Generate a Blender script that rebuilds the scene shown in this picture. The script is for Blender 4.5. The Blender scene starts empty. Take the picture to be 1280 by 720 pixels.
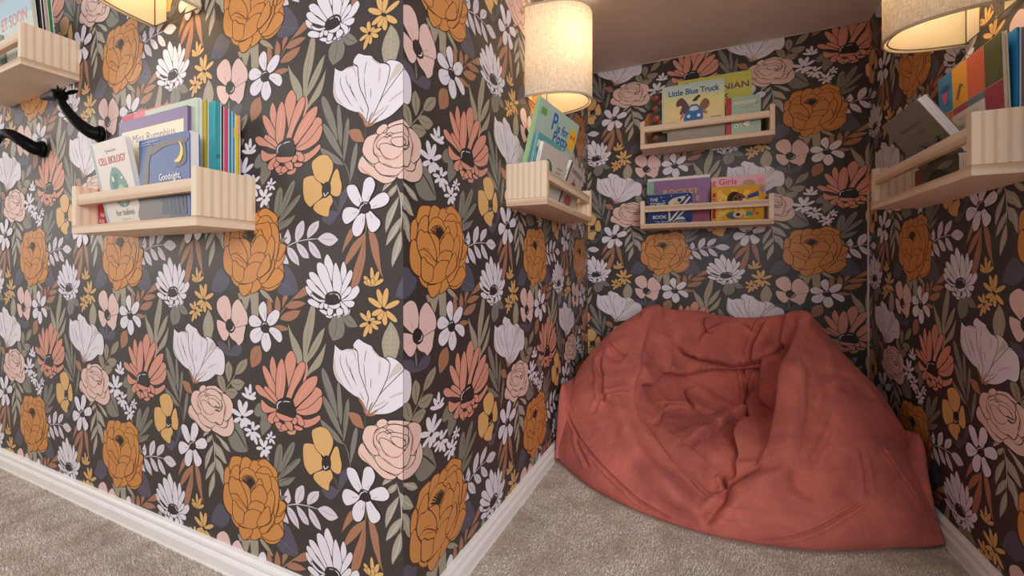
import bpy, bmesh, math, random
import numpy as np
from mathutils import Vector, Matrix
from mathutils.geometry import tessellate_polygon

random.seed(4)
SC = bpy.context.scene
COL = SC.collection

# ------------------------------------------------------------------ camera
cam_data = bpy.data.cameras.new('camera')
cam_data.sensor_width = 36.0
cam_data.lens = 525.455 * 36.0 / 1280.0
cam_data.shift_y = -25.2 / 1280.0
cam_data.clip_start = 0.01
cam = bpy.data.objects.new('camera', cam_data)
COL.objects.link(cam)
cam.location = (0.0, 0.0, 0.637)
cam.rotation_euler = (math.pi / 2, 0, 0.42377)
SC.camera = cam

# ------------------------------------------------------------------ light
world = bpy.data.worlds.new('room_light')
SC.world = world
world.use_nodes = True
bg = world.node_tree.nodes['Background']
bg.inputs['Color'].default_value = (1.0, 0.955, 0.93, 1)
bg.inputs['Strength'].default_value = 0.50

def area(name, loc, target, size, power, color):
    d = bpy.data.lights.new(name, 'AREA')
    d.shape = 'RECTANGLE'; d.size, d.size_y = size
    d.energy = power; d.color = color
    o = bpy.data.objects.new(name, d); COL.objects.link(o)
    o.location = loc
    o.rotation_euler = (Vector(target) - Vector(loc)).to_track_quat('-Z', 'Y').to_euler()
    return o
area('room_daylight', (1.25, -1.5, 1.45), (-0.25, 1.1, 0.5), (1.6, 1.3), 60, (1.0, 0.975, 0.985))
area('left_wall_fill', (-3.3, -0.75, 1.3), (-1.2, 0.4, 0.7), (1.0, 1.3), 16, (1.0, 0.90, 0.80))  # added fill with no known source, lifts the left wall at grazing angles

SC.view_settings.view_transform = 'Standard'
SC.view_settings.look = 'None'
SC.view_settings.exposure = 0.0
SC.view_settings.gamma = 1.0
SC.view_settings.use_curve_mapping = False

# ------------------------------------------------------------------ room dimensions (metres)
YL, XK, YB, XR = 0.5613, -0.4510, 1.8028, 0.5194   # the four papered walls
ZC = 1.478                                          # low ceiling of the nook
XW, YN = -3.0, 0.35                                # where the side walls run out behind the camera
TILE = 0.5                                          # repeat of the wallpaper

# ------------------------------------------------------------------ helpers
def lin(c):
    return tuple(((v / 255) / 12.92 if v / 255 <= 0.04045 else ((v / 255 + 0.055) / 1.055) ** 2.4) for v in c) + (1.0,)

MATS = {}
def mat(name, rgb, rough=0.6, vary=0.0, scale=40.0, bump=0.0, bscale=300.0, spec=0.35, sheen=0.0, metal=0.0):
    if name in MATS: return MATS[name]
    m = bpy.data.materials.new(name); m.use_nodes = True
    nt = m.node_tree; p = nt.nodes['Principled BSDF']
    p.inputs['Base Color'].default_value = lin(rgb)
    p.inputs['Roughness'].default_value = rough
    p.inputs['Specular IOR Level'].default_value = spec
    p.inputs['Metallic'].default_value = metal
    p.inputs['Sheen Weight'].default_value = sheen
    tc = nt.nodes.new('ShaderNodeTexCoord')
    if vary:
        n = nt.nodes.new('ShaderNodeTexNoise'); n.inputs['Scale'].default_value = scale; n.inputs['Detail'].default_value = 3
        nt.links.new(tc.outputs['Object'], n.inputs['Vector'])
        mx = nt.nodes.new('ShaderNodeMix'); mx.data_type = 'RGBA'
        c = lin(rgb)
        mx.inputs['A'].default_value = tuple(x * (1 - vary) for x in c[:3]) + (1,)
        mx.inputs['B'].default_value = tuple(min(1, x * (1 + vary)) for x in c[:3]) + (1,)
        nt.links.new(n.outputs['Fac'], mx.inputs['Factor'])
        nt.links.new(mx.outputs['Result'], p.inputs['Base Color'])
    if bump:
        n2 = nt.nodes.new('ShaderNodeTexNoise'); n2.inputs['Scale'].default_value = bscale; n2.inputs['Detail'].default_value = 2
        nt.links.new(tc.outputs['Object'], n2.inputs['Vector'])
        b = nt.nodes.new('ShaderNodeBump'); b.inputs['Strength'].default_value = bump; b.inputs['Distance'].default_value = 0.002
        nt.links.new(n2.outputs['Fac'], b.inputs['Height'])
        nt.links.new(b.outputs['Normal'], p.inputs['Normal'])
    MATS[name] = m
    return m

def wood_mat(name, light, dark, axis, scale):
    """pale pine: straight growth rings running along one axis of the board"""
    m = bpy.data.materials.new(name); m.use_nodes = True
    nt = m.node_tree; p = nt.nodes['Principled BSDF']
    tc = nt.nodes.new('ShaderNodeTexCoord')
    mp = nt.nodes.new('ShaderNodeMapping'); mp.inputs['Scale'].default_value = scale
    oi = nt.nodes.new('ShaderNodeObjectInfo'); cb = nt.nodes.new('ShaderNodeVectorMath'); cb.operation = 'MULTIPLY_ADD'
    cb.inputs[1].default_value = (7.0, 3.0, 5.0); nt.links.new(oi.outputs['Random'], cb.inputs[0]); nt.links.new(tc.outputs['Object'], cb.inputs[2])
    nt.links.new(cb.outputs['Vector'], mp.inputs['Vector'])
    w = nt.nodes.new('ShaderNodeTexWave'); w.wave_type = 'BANDS'; w.bands_direction = axis; w.wave_profile = 'SIN'
    w.inputs['Scale'].default_value = 1.0; w.inputs['Distortion'].default_value = 3.4
    w.inputs['Detail'].default_value = 2.0; w.inputs['Detail Scale'].default_value = 0.45
    nt.links.new(mp.outputs['Vector'], w.inputs['Vector'])
    n = nt.nodes.new('ShaderNodeTexNoise'); n.inputs['Scale'].default_value = 18
    nt.links.new(mp.outputs['Vector'], n.inputs['Vector'])
    r = nt.nodes.new('ShaderNodeValToRGB')
    r.color_ramp.elements[0].color = lin(light); r.color_ramp.elements[0].position = 0.45
    r.color_ramp.elements[1].color = lin(dark); r.color_ramp.elements[1].position = 1.0
    nt.links.new(w.outputs['Fac'], r.inputs['Fac'])
    mx = nt.nodes.new('ShaderNodeMix'); mx.data_type = 'RGBA'; mx.blend_type = 'MULTIPLY'
    mx.inputs['Factor'].default_value = 0.18
    nt.links.new(r.outputs['Color'], mx.inputs['A']); nt.links.new(n.outputs['Fac'], mx.inputs['B'])
    nt.links.new(mx.outputs['Result'], p.inputs['Base Color'])
    p.inputs['Roughness'].default_value = 0.55; p.inputs['Specular IOR Level'].default_value = 0.3
    return m

def tag(o, label, cat, group=None, kind=None):
    if label: o['label'] = label
    if cat: o['category'] = cat
    if group: o['group'] = group
    if kind: o['kind'] = kind
    return o

def empty(name, M):
    o = bpy.data.objects.new(name, None); COL.objects.link(o)
    o.empty_display_size = 0.02
    o.matrix_world = M
    return o

class MB:
    """collects polygons with materials, then links them as one mesh object"""
    def __init__(s): s.v = []; s.f = []; s.m = []; s.mats = []; s.smooth = []
    def mi(s, m):
        if m not in s.mats: s.mats.append(m)
        return s.mats.index(m)
    def add(s, verts, faces, m, smooth=False):
        k = len(s.v); s.v += [tuple(p) for p in verts]; i = s.mi(m)
        for f in faces: s.f.append(tuple(a + k for a in f)); s.m.append(i); s.smooth.append(smooth)
    def addbm(s, bm, m, smooth=False):
        bm.verts.index_update()
        s.add([v.co for v in bm.verts], [[v.index for v in f.verts] for f in bm.faces], m, smooth); bm.free()
    def box(s, lo, hi, m, bev=0.0, M=None):
        bm = bmesh.new(); bmesh.ops.create_cube(bm, size=1.0)
        for v in bm.verts: v.co = Vector([lo[i] + (v.co[i] + 0.5) * (hi[i] - lo[i]) for i in range(3)])
        if bev: bmesh.ops.bevel(bm, geom=bm.edges[:], offset=bev, segments=2, affect='EDGES', profile=0.6)
        if M is not None: bm.transform(M)
        s.addbm(bm, m)
    def poly(s, pts, m):
        s.add(pts, [tuple(range(len(pts)))], m)
    def tube(s, pts, rad, m, n=12, cap=True):
        P = [Vector(p) for p in pts]; N = len(P)
        R = rad if isinstance(rad, (list, tuple)) else [rad] * N
        up = Vector((0, 0, 1)); vs = []; fs = []
        t0 = (P[1] - P[0]).normalized()
        if abs(t0.dot(up)) > 0.9: up = Vector((0, 1, 0))
        a = t0.cross(up).normalized()
        for i in range(N):
            t = (P[min(i + 1, N - 1)] - P[max(i - 1, 0)]).normalized()
            a = (a - t * a.dot(t)).normalized(); b = t.cross(a)
            r = R[i]; r = r if isinstance(r, tuple) else (r, r)
            for k in range(n):
                th = 2 * math.pi * k / n
                vs.append(P[i] + a * math.cos(th) * r[0] + b * math.sin(th) * r[1])
        for i in range(N - 1):
            for k in range(n):
                fs.append((i * n + k, i * n + (k + 1) % n, (i + 1) * n + (k + 1) % n, (i + 1) * n + k))
        if cap: fs += [tuple(range(n))[::-1], tuple(range((N - 1) * n, N * n))]
        s.add(vs, fs, m, True)
    def build(s, name, parent=None):
        me = bpy.data.meshes.new(name)
        me.from_pydata(s.v, [], s.f)
        for m in s.mats: me.materials.append(m)
        me.polygons.foreach_set('material_index', s.m)
        me.polygons.foreach_set('use_smooth', s.smooth)
        me.update()
        o = bpy.data.objects.new(name, me); COL.objects.link(o)
        if parent is not None: o.parent = parent
        return o

def smooth_line(pts, n=6, closed=False):
    P = [Vector(p) for p in pts]; N = len(P); out = []
    for i in range(N if closed else N - 1):
        p1, p2 = P[i], P[(i + 1) % N]
        p0 = P[i - 1] if closed or i > 0 else p1
        p3 = P[(i + 2) % N] if closed or i + 2 < N else p2
        for k in range(n):
            t = k / n
            out.append(0.5 * ((2 * p1) + (p2 - p0) * t + (2 * p0 - 5 * p1 + 4 * p2 - p3) * t * t + (3 * p1 - p0 - 3 * p2 + p3) * t ** 3))
    if not closed: out.append(P[-1])
    return out

TEXT_CACHE = {}
def text_mesh(txt):
    """outline of a word as triangles; normalised so that its height is 1 and it starts at x = 0"""
    if txt in TEXT_CACHE: return TEXT_CACHE[txt]
    c = bpy.data.curves.new('lettering', 'FONT'); c.body = txt; c.size = 1.0; c.resolution_u = 3
    o = bpy.data.objects.new('lettering', c); COL.objects.link(o)
    dg = bpy.context.evaluated_depsgraph_get(); dg.update()
    me = bpy.data.meshes.new_from_object(o.evaluated_get(dg))
    vs = [tuple(v.co) for v in me.vertices]; fs = [tuple(p.vertices) for p in me.polygons]
    bpy.data.objects.remove(o); bpy.data.curves.remove(c); bpy.data.meshes.remove(me)
    x0 = min(v[0] for v in vs); x1 = max(v[0] for v in vs); y0 = min(v[1] for v in vs); y1 = max(v[1] for v in vs)
    TEXT_CACHE[txt] = (vs, fs, x0, x1, y0, y1)
    return TEXT_CACHE[txt]

# wallpaper artwork: per line ink index, print layer, outline as steps in 1/2500 of the repeat
PAPER_INKS = ['slate', 'slatelt', 'khaki', 'brown', 'khakidk', 'browndk', 'sage', 'sagedk', 'gray', 'graydk', 'khakilt', 'bg', 'sagelt', 'sage2', 'lilac', 'lilacdk', 'line', 'white', 'beige', 'coral', 'corallt', 'black', 'rose', 'rosedk', 'yellow', 'pink', 'oline', 'orange', 'orangedk']
PAPER = """
0 0 281 1488 8 -27 11 -35 16 -36 26 -42 31 -45 30 -32 19 -11 25 -5 24 3 23 17 22 26 22 23 22 10 23 8 13 13 1 24 -9 31 -16 29 -29 27 -37 26 -35 18 -27 6 -29 0 -29 -4 -37 -7 -38 -10
0 0 1329 1240 14 -14 28 -5 29 -1 28 1 29 4 27 10 25 19 23 26 21 27 21 28 19 29 15 28 10 28 6 28 4 20 -22 14 -30 18 -36 13 -45 5 -51 0 -44 -6 -33 -11 -25 -15 -13 -21 9 -26 22 -30 12 -33 -12 -46 -22 -52
1 1 1343 1387 16 7 24 10 29 9 28 9 43 13 50 15 48 13 33 8 1 -2 -31 -10 -47 -15 -50 -15 -42 -13 -29 -9 -28 -10 -26 -7 -18 -4
2 0 917 1474 35 -16 50 -1 39 14 13 36 2 53 0 52 2 53 0 52 -10 36 -28 10 -37 -8 -27 -18 -10 -35 -2 -48 -3 -48 -13 -49 -13 -49
2 1 783 1518 38 -14 56 -2 40 8 9 18 -6 29 -10 29 -12 33 -16 34 -11 27 -14 -13 -19 -17 -15 -20 -20 -36 -20 -44
2 2 735 1509 26 -2 39 8 23 12 -9 17 -26 21 -21 16 -13 -23 -16 -30
2 0 1071 1450 24 6 38 15 35 17 28 18 25 21 21 19 15 17 12 18 9 13 -31 -12 -41 -17 -38 -17 -29 -16 -26 -16 -20 -16 -15 -19 -10 -20
3 1 1359 1719 23 -22 32 -30 36 -35 38 -33 46 -33 51 -35 47 -31 31 -23 -2 -1 -34 20 -49 30 -52 35 -46 33 -38 33 -37 36 -29 32 -20 23
3 2 1379 1737 13 -16 22 -19 28 -17 34 -12 39 -10 38 -7 38 -3 37 -1 27 0 -11 18 -15 24 -21 22 -28 18 -33 15 -35 10 -39 3 -42 -3 -31 -4 -12 -4 -9 -6
3 2 1442 1617 27 -14 35 -18 36 -14 36 -7 38 -2 35 0 31 6 28 8 21 7 -21 11 -28 13 -31 12 -39 11 -44 9 -40 4 -33 -5 -29 -12
3 2 1540 1547 22 -17 29 -21 31 -22 32 -24 33 -24 29 -11 24 11 20 23 2 22 -26 18 -44 18 -43 14 -40 7 -39 4
3 3 1407 1638 -1 -26 0 -34 1 -27 4 -12 7 -11 10 -7 20 -4 24 0 12 7 -7 18 -17 24 -18 22 -13 19 -12 18
3 2 1300 1642 -1 -24 3 -23 5 -22 7 -20 8 -20 7 -14 13 16 17 22 13 24 4 26 0 27 -4 25 -12 27 -16 24 -15 10 -12 -16 -11 -31
3 1 1190 1567 10 -9 15 -5 12 3 13 23 11 33 5 32 -5 31 -11 31 -13 18 -14 0 -14 -12 -9 -16 -4 -40 0 -51
3 0 1285 1830 20 -10 33 -10 34 -5 35 3 36 8 27 8 10 6 7 9 4 6 -25 6 -33 8 -33 5 -31 -1 -30 -5 -25 -5 -16 -6 -13 -9
2 1 1484 1789 15 23 19 30 22 31 26 29 30 30 26 31 22 32 19 34 13 34 6 35 0 35 -6 24 -20 9 -27 -2 -21 -10 -20 -31 -18 -45 -17 -43 -15 -38 -14 -36 -12 -39 -11 -46 -10 -49
2 3 1709 2210 -9 -52 -7 -80 -4 -73 -1 -50 1 -47 7 -45 12 -43 17 -41 17 -41 17 -50 18 -50 18 -34 17 -5 22 8 12 14 4 35 -4 47 -6 48 -8 44 -11 44 -13 45 -18 47 -19 48 -16 49 -6 51 -3 51 -4 40 -9 21 -14 19
4 4 1800 1669 -10 32 -13 46 -14 52 -11 50 -9 52 -7 55 -5 49 -3 34 2 0 5 -34 7 -49 8 -55 8 -51 12 -50 13 -52 11 -46 8 -33
2 5 1716 2163 7 -24 16 -37 16 -37 15 -32 17 -32 21 -34 32 -43 37 -47 34 -37 22 -19 23 -15 18 -11 -12 40 -17 54 -22 51 -27 43 -31 40 -31 36 -33 31 -33 29 -26 22 -11 12 -11 10
4 6 1743 2114 20 -24 29 -34 30 -37 27 -35 26 -33 26 -34 21 -30 15 -21 -2 0 -16 20 -24 29 -26 34 -25 33 -28 35 -30 37 -26 35 -19 24
2 7 1729 2274 7 -19 21 -35 24 -35 25 -31 27 -30 26 -31 27 -30 27 -31 23 -28 20 -27 18 -26 13 -20 -6 32 -9 43 -11 42 -13 37 -16 37 -21 31 -32 26 -37 21 -34 19 -33 24 -30 24
3 0 948 2261 -6 -23 -9 -31 -5 -31 0 -28 4 -29 9 -25 16 -21 22 -17 23 -13 27 -7 28 -3 21 -2 8 18 9 26 6 26 2 27 -1 28 -9 26 -20 22 -28 19 -27 16 -25 10 -25 7
5 1 972 2234 10 -16 13 -21 14 -25 12 -23 11 -23 10 -25 9 -21 5 -15 -1 -1 -8 15 -10 22 -11 24 -11 23 -12 23 -14 25 -11 22 -7 15
6 0 514 2553 23 -19 31 -27 31 -32 28 -28 24 -28 23 -28 18 -25 12 -18 -3 -1 -16 17 -22 24 -23 28 -24 27 -28 29 -31 31 -27 29 -18 20
6 1 580 2450 -16 -25 -20 -33 -14 -32 -3 -30 4 -30 7 -25 12 -18 17 -17 13 -11 18 15 23 21 17 21 5 20 -1 21 -4 22 -9 26 -13 29 -11 22 -8 9 -10 8
7 2 589 2428 1 -16 1 -22 -1 -24 -1 -23 -1 -20 -1 -22 -2 -18 -2 -13 -3 1 -1 13 0 18 1 22 1 20 1 23 1 24 2 22 2 15
6 1 687 2356 5 -18 8 -24 11 -25 14 -23 18 -23 24 -21 37 -19 42 -15 32 -12 3 18 2 23 -5 25 -15 27 -23 28 -25 23 -26 16 -28 11 -26 7 -18 3 -17 0
7 2 712 2347 14 -13 21 -19 21 -22 19 -20 18 -19 18 -19 15 -18 10 -12 -2 -1 -12 12 -18 16 -18 20 -18 19 -19 20 -21 21 -18 20 -12 14
6 2 613 2456 14 -13 20 -16 23 -14 31 -7 34 -4 32 1 29 7 27 12 19 9 -11 16 -15 21 -17 19 -19 15 -21 13 -24 5 -27 -4 -29 -10 -25 -12 -18 -13 -13 -14
7 3 637 2452 14 3 20 5 24 2 24 1 26 -4 28 -7 25 -7 17 -6 0 -1 -18 4 -25 5 -28 7 -25 3 -22 0 -23 -2 -21 -3 -15 -1
6 3 521 57 18 -12 23 -16 26 -12 33 -6 36 -3 30 3 20 10 15 14 10 12 -17 18 -22 23 -23 19 -21 9 -23 4 -21 0 -19 -7 -16 -11 -15 -12 -13 -12 -12 -12
7 4 555 59 15 -2 22 -2 24 -3 21 -1 19 -1 18 1 17 0 12 0 0 -1 -11 -2 -15 -2 -19 -1 -20 0 -22 2 -24 3 -22 4 -15 3
6 4 488 2566 -25 -18 -29 -29 -23 -29 -12 -25 -6 -26 1 -22 11 -19 18 -16 14 -12 23 16 30 23 23 27 12 35 6 39 -1 30 -9 14 -16 11
7 5 497 2533 -3 -14 -5 -19 -7 -21 -7 -18 -7 -15 -7 -15 -8 -12 -7 -8 -2 1 4 9 5 13 7 14 7 15 7 18 7 21 8 19 6 12
8 0 2086 1684 26 -10 32 -8 27 5 19 25 14 38 9 33 2 22 -2 22 -6 19 -8 18 -11 15 -17 14 -31 14 -37 11 -30 9 -12 -16 -17 -22 -14 -23 -8 -23 -4 -25 0 -24 7 -20 11 -19 13 -17 10 -15 11 -13
9 1 2122 1700 -2 16 -2 23 -1 26 -4 26 -8 26 -11 30 -9 27 -6 18 1 1 9 -19 12 -26 11 -30 8 -27 3 -26 2 -26 -1 -23 -1 -16
8 1 2177 1653 16 -8 31 4 31 9 25 13 24 18 21 19 18 19 14 21 11 15 -18 4 -24 6 -24 2 -25 -1 -26 -5 -20 -12 -24 -32 -22 -42
9 2 2206 1679 12 10 18 14 21 15 19 12 20 10 20 9 19 7 13 4 1 -1 -12 -6 -18 -8 -20 -9 -19 -10 -19 -12 -20 -15 -20 -12 -13 -9
2 0 231 1700 17 15 22 21 19 24 16 30 13 35 8 32 1 26 -4 24 -8 26 -10 31 -13 33 -19 23 -28 12 -34 2 -28 -6 -16 -15 -9 -24 -7 -26 -8 -24 -4 -25 -1 -26 5 -27 9 -27 9 -24 10 -19 11 -17 12 -17 13 -21 14 -20
10 1 233 1738 -1 20 -2 30 0 34 -1 34 -1 37 -1 42 0 38 0 26 2 0 2 -26 2 -38 1 -42 1 -38 1 -34 1 -33 -1 -30 -1 -20
10 2 228 1807 -4 -4 -7 -6 -9 -4 -8 -3 -9 0 -9 3 -7 3 -5 2 0 1 6 -1 8 -2 7 -2 7 0 8 2 8 5 8 4 5 2
10 2 235 1807 7 -4 9 -6 10 -7 8 -4 6 0 7 1 7 1 5 1 1 -1 -5 -2 -6 -3 -8 -1 -9 0 -9 5 -10 7 -9 7 -5 5
10 2 228 1849 -4 -4 -7 -5 -9 -5 -8 -3 -9 1 -9 2 -7 3 -5 3 0 1 6 -1 8 -2 7 -2 7 -1 8 3 8 4 8 4 5 3
10 2 235 1849 7 -4 9 -6 10 -7 8 -4 6 0 7 1 7 1 5 1 1 -1 -5 -2 -6 -3 -8 -2 -9 1 -9 5 -10 7 -9 7 -5 5
10 2 228 1891 -4 -4 -7 -5 -9 -5 -8 -3 -9 1 -9 2 -7 4 -5 2 0 1 6 -1 8 -2 7 -2 7 0 8 2 8 4 8 4 5 3
10 2 235 1891 7 -4 9 -6 10 -7 8 -4 6 0 7 1 7 1 5 1 1 -1 -5 -2 -6 -3 -8 -2 -9 1 -9 5 -10 7 -9 7 -5 5
10 2 228 1933 -4 -4 -7 -5 -9 -5 -8 -2 -9 0 -9 3 -7 3 -5 3 0 1 6 -2 8 -1 7 -3 7 0 8 2 8 4 8 4 5 3
10 2 235 1933 7 -4 9 -6 10 -7 8 -4 6 -1 7 2 7 1 5 0 1 -1 -5 -2 -6 -2 -8 -2 -9 1 -9 5 -10 7 -9 7 -5 6
10 2 228 1975 -4 -4 -7 -5 -9 -4 -8 -3 -9 0 -9 3 -7 3 -5 3 0 1 6 -1 8 -2 7 -2 7 -1 8 2 8 5 8 4 5 2
10 2 235 1975 7 -4 9 -6 10 -7 8 -4 6 -1 7 2 7 1 5 0 1 -1 -5 -2 -6 -3 -8 -1 -9 1 -9 5 -10 7 -9 7 -5 6
8 8 2135 2590 -6 -40 -10 -51 -11 -45 -12 -44 -13 -36 -15 -36 -24 -49 -26 -47 -18 -28 -19 -23 -20 -16 -19 -6 -9 15 -3 23 4 28 8 33 17 49 20 51 16 36 19 35 24 40 27 39 31 44 26 33 8 -1
8 9 2175 2657 6 -36 6 -45 1 -45 0 -35 0 -4 -1 -4 -8 -70 -10 -77 -5 -27 -7 -22 -8 -17 -8 -9 -7 11 -5 19 -4 24 -1 28 3 78 2 73 0 4 1 4 5 34 8 43 12 42 12 33 4 0
8 10 2194 260 -13 -33 -18 -41 -18 -37 -19 -35 -18 -30 -20 -29 -30 -38 -30 -37 -22 -22 -20 -18 -21 -11 -16 -4 -5 14 2 20 9 23 13 27 24 40 27 40 21 29 23 28 28 30 30 31 35 33 28 25 6 -1
8 11 1911 138 24 9 32 13 32 15 40 21 44 25 39 25 35 29 30 30 22 23 -23 -3 -32 -4 -32 -7 -32 -14 -33 -18 -33 -20 -32 -22 -32 -24 -24 -22 -12 -20 -8 -21
8 12 2209 295 11 -34 12 -44 11 -39 9 -38 6 -32 5 -33 4 -44 4 -43 0 -26 -2 -23 -5 -17 -7 -9 -10 10 -10 18 -8 23 -7 27 -8 43 -8 45 -4 33 -3 32 -1 37 0 39 0 43 2 33 4 1
8 0 2290 472 13 -29 14 -37 13 -33 10 -32 8 -28 6 -27 7 -38 5 -36 1 -22 -1 -19 -5 -15 -7 -7 -11 8 -10 15 -10 19 -8 23 -11 37 -9 38 -6 27 -4 28 -3 31 -1 33 -1 36 1 29 4 1
8 12 2203 305 9 15 12 20 14 23 12 24 11 36 11 45 11 41 8 29 2 -1 -4 -30 -8 -42 -11 -45 -11 -37 -12 -24 -14 -24 -16 -18 -11 -13
9 11 1967 2322 11 28 16 41 20 43 19 36 20 30 21 28 21 24 15 16 1 -1 -12 -17 -19 -25 -21 -28 -19 -29 -20 -37 -19 -43 -19 -39 -14 -27
9 13 2196 279 4 -26 5 -37 5 -42 6 -41 7 -42 9 -45 7 -40 4 -28 -1 0 -7 28 -9 40 -9 46 -7 42 -6 40 -5 42 -3 37 -2 26
3 13 2255 29 19 -2 26 -3 25 0 25 2 24 5 20 9 13 15 8 19 8 19 9 20 8 21 6 16 -25 -1 -32 -2 -29 -5 -23 -7 -19 -10 -16 -14 -18 -26 -17 -31
8 0 638 367 26 -14 28 -9 27 0 28 15 28 24 24 27 19 26 15 28 14 31 17 39 17 43 13 32 -7 8 -11 11 -13 8 -37 9 -47 9 -44 4 -36 -2 -33 -8 -28 -14 -27 -26 -22 -35 -17 -33 -13 -27 -8 -26 4 -28 20 -33 31 -33
11 1 595 385 20 14 29 18 35 20 32 21 43 37 48 47 48 42 34 28 4 -2 -27 -32 -42 -45 -49 -47 -43 -37 -33 -22 -35 -20 -36 -15 -25 -9
8 0 1093 103 -26 1 -27 18 -22 21 -16 24 -10 28 -2 23 8 14 17 9 18 6 22 -2 24 -6 14 4 -1 24 -9 34 -5 35 8 34 13 35 10 26 31 -25 40 -33 32 -28 17 -18 11 -18 2 -18 -13 -22 -23 -23 -23 -26 -28 -41 -31 -47
8 0 1315 819 17 -30 19 -39 16 -33 14 -35 12 -39 9 -38 6 -34 1 -31 -1 -26 -4 -22 -11 -19 -14 -11 -18 6 -17 14 -14 19 -11 24 -10 30 -9 34 -6 39 -4 40 0 37 2 37 3 42 4 33 8 3
8 1 1378 744 27 -26 32 -34 27 -32 25 -30 19 -27 18 -28 21 -39 18 -38 9 -25 4 -21 -1 -19 -7 -12 -17 4 -19 11 -18 17 -19 21 -26 35 -26 38 -16 28 -14 29 -15 35 -13 36 -13 41 -8 32 4 5
8 2 1326 831 37 -21 45 -27 39 -26 37 -24 30 -22 29 -23 37 -33 34 -31 20 -21 14 -19 8 -16 -1 -12 -16 1 -22 8 -24 12 -26 17 -40 29 -41 30 -28 24 -27 24 -29 29 -29 32 -32 35 -24 29 3 4
8 3 1314 892 3 -19 16 -28 24 -25 33 -17 40 -14 40 -13 43 -12 43 -12 32 -8 -20 24 -26 31 -30 27 -35 19 -40 14 -37 11 -34 12 -33 10
9 4 1330 750 7 -22 10 -33 8 -36 7 -34 6 -32 5 -34 3 -29 1 -21 -2 0 -5 20 -6 29 -6 33 -5 33 -7 33 -9 37 -6 33 -3 23
9 3 1401 705 17 -27 24 -40 25 -43 22 -38 19 -32 20 -32 16 -28 11 -19 -3 -1 -13 18 -20 27 -20 32 -19 32 -22 38 -24 43 -21 41 -14 29
9 5 1358 810 25 -25 34 -37 36 -40 35 -35 37 -29 40 -28 34 -24 23 -17 -1 -1 -26 15 -37 22 -40 28 -37 30 -36 35 -37 40 -30 39 -22 27
9 6 1344 859 22 -11 31 -16 33 -19 29 -15 27 -12 28 -11 24 -10 16 -8 -1 -1 -18 5 -26 8 -28 11 -27 12 -30 16 -33 18 -29 19 -20 13
8 0 1208 704 3 -10 2 -14 1 -12 1 -12 0 -10 -2 -10 -3 -15 -4 -13 -4 -9 -4 -7 -6 -5 -6 -3 -5 3 -4 6 -3 7 0 8 0 14 1 14 2 10 3 10 4 12 6 12 6 14 6 10 3 1
12 0 288 538 6 14 7 20 8 22 7 22 6 24 6 24 5 26 4 27 2 28 2 29 1 30 0 29 -2 32 -1 34 -2 30 -2 21 2 0 3 -21 4 -30 5 -33 2 -32 0 -29 -1 -30 -1 -30 -3 -28 -4 -27 -5 -26 -6 -25 -6 -24 -8 -22 -11 -22 -10 -19 -6 -14
13 1 320 616 15 4 20 6 17 10 76 27 23 20 20 23 23 35 23 42 18 32 -15 1 -18 1 -17 -3 -26 -13 -29 -18 -78 -31 -15 -19 -11 -20 -10 -21 -7 -27 -5 -28
12 2 346 651 7 13 10 18 68 31 17 17 20 19 23 21 23 20 17 13 1 -1 -13 -14 -21 -21 -23 -22 -20 -19 -17 -16 -69 -30 -13 -17 -9 -12
13 1 320 649 -2 16 -3 20 -5 22 -11 30 -15 34 -16 34 -17 32 -19 31 -17 27 -12 22 -12 20 -8 16 -3 -16 -4 -21 -2 -23 3 -31 6 -36 11 -33 18 -30 23 -26 23 -25 22 -24 23 -22
12 2 299 706 -11 18 -14 27 -16 30 -14 30 -15 31 -15 34 -13 30 -8 22 1 0 11 -21 15 -29 15 -34 15 -31 14 -29 16 -31 12 -27 8 -20
13 3 343 829 -1 22 -3 28 -8 29 -16 27 -22 28 -25 26 -29 28 -32 26 -24 20 2 -16 3 -21 6 -22 11 -27 14 -29 17 -27 21 -24 22 -22 21 -18 15 -12 16 -9
12 4 320 874 -13 18 -17 25 -18 29 -17 25 -17 21 -19 22 -15 18 -11 14 1 1 13 -13 18 -17 18 -22 17 -21 18 -26 18 -28 15 -27 10 -18
13 5 341 942 4 15 4 21 3 22 0 26 0 29 -6 28 -12 28 -17 28 -17 27 -18 28 -17 28 -13 21 -4 -12 -4 -16 -2 -16 2 -32 5 -40 9 -37 12 -33 15 -31 15 -27 14 -23 16 -19
12 6 335 983 -5 19 -7 27 -7 31 -9 30 -12 33 -16 36 -13 33 -9 23 1 1 12 -23 15 -32 16 -37 12 -33 9 -30 7 -31 5 -28 3 -19
13 6 352 776 12 9 70 23 18 12 17 20 16 25 13 26 7 27 4 28 2 29 2 31 2 30 0 24 -15 -13 -19 -16 -16 -19 -15 -28 -13 -33 -65 -50 -8 -43 -7 -47
12 7 371 810 61 31 11 24 13 28 11 27 10 28 10 31 9 28 8 19 2 0 -5 -20 -6 -28 -10 -31 -10 -29 -12 -27 -13 -28 -14 -24 -63 -29
13 2 297 551 0 15 -1 20 -7 19 -18 18 -24 18 -21 10 -15 -1 -13 -8 -4 -10 8 -14 16 -18 18 -16 21 -13 23 -11
12 3 278 579 -11 8 -12 14 -13 14 -6 11 1 1 11 -9 12 -14 13 -14 6 -10
13 3 357 523 15 14 79 24 27 12 27 11 28 11 26 15 22 23 19 27 15 21 -20 -1 -26 -2 -24 -6 -27 -14 -28 -19 -25 -22 -23 -26 -73 -42
12 4 372 545 66 23 19 14 22 16 22 15 22 15 24 16 23 13 16 10 2 -1 -14 -11 -20 -15 -24 -17 -22 -14 -22 -15 -23 -16 -21 -13 -69 -20
13 4 258 527 -9 6 -11 8 -12 9 -27 17 -33 20 -26 15 5 -14 7 -18 9 -17 13 -14 15 -13 15 -7 19 0 20 4
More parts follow.
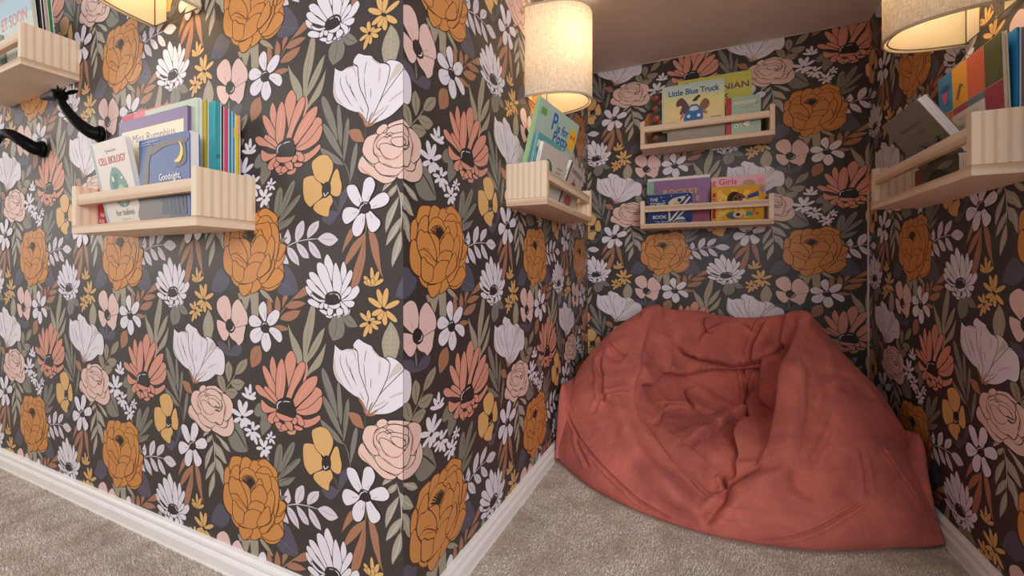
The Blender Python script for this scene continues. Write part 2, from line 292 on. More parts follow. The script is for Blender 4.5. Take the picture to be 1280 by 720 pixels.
12 5 236 533 -17 9 -22 14 -22 15 -14 11 1 1 17 -8 22 -15 22 -14 14 -12
3 0 2296 895 14 7 12 18 3 21 -10 21 -18 25 -19 23 -19 21 -21 20 -19 20 -16 20 -15 19 -11 14 8 -25 11 -33 11 -31 11 -28 11 -27 14 -24 17 -26 19 -23
3 1 2457 936 -7 22 -9 28 -12 28 -17 26 -20 27 -21 24 -18 22 -19 19 -21 20 -28 26 -30 27 -24 18 -8 -2 -6 -9 -4 -7 7 -20 10 -25 13 -26 20 -32 24 -34 26 -31 27 -23 28 -19 26 -17 24 -16 22 -15
3 2 2457 945 1 58 1 76 -2 66 -6 39 -10 37 -12 37 -14 43 -16 44 -16 36 -15 21 -18 18 -13 14 -15 -5 -18 -6 -14 -5 9 -45 12 -59 14 -56 18 -46 21 -44 19 -41 17 -41 15 -38 14 -34 10 -26 10 -25
5 3 2449 1006 -6 30 -8 44 -9 50 -11 49 -16 51 -20 56 -19 51 -12 35 1 1 14 -36 20 -50 20 -56 16 -51 12 -49 9 -50 6 -44 4 -31
3 0 -9 920 18 6 23 9 20 13 17 24 15 30 12 33 8 36 4 38 5 38 5 38 5 38 6 35 8 31 9 28 7 22 -16 -22 -21 -28 -20 -31 -19 -35 -19 -38 -17 -39 -13 -37 -11 -38 -9 -38 -8 -41 -5 -41
3 3 2464 780 -2 16 -1 22 0 25 -1 24 -1 24 -2 25 0 22 0 16 2 0 3 -15 4 -23 2 -25 1 -23 1 -24 0 -25 -2 -23 -2 -15
0 13 1936 799 8 -19 20 -19 23 -15 23 -11 25 -7 26 -3 27 7 27 12 20 1 8 -16 1 -27 3 -28 5 -30 7 -31 12 -27 23 -23 27 -20 22 -15 5 23 7 29 0 29 -11 26 -17 25 -20 26 -22 32 -25 33 -25 30 -25 27 -25 25 -24 17 -20 5 -21 -1 -21 -7 -25 -12 -25 -18
9 14 2059 620 6 11 9 14 14 15 12 15 10 17 10 20 12 18 10 12 5 -1 -2 -14 -4 -20 -10 -20 -11 -19 -12 -16 -15 -16 -17 -11 -13 -8
0 0 386 2048 10 -11 28 -5 30 0 28 4 30 9 26 13 22 26 18 32 18 16 19 -10 19 -25 20 -22 20 -12 22 -8 23 -5 29 -2 31 2 20 9 3 20 -7 26 -12 22 -11 15 -16 12 -21 9 -38 5 -47 2 -45 -1 -42 -3 -39 -6 -36 -13 -42 -30 -40 -39
8 1 577 1987 -4 28 5 40 5 41 11 26 5 0 4 -29 -5 -40 -5 -40 -11 -27
14 0 1443 1054 28 -10 40 -12 44 -15 42 -11 39 -8 40 -5 41 -4 39 -3 41 -2 43 -1 38 -2 26 -1 0 -2 -26 -1 -38 -1 -44 0 -42 2 -39 3 -41 4 -41 5 -41 8 -42 11 -44 16 -38 16 -26 11
14 1 1879 979 19 -13 25 -16 26 -13 24 -7 26 -3 25 2 26 7 26 12 22 12 16 13 14 14 9 10 -14 10 -18 14 -19 11 -19 9 -20 6 -23 2 -28 -6 -32 -11 -28 -13 -23 -13 -20 -15
15 2 1923 981 16 3 23 4 25 2 24 2 24 2 25 2 22 1 16 0 0 -2 -15 -2 -22 -3 -25 -2 -24 -2 -24 -2 -25 -3 -23 -1 -17 0
14 2 1753 973 -5 -12 -5 -15 -1 -16 5 -21 8 -23 13 -20 19 -16 23 -14 24 -10 23 -6 23 -4 18 -3 0 16 -1 21 -5 20 -11 19 -15 18 -20 17 -30 18 -36 18
15 3 1776 950 9 -11 13 -16 14 -19 12 -16 14 -14 15 -14 12 -13 8 -9 -2 -1 -10 7 -15 12 -15 14 -14 14 -13 17 -13 19 -11 17 -6 13
14 6 1595 1002 -5 -16 -7 -20 -2 -22 3 -28 7 -31 10 -26 16 -19 20 -15 18 -11 15 -8 16 -4 12 4 7 17 4 25 0 25 -3 22 -7 23 -10 20 -16 18 -20 15 -18 13 -14 7 -15 6
15 7 1616 974 6 -14 8 -19 8 -22 8 -19 10 -19 12 -18 9 -17 6 -12 -2 -1 -9 11 -12 16 -12 19 -10 18 -9 20 -8 22 -4 20 -3 14
14 4 1484 1023 -16 -10 -21 -12 -12 -13 9 -14 17 -14 9 -10 -11 1 -21 5 -10 -2 13 -23 24 -33 19 -25 11 20 14 26 10 23 4 17 0 17 -4 14 -10 13 -14 11
14 0 1360 968 -8 -14 -7 -21 -2 -16 9 -8 15 -4 12 3 5 17 3 24 -1 18 -7 4 -10 1
14 3 1762 995 20 7 27 10 25 14 25 23 25 27 20 26 11 22 7 23 4 17 -22 -3 -30 -4 -28 -10 -26 -17 -26 -24 -19 -25 -9 -30 -3 -32
15 4 1781 1025 10 13 16 19 19 19 17 17 16 16 17 17 16 13 11 9 2 -1 -9 -10 -13 -15 -17 -16 -16 -16 -17 -18 -19 -19 -18 -17 -14 -11
14 4 1601 1009 25 8 33 10 30 15 26 20 23 25 17 22 8 18 3 17 2 14 -22 0 -29 0 -28 -8 -25 -19 -24 -26 -18 -27 -11 -25 -6 -25
15 5 1628 1036 9 10 14 15 18 15 16 15 17 15 17 17 17 14 12 10 1 -1 -9 -11 -14 -16 -17 -17 -17 -15 -16 -15 -18 -15 -16 -13 -13 -9
14 6 1475 1047 22 4 30 5 26 12 26 21 24 28 19 28 9 29 4 31 3 23 -28 -12 -38 -15 -32 -19 -24 -21 -18 -23 -14 -24 -7 -24 -1 -25
15 7 1497 1077 12 13 17 18 20 20 17 18 16 18 16 20 15 16 11 12 2 -1 -8 -13 -12 -17 -16 -20 -16 -18 -18 -19 -20 -20 -20 -17 -14 -11
14 7 1426 1099 21 17 21 30 16 26 6 15 3 15 1 11 -25 -2 -34 -3 -28 -7 -19 -13 -13 -18 -3 -18 11 -22 21 -23
8 5 1336 995 13 -10 25 -13 26 -9 28 -5 30 -3 22 -2 -14 12 -18 15 -20 13 -19 7 -20 6 -17 2 -17 -2 -15 -4
9 0 2452 19 -2 13 -3 18 0 20 -1 19 1 19 0 20 3 18 2 12 3 -1 2 -12 2 -19 0 -20 0 -19 0 -19 0 -20 -2 -17 -2 -13
16 14 -405 1940 15 6 13 9 14 8 13 8 13 8 14 3 19 -4 22 -8 24 -7 27 -1 25 0 17 -4 4 -9 -2 -14 3 -16 16 -19 21 -20 23 -12 23 2 21 11 22 10 30 9 34 10 26 9 10 8 6 9 7 8 19 17 24 21 22 16 15 7 16 4 16 1 14 -4 16 -8 18 -4 20 1 20 4 20 6 20 8 21 10 17 11 13 14 10 14 8 11 7 4 64 22 12 7 17 10 20 13 17 15 11 18 8 19 5 20 4 28 1 30 -1 29 -7 26 -10 24 -10 20 -7 12 -8 10 -13 9 -26 11 -85 -3 -30 24 -35 22 -39 22 -43 18 -50 14 -54 11 -49 8 -36 8 -36 7 -31 -7 -26 -37 -22 -51 -21 -39 -14 -9 -20 -4 -22 -5 -26 -10 -29 -11 -28 -13 -25 -15 -24 -15 -22 -15 -22 -13 -21 -12 -18 -14 -16 -18 -12 -21 -10 -21 -7 -20 -4 -21 -1 -22 2 -34 5 -39 5 -37 5 -33 4 -31
17 15 -399 1942 4 8 13 9 14 8 13 9 14 7 18 4 21 -4 23 -8 22 -7 25 -1 27 0 20 -5 7 -13 -2 -14 2 -14 15 -18 21 -20 20 -10 18 2 20 10 22 11 31 9 34 10 25 9 8 6 6 8 8 9 19 18 24 21 23 16 16 8 17 4 18 1 17 -4 15 -8 16 -5 18 2 19 4 20 6 20 8 20 9 17 11 12 13 9 14 10 11 8 5 64 22 11 6 17 10 19 12 16 14 10 17 7 18 5 20 4 27 1 30 -1 29 -7 25 -10 24 -10 19 -6 12 -8 10 -12 8 -25 11 -83 -1 -31 23 -34 22 -38 22 -43 18 -49 14 -54 10 -48 8 -37 8 -33 7 -28 -6 -25 -36 -22 -50 -21 -40 -17 -10 -21 -5 -21 -5 -25 -9 -29 -12 -27 -13 -25 -14 -24 -16 -23 -15 -22 -12 -20 -12 -18 -13 -14 -18 -12 -20 -10 -21 -7 -20 -4 -20 -1 -22 2 -33 5 -39 5 -37 5 -33 4 -31
16 16 445 2104 18 11 21 13 18 16 11 18 8 19 5 21 4 26 2 30 -2 31 -6 32 -9 34 -20 27 -33 17 -94 -6 -35 24 -36 23 -39 22 -42 18 -47 13 -50 9 -45 7 -33 4 -32 2 -28 0 18 -28 24 -34 26 -36 28 -38 30 -40 30 -36 29 -29 29 -25 28 -24 26 -24 25 -22 23 -21 19 -17 17 -16 16 -14 13 -11 68 8
17 17 445 2111 13 8 20 12 16 14 10 16 7 19 5 20 4 26 2 29 -2 31 -5 32 -10 33 -18 26 -31 16 -92 -5 -35 24 -36 24 -38 21 -41 17 -46 13 -50 9 -44 7 -33 4 -32 2 -20 4 17 -24 24 -34 26 -35 27 -38 30 -40 30 -36 28 -28 30 -25 27 -24 27 -24 25 -23 22 -20 19 -17 17 -16 16 -14 13 -11 69 10
16 18 179 2012 7 -9 14 -7 15 -3 19 1 21 5 20 6 20 8 20 9 18 12 18 13 16 15 63 33 -56 -5 -9 13 -11 12 -14 14 -18 16 -20 17 -25 23 -30 27 -29 26 -31 28 -32 29 -30 20 23 -46 30 -58 23 -50 10 -31 7 -30 4 -25 -1 -14 -3 -14 -6 -11 -11 -9 -14 -7
17 19 187 2011 4 -4 11 -5 13 -3 17 1 20 5 20 6 19 7 20 10 17 10 17 13 15 15 9 13 -2 10 -8 11 -10 11 -15 14 -18 16 -19 17 -26 23 -29 27 -30 27 -31 28 -31 28 -17 23 22 -43 30 -58 23 -51 11 -32 7 -30 4 -25 -1 -16 -4 -14 -7 -13 -12 -10 -14 -7
18 20 305 2043 21 0 20 13 11 15 -2 14 -10 15 -14 15 -24 16 -31 16 -29 19 -28 23 -27 25 -20 19 18 -28 23 -36 23 -36 24 -35 23 -35
16 21 -185 1948 -4 -13 3 -13 7 -13 14 -16 20 -16 22 -10 22 3 21 11 22 10 30 9 34 9 26 10 11 9 5 10 7 10 20 16 24 19 21 15 16 5 16 3 17 4 18 7 17 9 14 10 8 12 4 13 0 14 -4 25 -7 30 -11 32 -15 35 -19 37 -20 36 -18 34 -20 33 -22 35 -31 46 -36 49 -28 39 -17 -9 -15 -13 -8 -18 5 -27 12 -31 5 -32 -10 -37 -17 -40 -18 -38 -16 -32 -16 -29 -14 -31 -8 -34 -5 -36 -4 -34 -3 -32 -2 -30 -6 -23 -13 -12 -19 -9
17 22 -177 1945 -3 -11 2 -11 7 -11 13 -15 18 -16 18 -8 17 3 20 10 23 11 31 9 33 9 25 9 9 8 5 10 8 10 20 17 24 19 23 15 16 6 17 3 16 4 17 7 17 8 13 9 7 11 3 11 0 13 -4 25 -7 30 -10 31 -15 34 -19 37 -20 37 -19 33 -19 33 -22 34 -31 46 -36 50 -26 37 -6 -10 -14 -12 -7 -16 5 -24 12 -32 5 -33 -10 -38 -17 -41 -18 -38 -16 -32 -17 -29 -13 -30 -8 -34 -4 -35 -5 -34 -3 -32 -2 -30 -7 -25 -15 -14 -19 -10
16 23 2097 1938 26 15 29 18 26 10 21 -2 20 -9 23 -7 25 -3 25 0 22 1 21 3 20 5 14 12 7 23 3 29 2 31 5 33 4 36 8 34 13 30 16 30 17 31 19 37 19 38 13 32 1 15 -3 15 -4 15 -8 32 -11 38 -15 33 -19 -36 -23 -45 -22 -34 -15 -9 -20 -4 -22 -5 -26 -10 -28 -12 -28 -13 -26 -14 -24 -16 -22 -15 -22 -12 -21 -12 -18 -14 -15 -19 -13 -21 -9 -21 -7 -20 -5 -20 -1 -23 2 -34 5 -39 5 -37 5 -33 4 -31
17 24 2100 1944 17 14 30 18 29 12 25 -3 21 -9 21 -7 23 -2 24 -1 22 2 21 2 17 5 12 9 6 21 2 29 3 31 4 34 5 36 8 34 13 31 17 30 16 31 19 37 19 38 13 31 1 14 -3 14 -4 15 -8 32 -11 38 -3 26 -15 -33 -23 -45 -23 -34 -17 -11 -21 -4 -21 -5 -26 -10 -28 -12 -28 -12 -24 -15 -24 -15 -23 -15 -22 -13 -20 -11 -18 -14 -14 -18 -13 -20 -9 -20 -7 -20 -4 -20 -1 -22 2 -33 5 -39 5 -37 5 -33 4 -31
18 25 2097 2063 -4 13 -9 18 -5 22 1 22 3 22 6 23 10 23 13 23 20 21 27 20 28 15 18 11 4 -3 -15 -14 -19 -20 -23 -21 -19 -20 -11 -20 -9 -21 -5 -22 -4 -21 0 -20 0 -20 -1 -18 1 -13
18 23 118 2034 -5 13 -4 18 -1 19 -2 19 -2 19 -3 20 2 18 2 12 5 0 5 -13 6 -18 3 -20 2 -19 1 -19 1 -19 -2 -18 -3 -12
18 23 23 1936 4 9 6 11 12 12 12 11 18 13 21 13 22 10 15 6 3 -2 -12 -10 -18 -14 -20 -13 -17 -12 -12 -10 -11 -11 -11 -9 -9 -6
18 23 216 2348 17 -5 24 -8 24 -11 22 -10 23 -9 23 -9 20 -11 71 15 -2 -4 -72 -20 -23 5 -24 9 -23 9 -23 10 -25 12 -20 13 -14 10
18 23 42 2447 11 -2 15 -3 16 -8 16 -7 22 -11 25 -14 22 -14 15 -11 -2 -3 -18 7 -25 10 -25 14 -21 10 -16 8 -15 7 -13 8 -9 6
18 25 2231 1986 17 -1 23 -3 21 -3 16 4 12 16 11 25 12 26 9 17 4 -1 -3 -19 -6 -27 -12 -27 -16 -20 -24 -6 -26 3 -23 7 -16 6
16 26 2170 2025 -2 11 -4 15 -3 17 1 17 4 18 7 19 9 21 10 20 13 23 15 23 16 24 16 22 16 21 18 21 16 18 11 12 1 -1 -10 -12 -15 -19 -16 -21 -16 -22 -15 -22 -16 -23 -15 -24 -13 -22 -10 -21 -9 -20 -7 -19 -4 -17 -1 -17 1 -16 2 -15 2 -11
16 27 2236 2024 -1 13 -1 18 1 21 5 20 11 21 15 23 17 24 16 24 16 27 17 28 16 26 11 17 2 0 -10 -18 -14 -27 -16 -29 -16 -27 -16 -24 -17 -23 -15 -23 -11 -21 -5 -19 -2 -20 -1 -18 0 -13
16 28 2277 2109 3 17 4 23 6 25 9 23 11 19 14 19 14 16 10 10 1 0 -8 -12 -12 -17 -13 -18 -11 -20 -8 -21 -7 -25 -6 -23 -5 -16
16 25 2473 1952 -5 13 -7 19 -6 21 -4 18 -3 13 -1 12 1 11 0 8 2 0 2 -8 1 -11 2 -12 2 -13 4 -17 6 -21 5 -20 3 -13
16 23 20 2198 -2 18 -1 26 -1 26 2 17 2 0 2 -18 1 -26 1 -25 -2 -18
16 25 2439 2077 1 20 2 30 3 32 3 30 5 29 5 29 5 26 5 18 1 0 -2 -19 -3 -26 -5 -29 -5 -29 -3 -30 -3 -32 -4 -29 -3 -21
16 24 52 2479 19 -7 28 -12 29 -13 24 -14 21 -16 18 -18 15 -16 10 -11 -1 -1 -12 11 -16 15 -18 17 -20 15 -24 14 -29 13 -26 13 -18 9
16 25 2394 2335 7 14 13 19 14 19 11 12 2 -1 -7 -14 -14 -19 -14 -19 -11 -12
3 26 2374 2382 8 16 13 20 18 20 15 19 9 19 8 20 11 17 9 11 7 -2 0 -14 -1 -21 -8 -21 -11 -21 -15 -20 -19 -21 -22 -15 -16 -10
3 25 39 2402 -9 9 -12 14 -10 16 -9 16 -8 17 -8 17 -4 17 -2 11 5 0 8 -10 10 -15 8 -17 8 -16 8 -16 10 -16 6 -15 3 -11
3 27 100 2457 -13 5 -17 8 -17 11 -17 9 -19 9 -22 8 -20 10 -13 9 1 4 16 -3 22 -4 24 -9 21 -9 18 -11 18 -11 13 -13 8 -10
3 28 -62 -4 7 8 12 11 17 9 19 5 22 -1 22 -4 19 -7 13 -6 -1 -4 -13 0 -20 2 -19 4 -16 0 -14 -4 -16 -7 -16 -6 -12 -3
19 8 1725 2134 -3 17 -1 24 3 26 -2 25 -9 29 -14 34 -9 32 -5 23 8 1 16 -21 20 -31 15 -35 10 -32 1 -29 -3 -27 -10 -22 -9 -15
16 2 1479 2407 -6 -56 -16 -62 -13 -51 -6 -27 -7 -25 -1 -26 7 -28 13 -29 16 -25 22 -20 26 -17 28 -4 23 16 20 27 14 26 6 23 -1 22 -5 23 -10 33 -15 38 -16 39 -17 40 -19 40 -19 41 -22 50 -22 50 -13 25 1 -24 21 -49
19 3 1489 2406 -6 -57 -16 -62 -13 -52 -6 -26 -7 -24 -1 -25 7 -27 12 -28 16 -24 20 -19 23 -15 20 -3 19 13 19 26 14 26 5 21 -1 21 -4 23 -10 33 -15 37 -16 39 -18 39 -19 41 -19 41 -22 50 -22 50 -10 21 18 -19 20 -48
16 0 1296 2411 -19 -26 -22 -39 -18 -38 -12 -30 -8 -29 -2 -29 3 -30 9 -30 10 -22 8 -11 13 -10 16 -1 14 13 14 20 10 22 10 31 7 38 5 37 0 40 -3 39 -4 30 -6 13 -10 11
19 1 1304 2406 -17 -25 -22 -39 -18 -37 -11 -30 -8 -28 -3 -28 4 -29 8 -29 10 -22 6 -9 9 -7 6 -1 11 11 13 19 10 21 9 31 8 37 5 38 0 38 -3 40 -5 29 -4 11 -7 8
16 2 1314 2548 -31 -20 -39 -43 -36 -44 -29 -38 -25 -39 -21 -35 -13 -28 -10 -28 -4 -22 2 -14 8 -14 15 -8 19 3 20 10 17 13 24 22 26 29 24 31 23 32 21 34 15 36 8 47 1 48
19 3 1314 2541 -22 -18 -39 -43 -36 -44 -28 -37 -25 -39 -20 -34 -13 -28 -10 -27 -4 -22 2 -12 6 -11 6 -4 13 3 18 9 17 12 23 22 26 28 24 31 22 32 21 33 14 36 8 46 2 47
16 4 1317 2555 -12 -42 -4 -62 1 -62 4 -57 7 -56 11 -47 12 -32 16 -30 15 -22 11 -11 16 -9 17 1 14 17 13 26 9 28 8 35 5 40 2 41 -2 40 -5 40 -8 38 -8 34 -11 33 -17 26 -29 22 -36 15
19 5 1326 2551 -11 -40 -3 -62 0 -61 4 -57 8 -55 10 -47 12 -31 15 -29 15 -21 10 -10 11 -7 6 1 12 15 13 25 9 27 8 35 5 40 1 40 -1 39 -5 41 -8 37 -8 34 -10 32 -16 24 -27 20 -31 13
16 9 1437 2548 13 -50 29 -69 28 -65 23 -52 23 -48 23 -42 22 -31 24 -27 24 -21 22 -10 24 -5 20 4 11 15 5 21 -1 22 -10 30 -16 34 -21 37 -29 39 -34 43 -32 42 -24 45 -22 46 -23 34 -28 14 -33 5
19 10 1447 2546 13 -47 29 -69 28 -65 23 -52 23 -48 22 -41 21 -30 24 -27 22 -19 19 -9 20 -4 15 3 8 11 5 20 -2 21 -9 29 -16 34 -21 35 -29 40 -34 42 -32 43 -25 46 -21 45 -22 32 -22 12 -28 4
16 11 1535 2554 17 -42 32 -55 33 -49 31 -36 32 -33 32 -28 32 -22 32 -18 30 -13 28 -9 28 -5 21 6 6 19 -3 27 -9 28 -16 27 -23 28 -27 29 -32 29 -37 30 -36 29 -38 31 -38 31 -34 20 -29 2 -24 -9
19 12 1545 2553 16 -40 32 -54 33 -48 29 -36 32 -32 32 -27 30 -22 31 -17 29 -13 27 -8 24 -5 15 3 5 16 -3 26 -9 27 -16 26 -22 27 -26 28 -32 29 -36 30 -37 29 -38 31 -37 30 -31 19 -22 2 -20 -8
16 13 1604 2581 30 -27 40 -33 38 -31 34 -27 31 -26 27 -24 18 -23 16 -24 20 -16 27 -1 28 9 21 12 10 16 2 20 -6 22 -18 26 -27 30 -32 29 -35 29 -40 30 -44 23 -54 14 -57 6 -40 1 -9 -9 9 -14
19 14 1612 2584 29 -26 40 -33 38 -31 33 -27 32 -26 27 -24 19 -25 16 -23 15 -13 21 0 26 7 18 12 9 14 2 18 -5 19 -18 25 -27 29 -31 29 -35 29 -39 29 -42 22 -51 13 -55 6 -38 1 -2 -3 7 -10
16 6 1342 2583 -33 -10 -45 -23 -40 -21 -29 -14 -26 -13 -20 -14 -12 -18 -5 -18 1 -15 10 -11 17 -6 18 -1 25 9 29 15 28 17 27 19 27 21 19 21 14 23 8 24
19 7 1344 2576 -28 -10 -45 -22 -40 -21 -28 -14 -26 -13 -19 -13 -11 -16 -4 -17 1 -12 6 -7 12 -4 11 -1 23 9 29 14 27 17 27 18 26 21 19 20 13 22 8 22
16 8 1312 97 -40 -13 -57 -20 -50 -17 -30 -7 -31 -5 -29 -7 -25 -13 -21 -16 -16 -15 -10 -14 -5 -15 2 -13 11 -11 18 -9 20 -3 21 2 22 7 20 10 28 16 30 21 32 22 41 25 44 28 32 21 5 9 1 10
19 9 1317 90 -39 -13 -56 -20 -51 -17 -32 -7 -31 -5 -26 -7 -24 -12 -20 -15 -15 -15 -9 -12 -5 -14 2 -10 8 -8 13 -6 15 -3 18 2 20 7 20 9 26 16 30 21 33 22 41 25 44 27 31 21 4 7 1 7
20 15 1688 2184 -18 27 -26 39 -28 45 -25 41 -23 40 -24 41 -19 37 -14 26 2 0 16 -25 22 -37 23 -41 24 -40 25 -41 27 -44 24 -40 16 -28
20 16 1833 2291 -23 18 -32 27 -34 32 -31 29 -28 29 -27 31 -22 28 -15 19 1 1 18 -19 24 -27 27 -31 27 -29 31 -29 34 -31 30 -28 21 -20
20 6 1385 2204 -2 25 -3 35 -2 40 -3 37 -5 38 -6 40 -5 36 -2 25 1 0 6 -25 7 -36 7 -40 4 -38 3 -38 2 -40 0 -35 0 -24
20 10 1145 2267 11 19 16 27 19 30 18 27 18 28 19 29 18 26 13 17 2 0 -10 -19 -16 -26 -19 -30 -18 -27 -18 -28 -19 -30 -19 -26 -13 -18
16 10 1332 127 -31 -4 -44 -3 -42 -7 -37 -17 -38 -22 -30 -12 -20 11 -4 21 -1 20 0 17 3 17 8 16 14 14 18 13 24 7 29 -2 32 -7 30 -9 28 -8 26 -9 20 -8 12 -8 8 -11
19 11 1326 134 -28 -4 -44 -3 -44 -7 -40 -18 -37 -22 -26 -11 -7 6 -3 18 -1 20 0 16 3 16 7 15 13 13 16 12 20 6 26 -2 30 -7 30 -8 27 -8 25 -9 19 -8 9 -6 5 -7
16 17 1591 111 30 -12 48 -11 45 -14 35 -17 35 -20 33 -23 38 -32 37 -36 30 -21 21 8 8 23 0 25 -9 29 -16 33 -25 29 -34 23 -42 18 -43 14 -42 11 -42 6 -37 1 -34 -6 -29 -12
19 18 1598 114 25 -8 47 -12 47 -14 37 -18 35 -20 35 -24 37 -33 38 -35 25 -18 11 5 7 20 0 24 -9 28 -15 32 -23 27 -33 22 -40 17 -41 14 -41 10 -41 6 -35 1 -32 -6 -27 -10
16 19 1599 128 28 7 39 21 38 14 34 -2 35 -7 33 -11 33 -16 32 -19 27 -11 19 4 11 12 0 16 -14 20 -23 22 -29 21 -45 24 -55 24 -47 12 -32 -6 -21 -19 -18 -22 -23 -29 -20 -32
19 20 1604 133 17 8 39 21 40 15 37 -2 37 -8 35 -11 34 -17 32 -18 23 -10 13 2 8 10 0 13 -12 17 -22 21 -28 20 -44 23 -53 24 -44 11 -26 -5 -19 -18 -18 -22 -23 -28 -20 -31
16 12 1322 147 -29 10 -38 17 -31 18 -19 15 -13 16 -7 16 -1 15 6 14 11 11 21 8 26 5 24 -3 16 -12 9 -17 8 -17 11 -21 11 -23 7 -20 3 -13 -1 -13
19 13 1322 155 -26 8 -36 17 -30 16 -16 14 -12 15 -6 14 -1 13 4 12 10 9 18 7 24 4 18 -1 10 -8 8 -16 8 -17 11 -21 11 -23 7 -19 2 -12 0 -10
16 0 1468 320 25 -6 32 -6 27 -6 16 -8 15 -10 15 -2 5 14 -2 20 -9 19 -19 11 -25 8 -23 4 -20 0 -18 -3 -13 -6 -10 -7 -4 -11
19 1 1473 326 21 -6 32 -5 29 -7 18 -9 14 -10 4 -2 2 10 -2 19 -7 16 -15 9 -22 6 -21 4 -17 0 -16 -3 -12 -5 -7 -6 -4 -7
16 0 1339 323 16 -9 25 -6 22 -1 19 6 15 10 4 12 -19 8 -27 6 -24 1 -17 -5 -13 -10
19 1 1348 325 10 -4 22 -6 18 -1 16 5 13 9 4 5 -12 4 -25 5 -20 1 -14 -4 -10 -9
16 14 1295 272 14 -14 25 -9 24 -4 21 2 20 6 13 10 4 15 -3 19 -9 15 -18 11 -23 6 -23 -2 -20 -14 -19 -21
19 15 1305 272 10 -9 21 -7 21 -4 17 2 18 5 10 8 4 13 -3 16 -7 13 -13 7 -20 6 -17 -1 -18 -13 -17 -20
16 16 1404 263 23 -6 26 0 21 5 13 10 9 15 0 14 -12 13 -20 12 -22 7 -22 1 -24 -5 -15 -10 0 -18 8 -21
19 17 1410 268 16 -4 23 0 18 5 12 8 7 13 1 10 -10 10 -17 10 -18 6 -19 1 -21 -4 -11 -8 0 -14 8 -20
16 18 1423 223 25 -11 36 1 31 4 19 8 15 11 9 15 6 20 1 24 -9 17 -23 4 -28 -5 -25 -11 -25 -23 -24 -30
19 19 1433 224 14 -5 34 1 29 4 17 7 13 10 9 13 5 20 1 22 -5 12 -14 1 -25 -5 -23 -10 -24 -22 -23 -29
16 21 1572 247 19 -4 23 1 23 2 24 3 24 5 15 8 -4 12 -15 12 -18 8 -19 3 -20 0 -18 -2 -15 -3 -12 -5 -9 -7 -6 -10 -1 -12
19 22 1576 252 13 -2 22 1 22 2 24 3 23 5 11 5 -3 5 -12 10 -15 7 -15 2 -19 0 -17 -2 -13 -2 -11 -5 -8 -5 -4 -9 -1 -10
16 22 1591 149 21 -8 28 1 25 6 20 13 17 20 11 18 4 15 -3 15 -9 12 -17 7 -22 1 -20 -3 -17 -9 -14 -14 -11 -15 -10 -19 -7 -22
19 23 1598 152 14 -4 24 0 23 6 18 13 17 18 10 17 3 13 -2 13 -6 9 -12 4 -18 1 -18 -3 -14 -8 -14 -12 -10 -15 -10 -19 -6 -20
16 24 1535 196 17 -13 23 -11 20 -6 16 5 11 10 5 13 -5 17 -11 19 -14 14 -19 5 -20 -1 -15 -6 -9 -13 -3 -17
19 25 1544 198 13 -10 21 -10 16 -4 10 3 9 8 4 10 -4 15 -10 18 -11 11 -13 3 -16 -1 -12 -4 -7 -11 -3 -15
16 16 1273 236 13 -18 20 -19 21 -13 21 -2 18 6 11 11 1 15 -6 19 -11 15 -19 11 -24 6 -20 1 -15 -7 -9 -11
19 17 1283 236 11 -15 19 -18 17 -11 14 0 14 4 9 8 1 13 -5 17 -9 13 -15 7 -21 6 -16 0 -10 -4 -8 -9
16 26 1320 158 23 -1 29 4 30 5 28 2 29 3 27 2 26 1 26 0 19 4 7 10 -3 14 -12 11 -25 10 -34 9 -34 5 -31 -1 -31 -4 -25 -7 -18 -6 -16 -8 -11 -10 -9 -14 -4 -16
19 27 1324 164 16 0 28 4 30 5 29 2 29 3 27 2 27 1 25 0 15 3 4 6 -2 10 -8 8 -23 9 -32 8 -32 5 -29 -1 -29 -4 -25 -6 -17 -6 -14 -7 -10 -9 -7 -13 -5 -14
21 28 1314 103 0 -18 9 -18 13 -16 17 -14 23 -13 24 -10 27 -9 30 -7 27 -3 26 2 24 6 19 10 13 15 8 19 7 20 7 21 5 23 -1 21 -12 21 -18 19 -22 13 -26 1 -29 -7 -29 -6 -29 -3 -29 -4 -26 -7 -24 -16 -21 -20
17 29 1335 110 5 -8 6 -11 5 -11 5 -9 10 -6 13 -6 13 -7 9 -6 -2 -2 -10 2 -16 4 -16 7 -13 9 -8 12 -5 13 0 11 0 8
17 29 1422 49 8 -1 10 -2 12 -4 11 -2 14 0 16 0 15 -1 11 -1 0 -2 -9 -2 -15 -2 -16 0 -15 1 -14 2 -12 3 -10 5 -7 4
17 30 1342 129 3 -7 0 -9 -1 -8 -5 -5 -3 0 -4 7 1 8 1 9 5 5
16 29 78 85 9 -11 7 -15 11 -13 18 -10 20 -7 19 -4 15 2 14 5 14 3 21 -3 25 -6 28 -6 31 -4 33 -4 30 -2 82 34 25 15 25 13 27 8 28 7 28 10 26 16 23 20 18 22 8 24 3 26 -1 25 -6 22 -9 20 -2 22 9 26 16 30 11 28 3 25 -3 23 -7 21 -16 23 -20 23 -22 18 -21 12 -22 9 -28 5 -39 1 -44 -3 -92 -27 -20 5 -19 0 -15 -3 -9 -6 -4 -8 -6 -2 -13 9 -17 16 -22 13 -28 5 -30 1 -30 -3 -26 -9 -25 -13 -26 -14 -29 -17 -30 -18 -30 -17 -32 -12 -32 -11 -27 -12 -17 -14 -12 -16 -6 -18 3 -19 10 -20 11 -19 12 -14 13 -13 8 -13 2 -20 -3 -25 1 -24 8 -25 12 -23 15 -20 22 -13 25 -9 22 -7 19 -5 16 -4
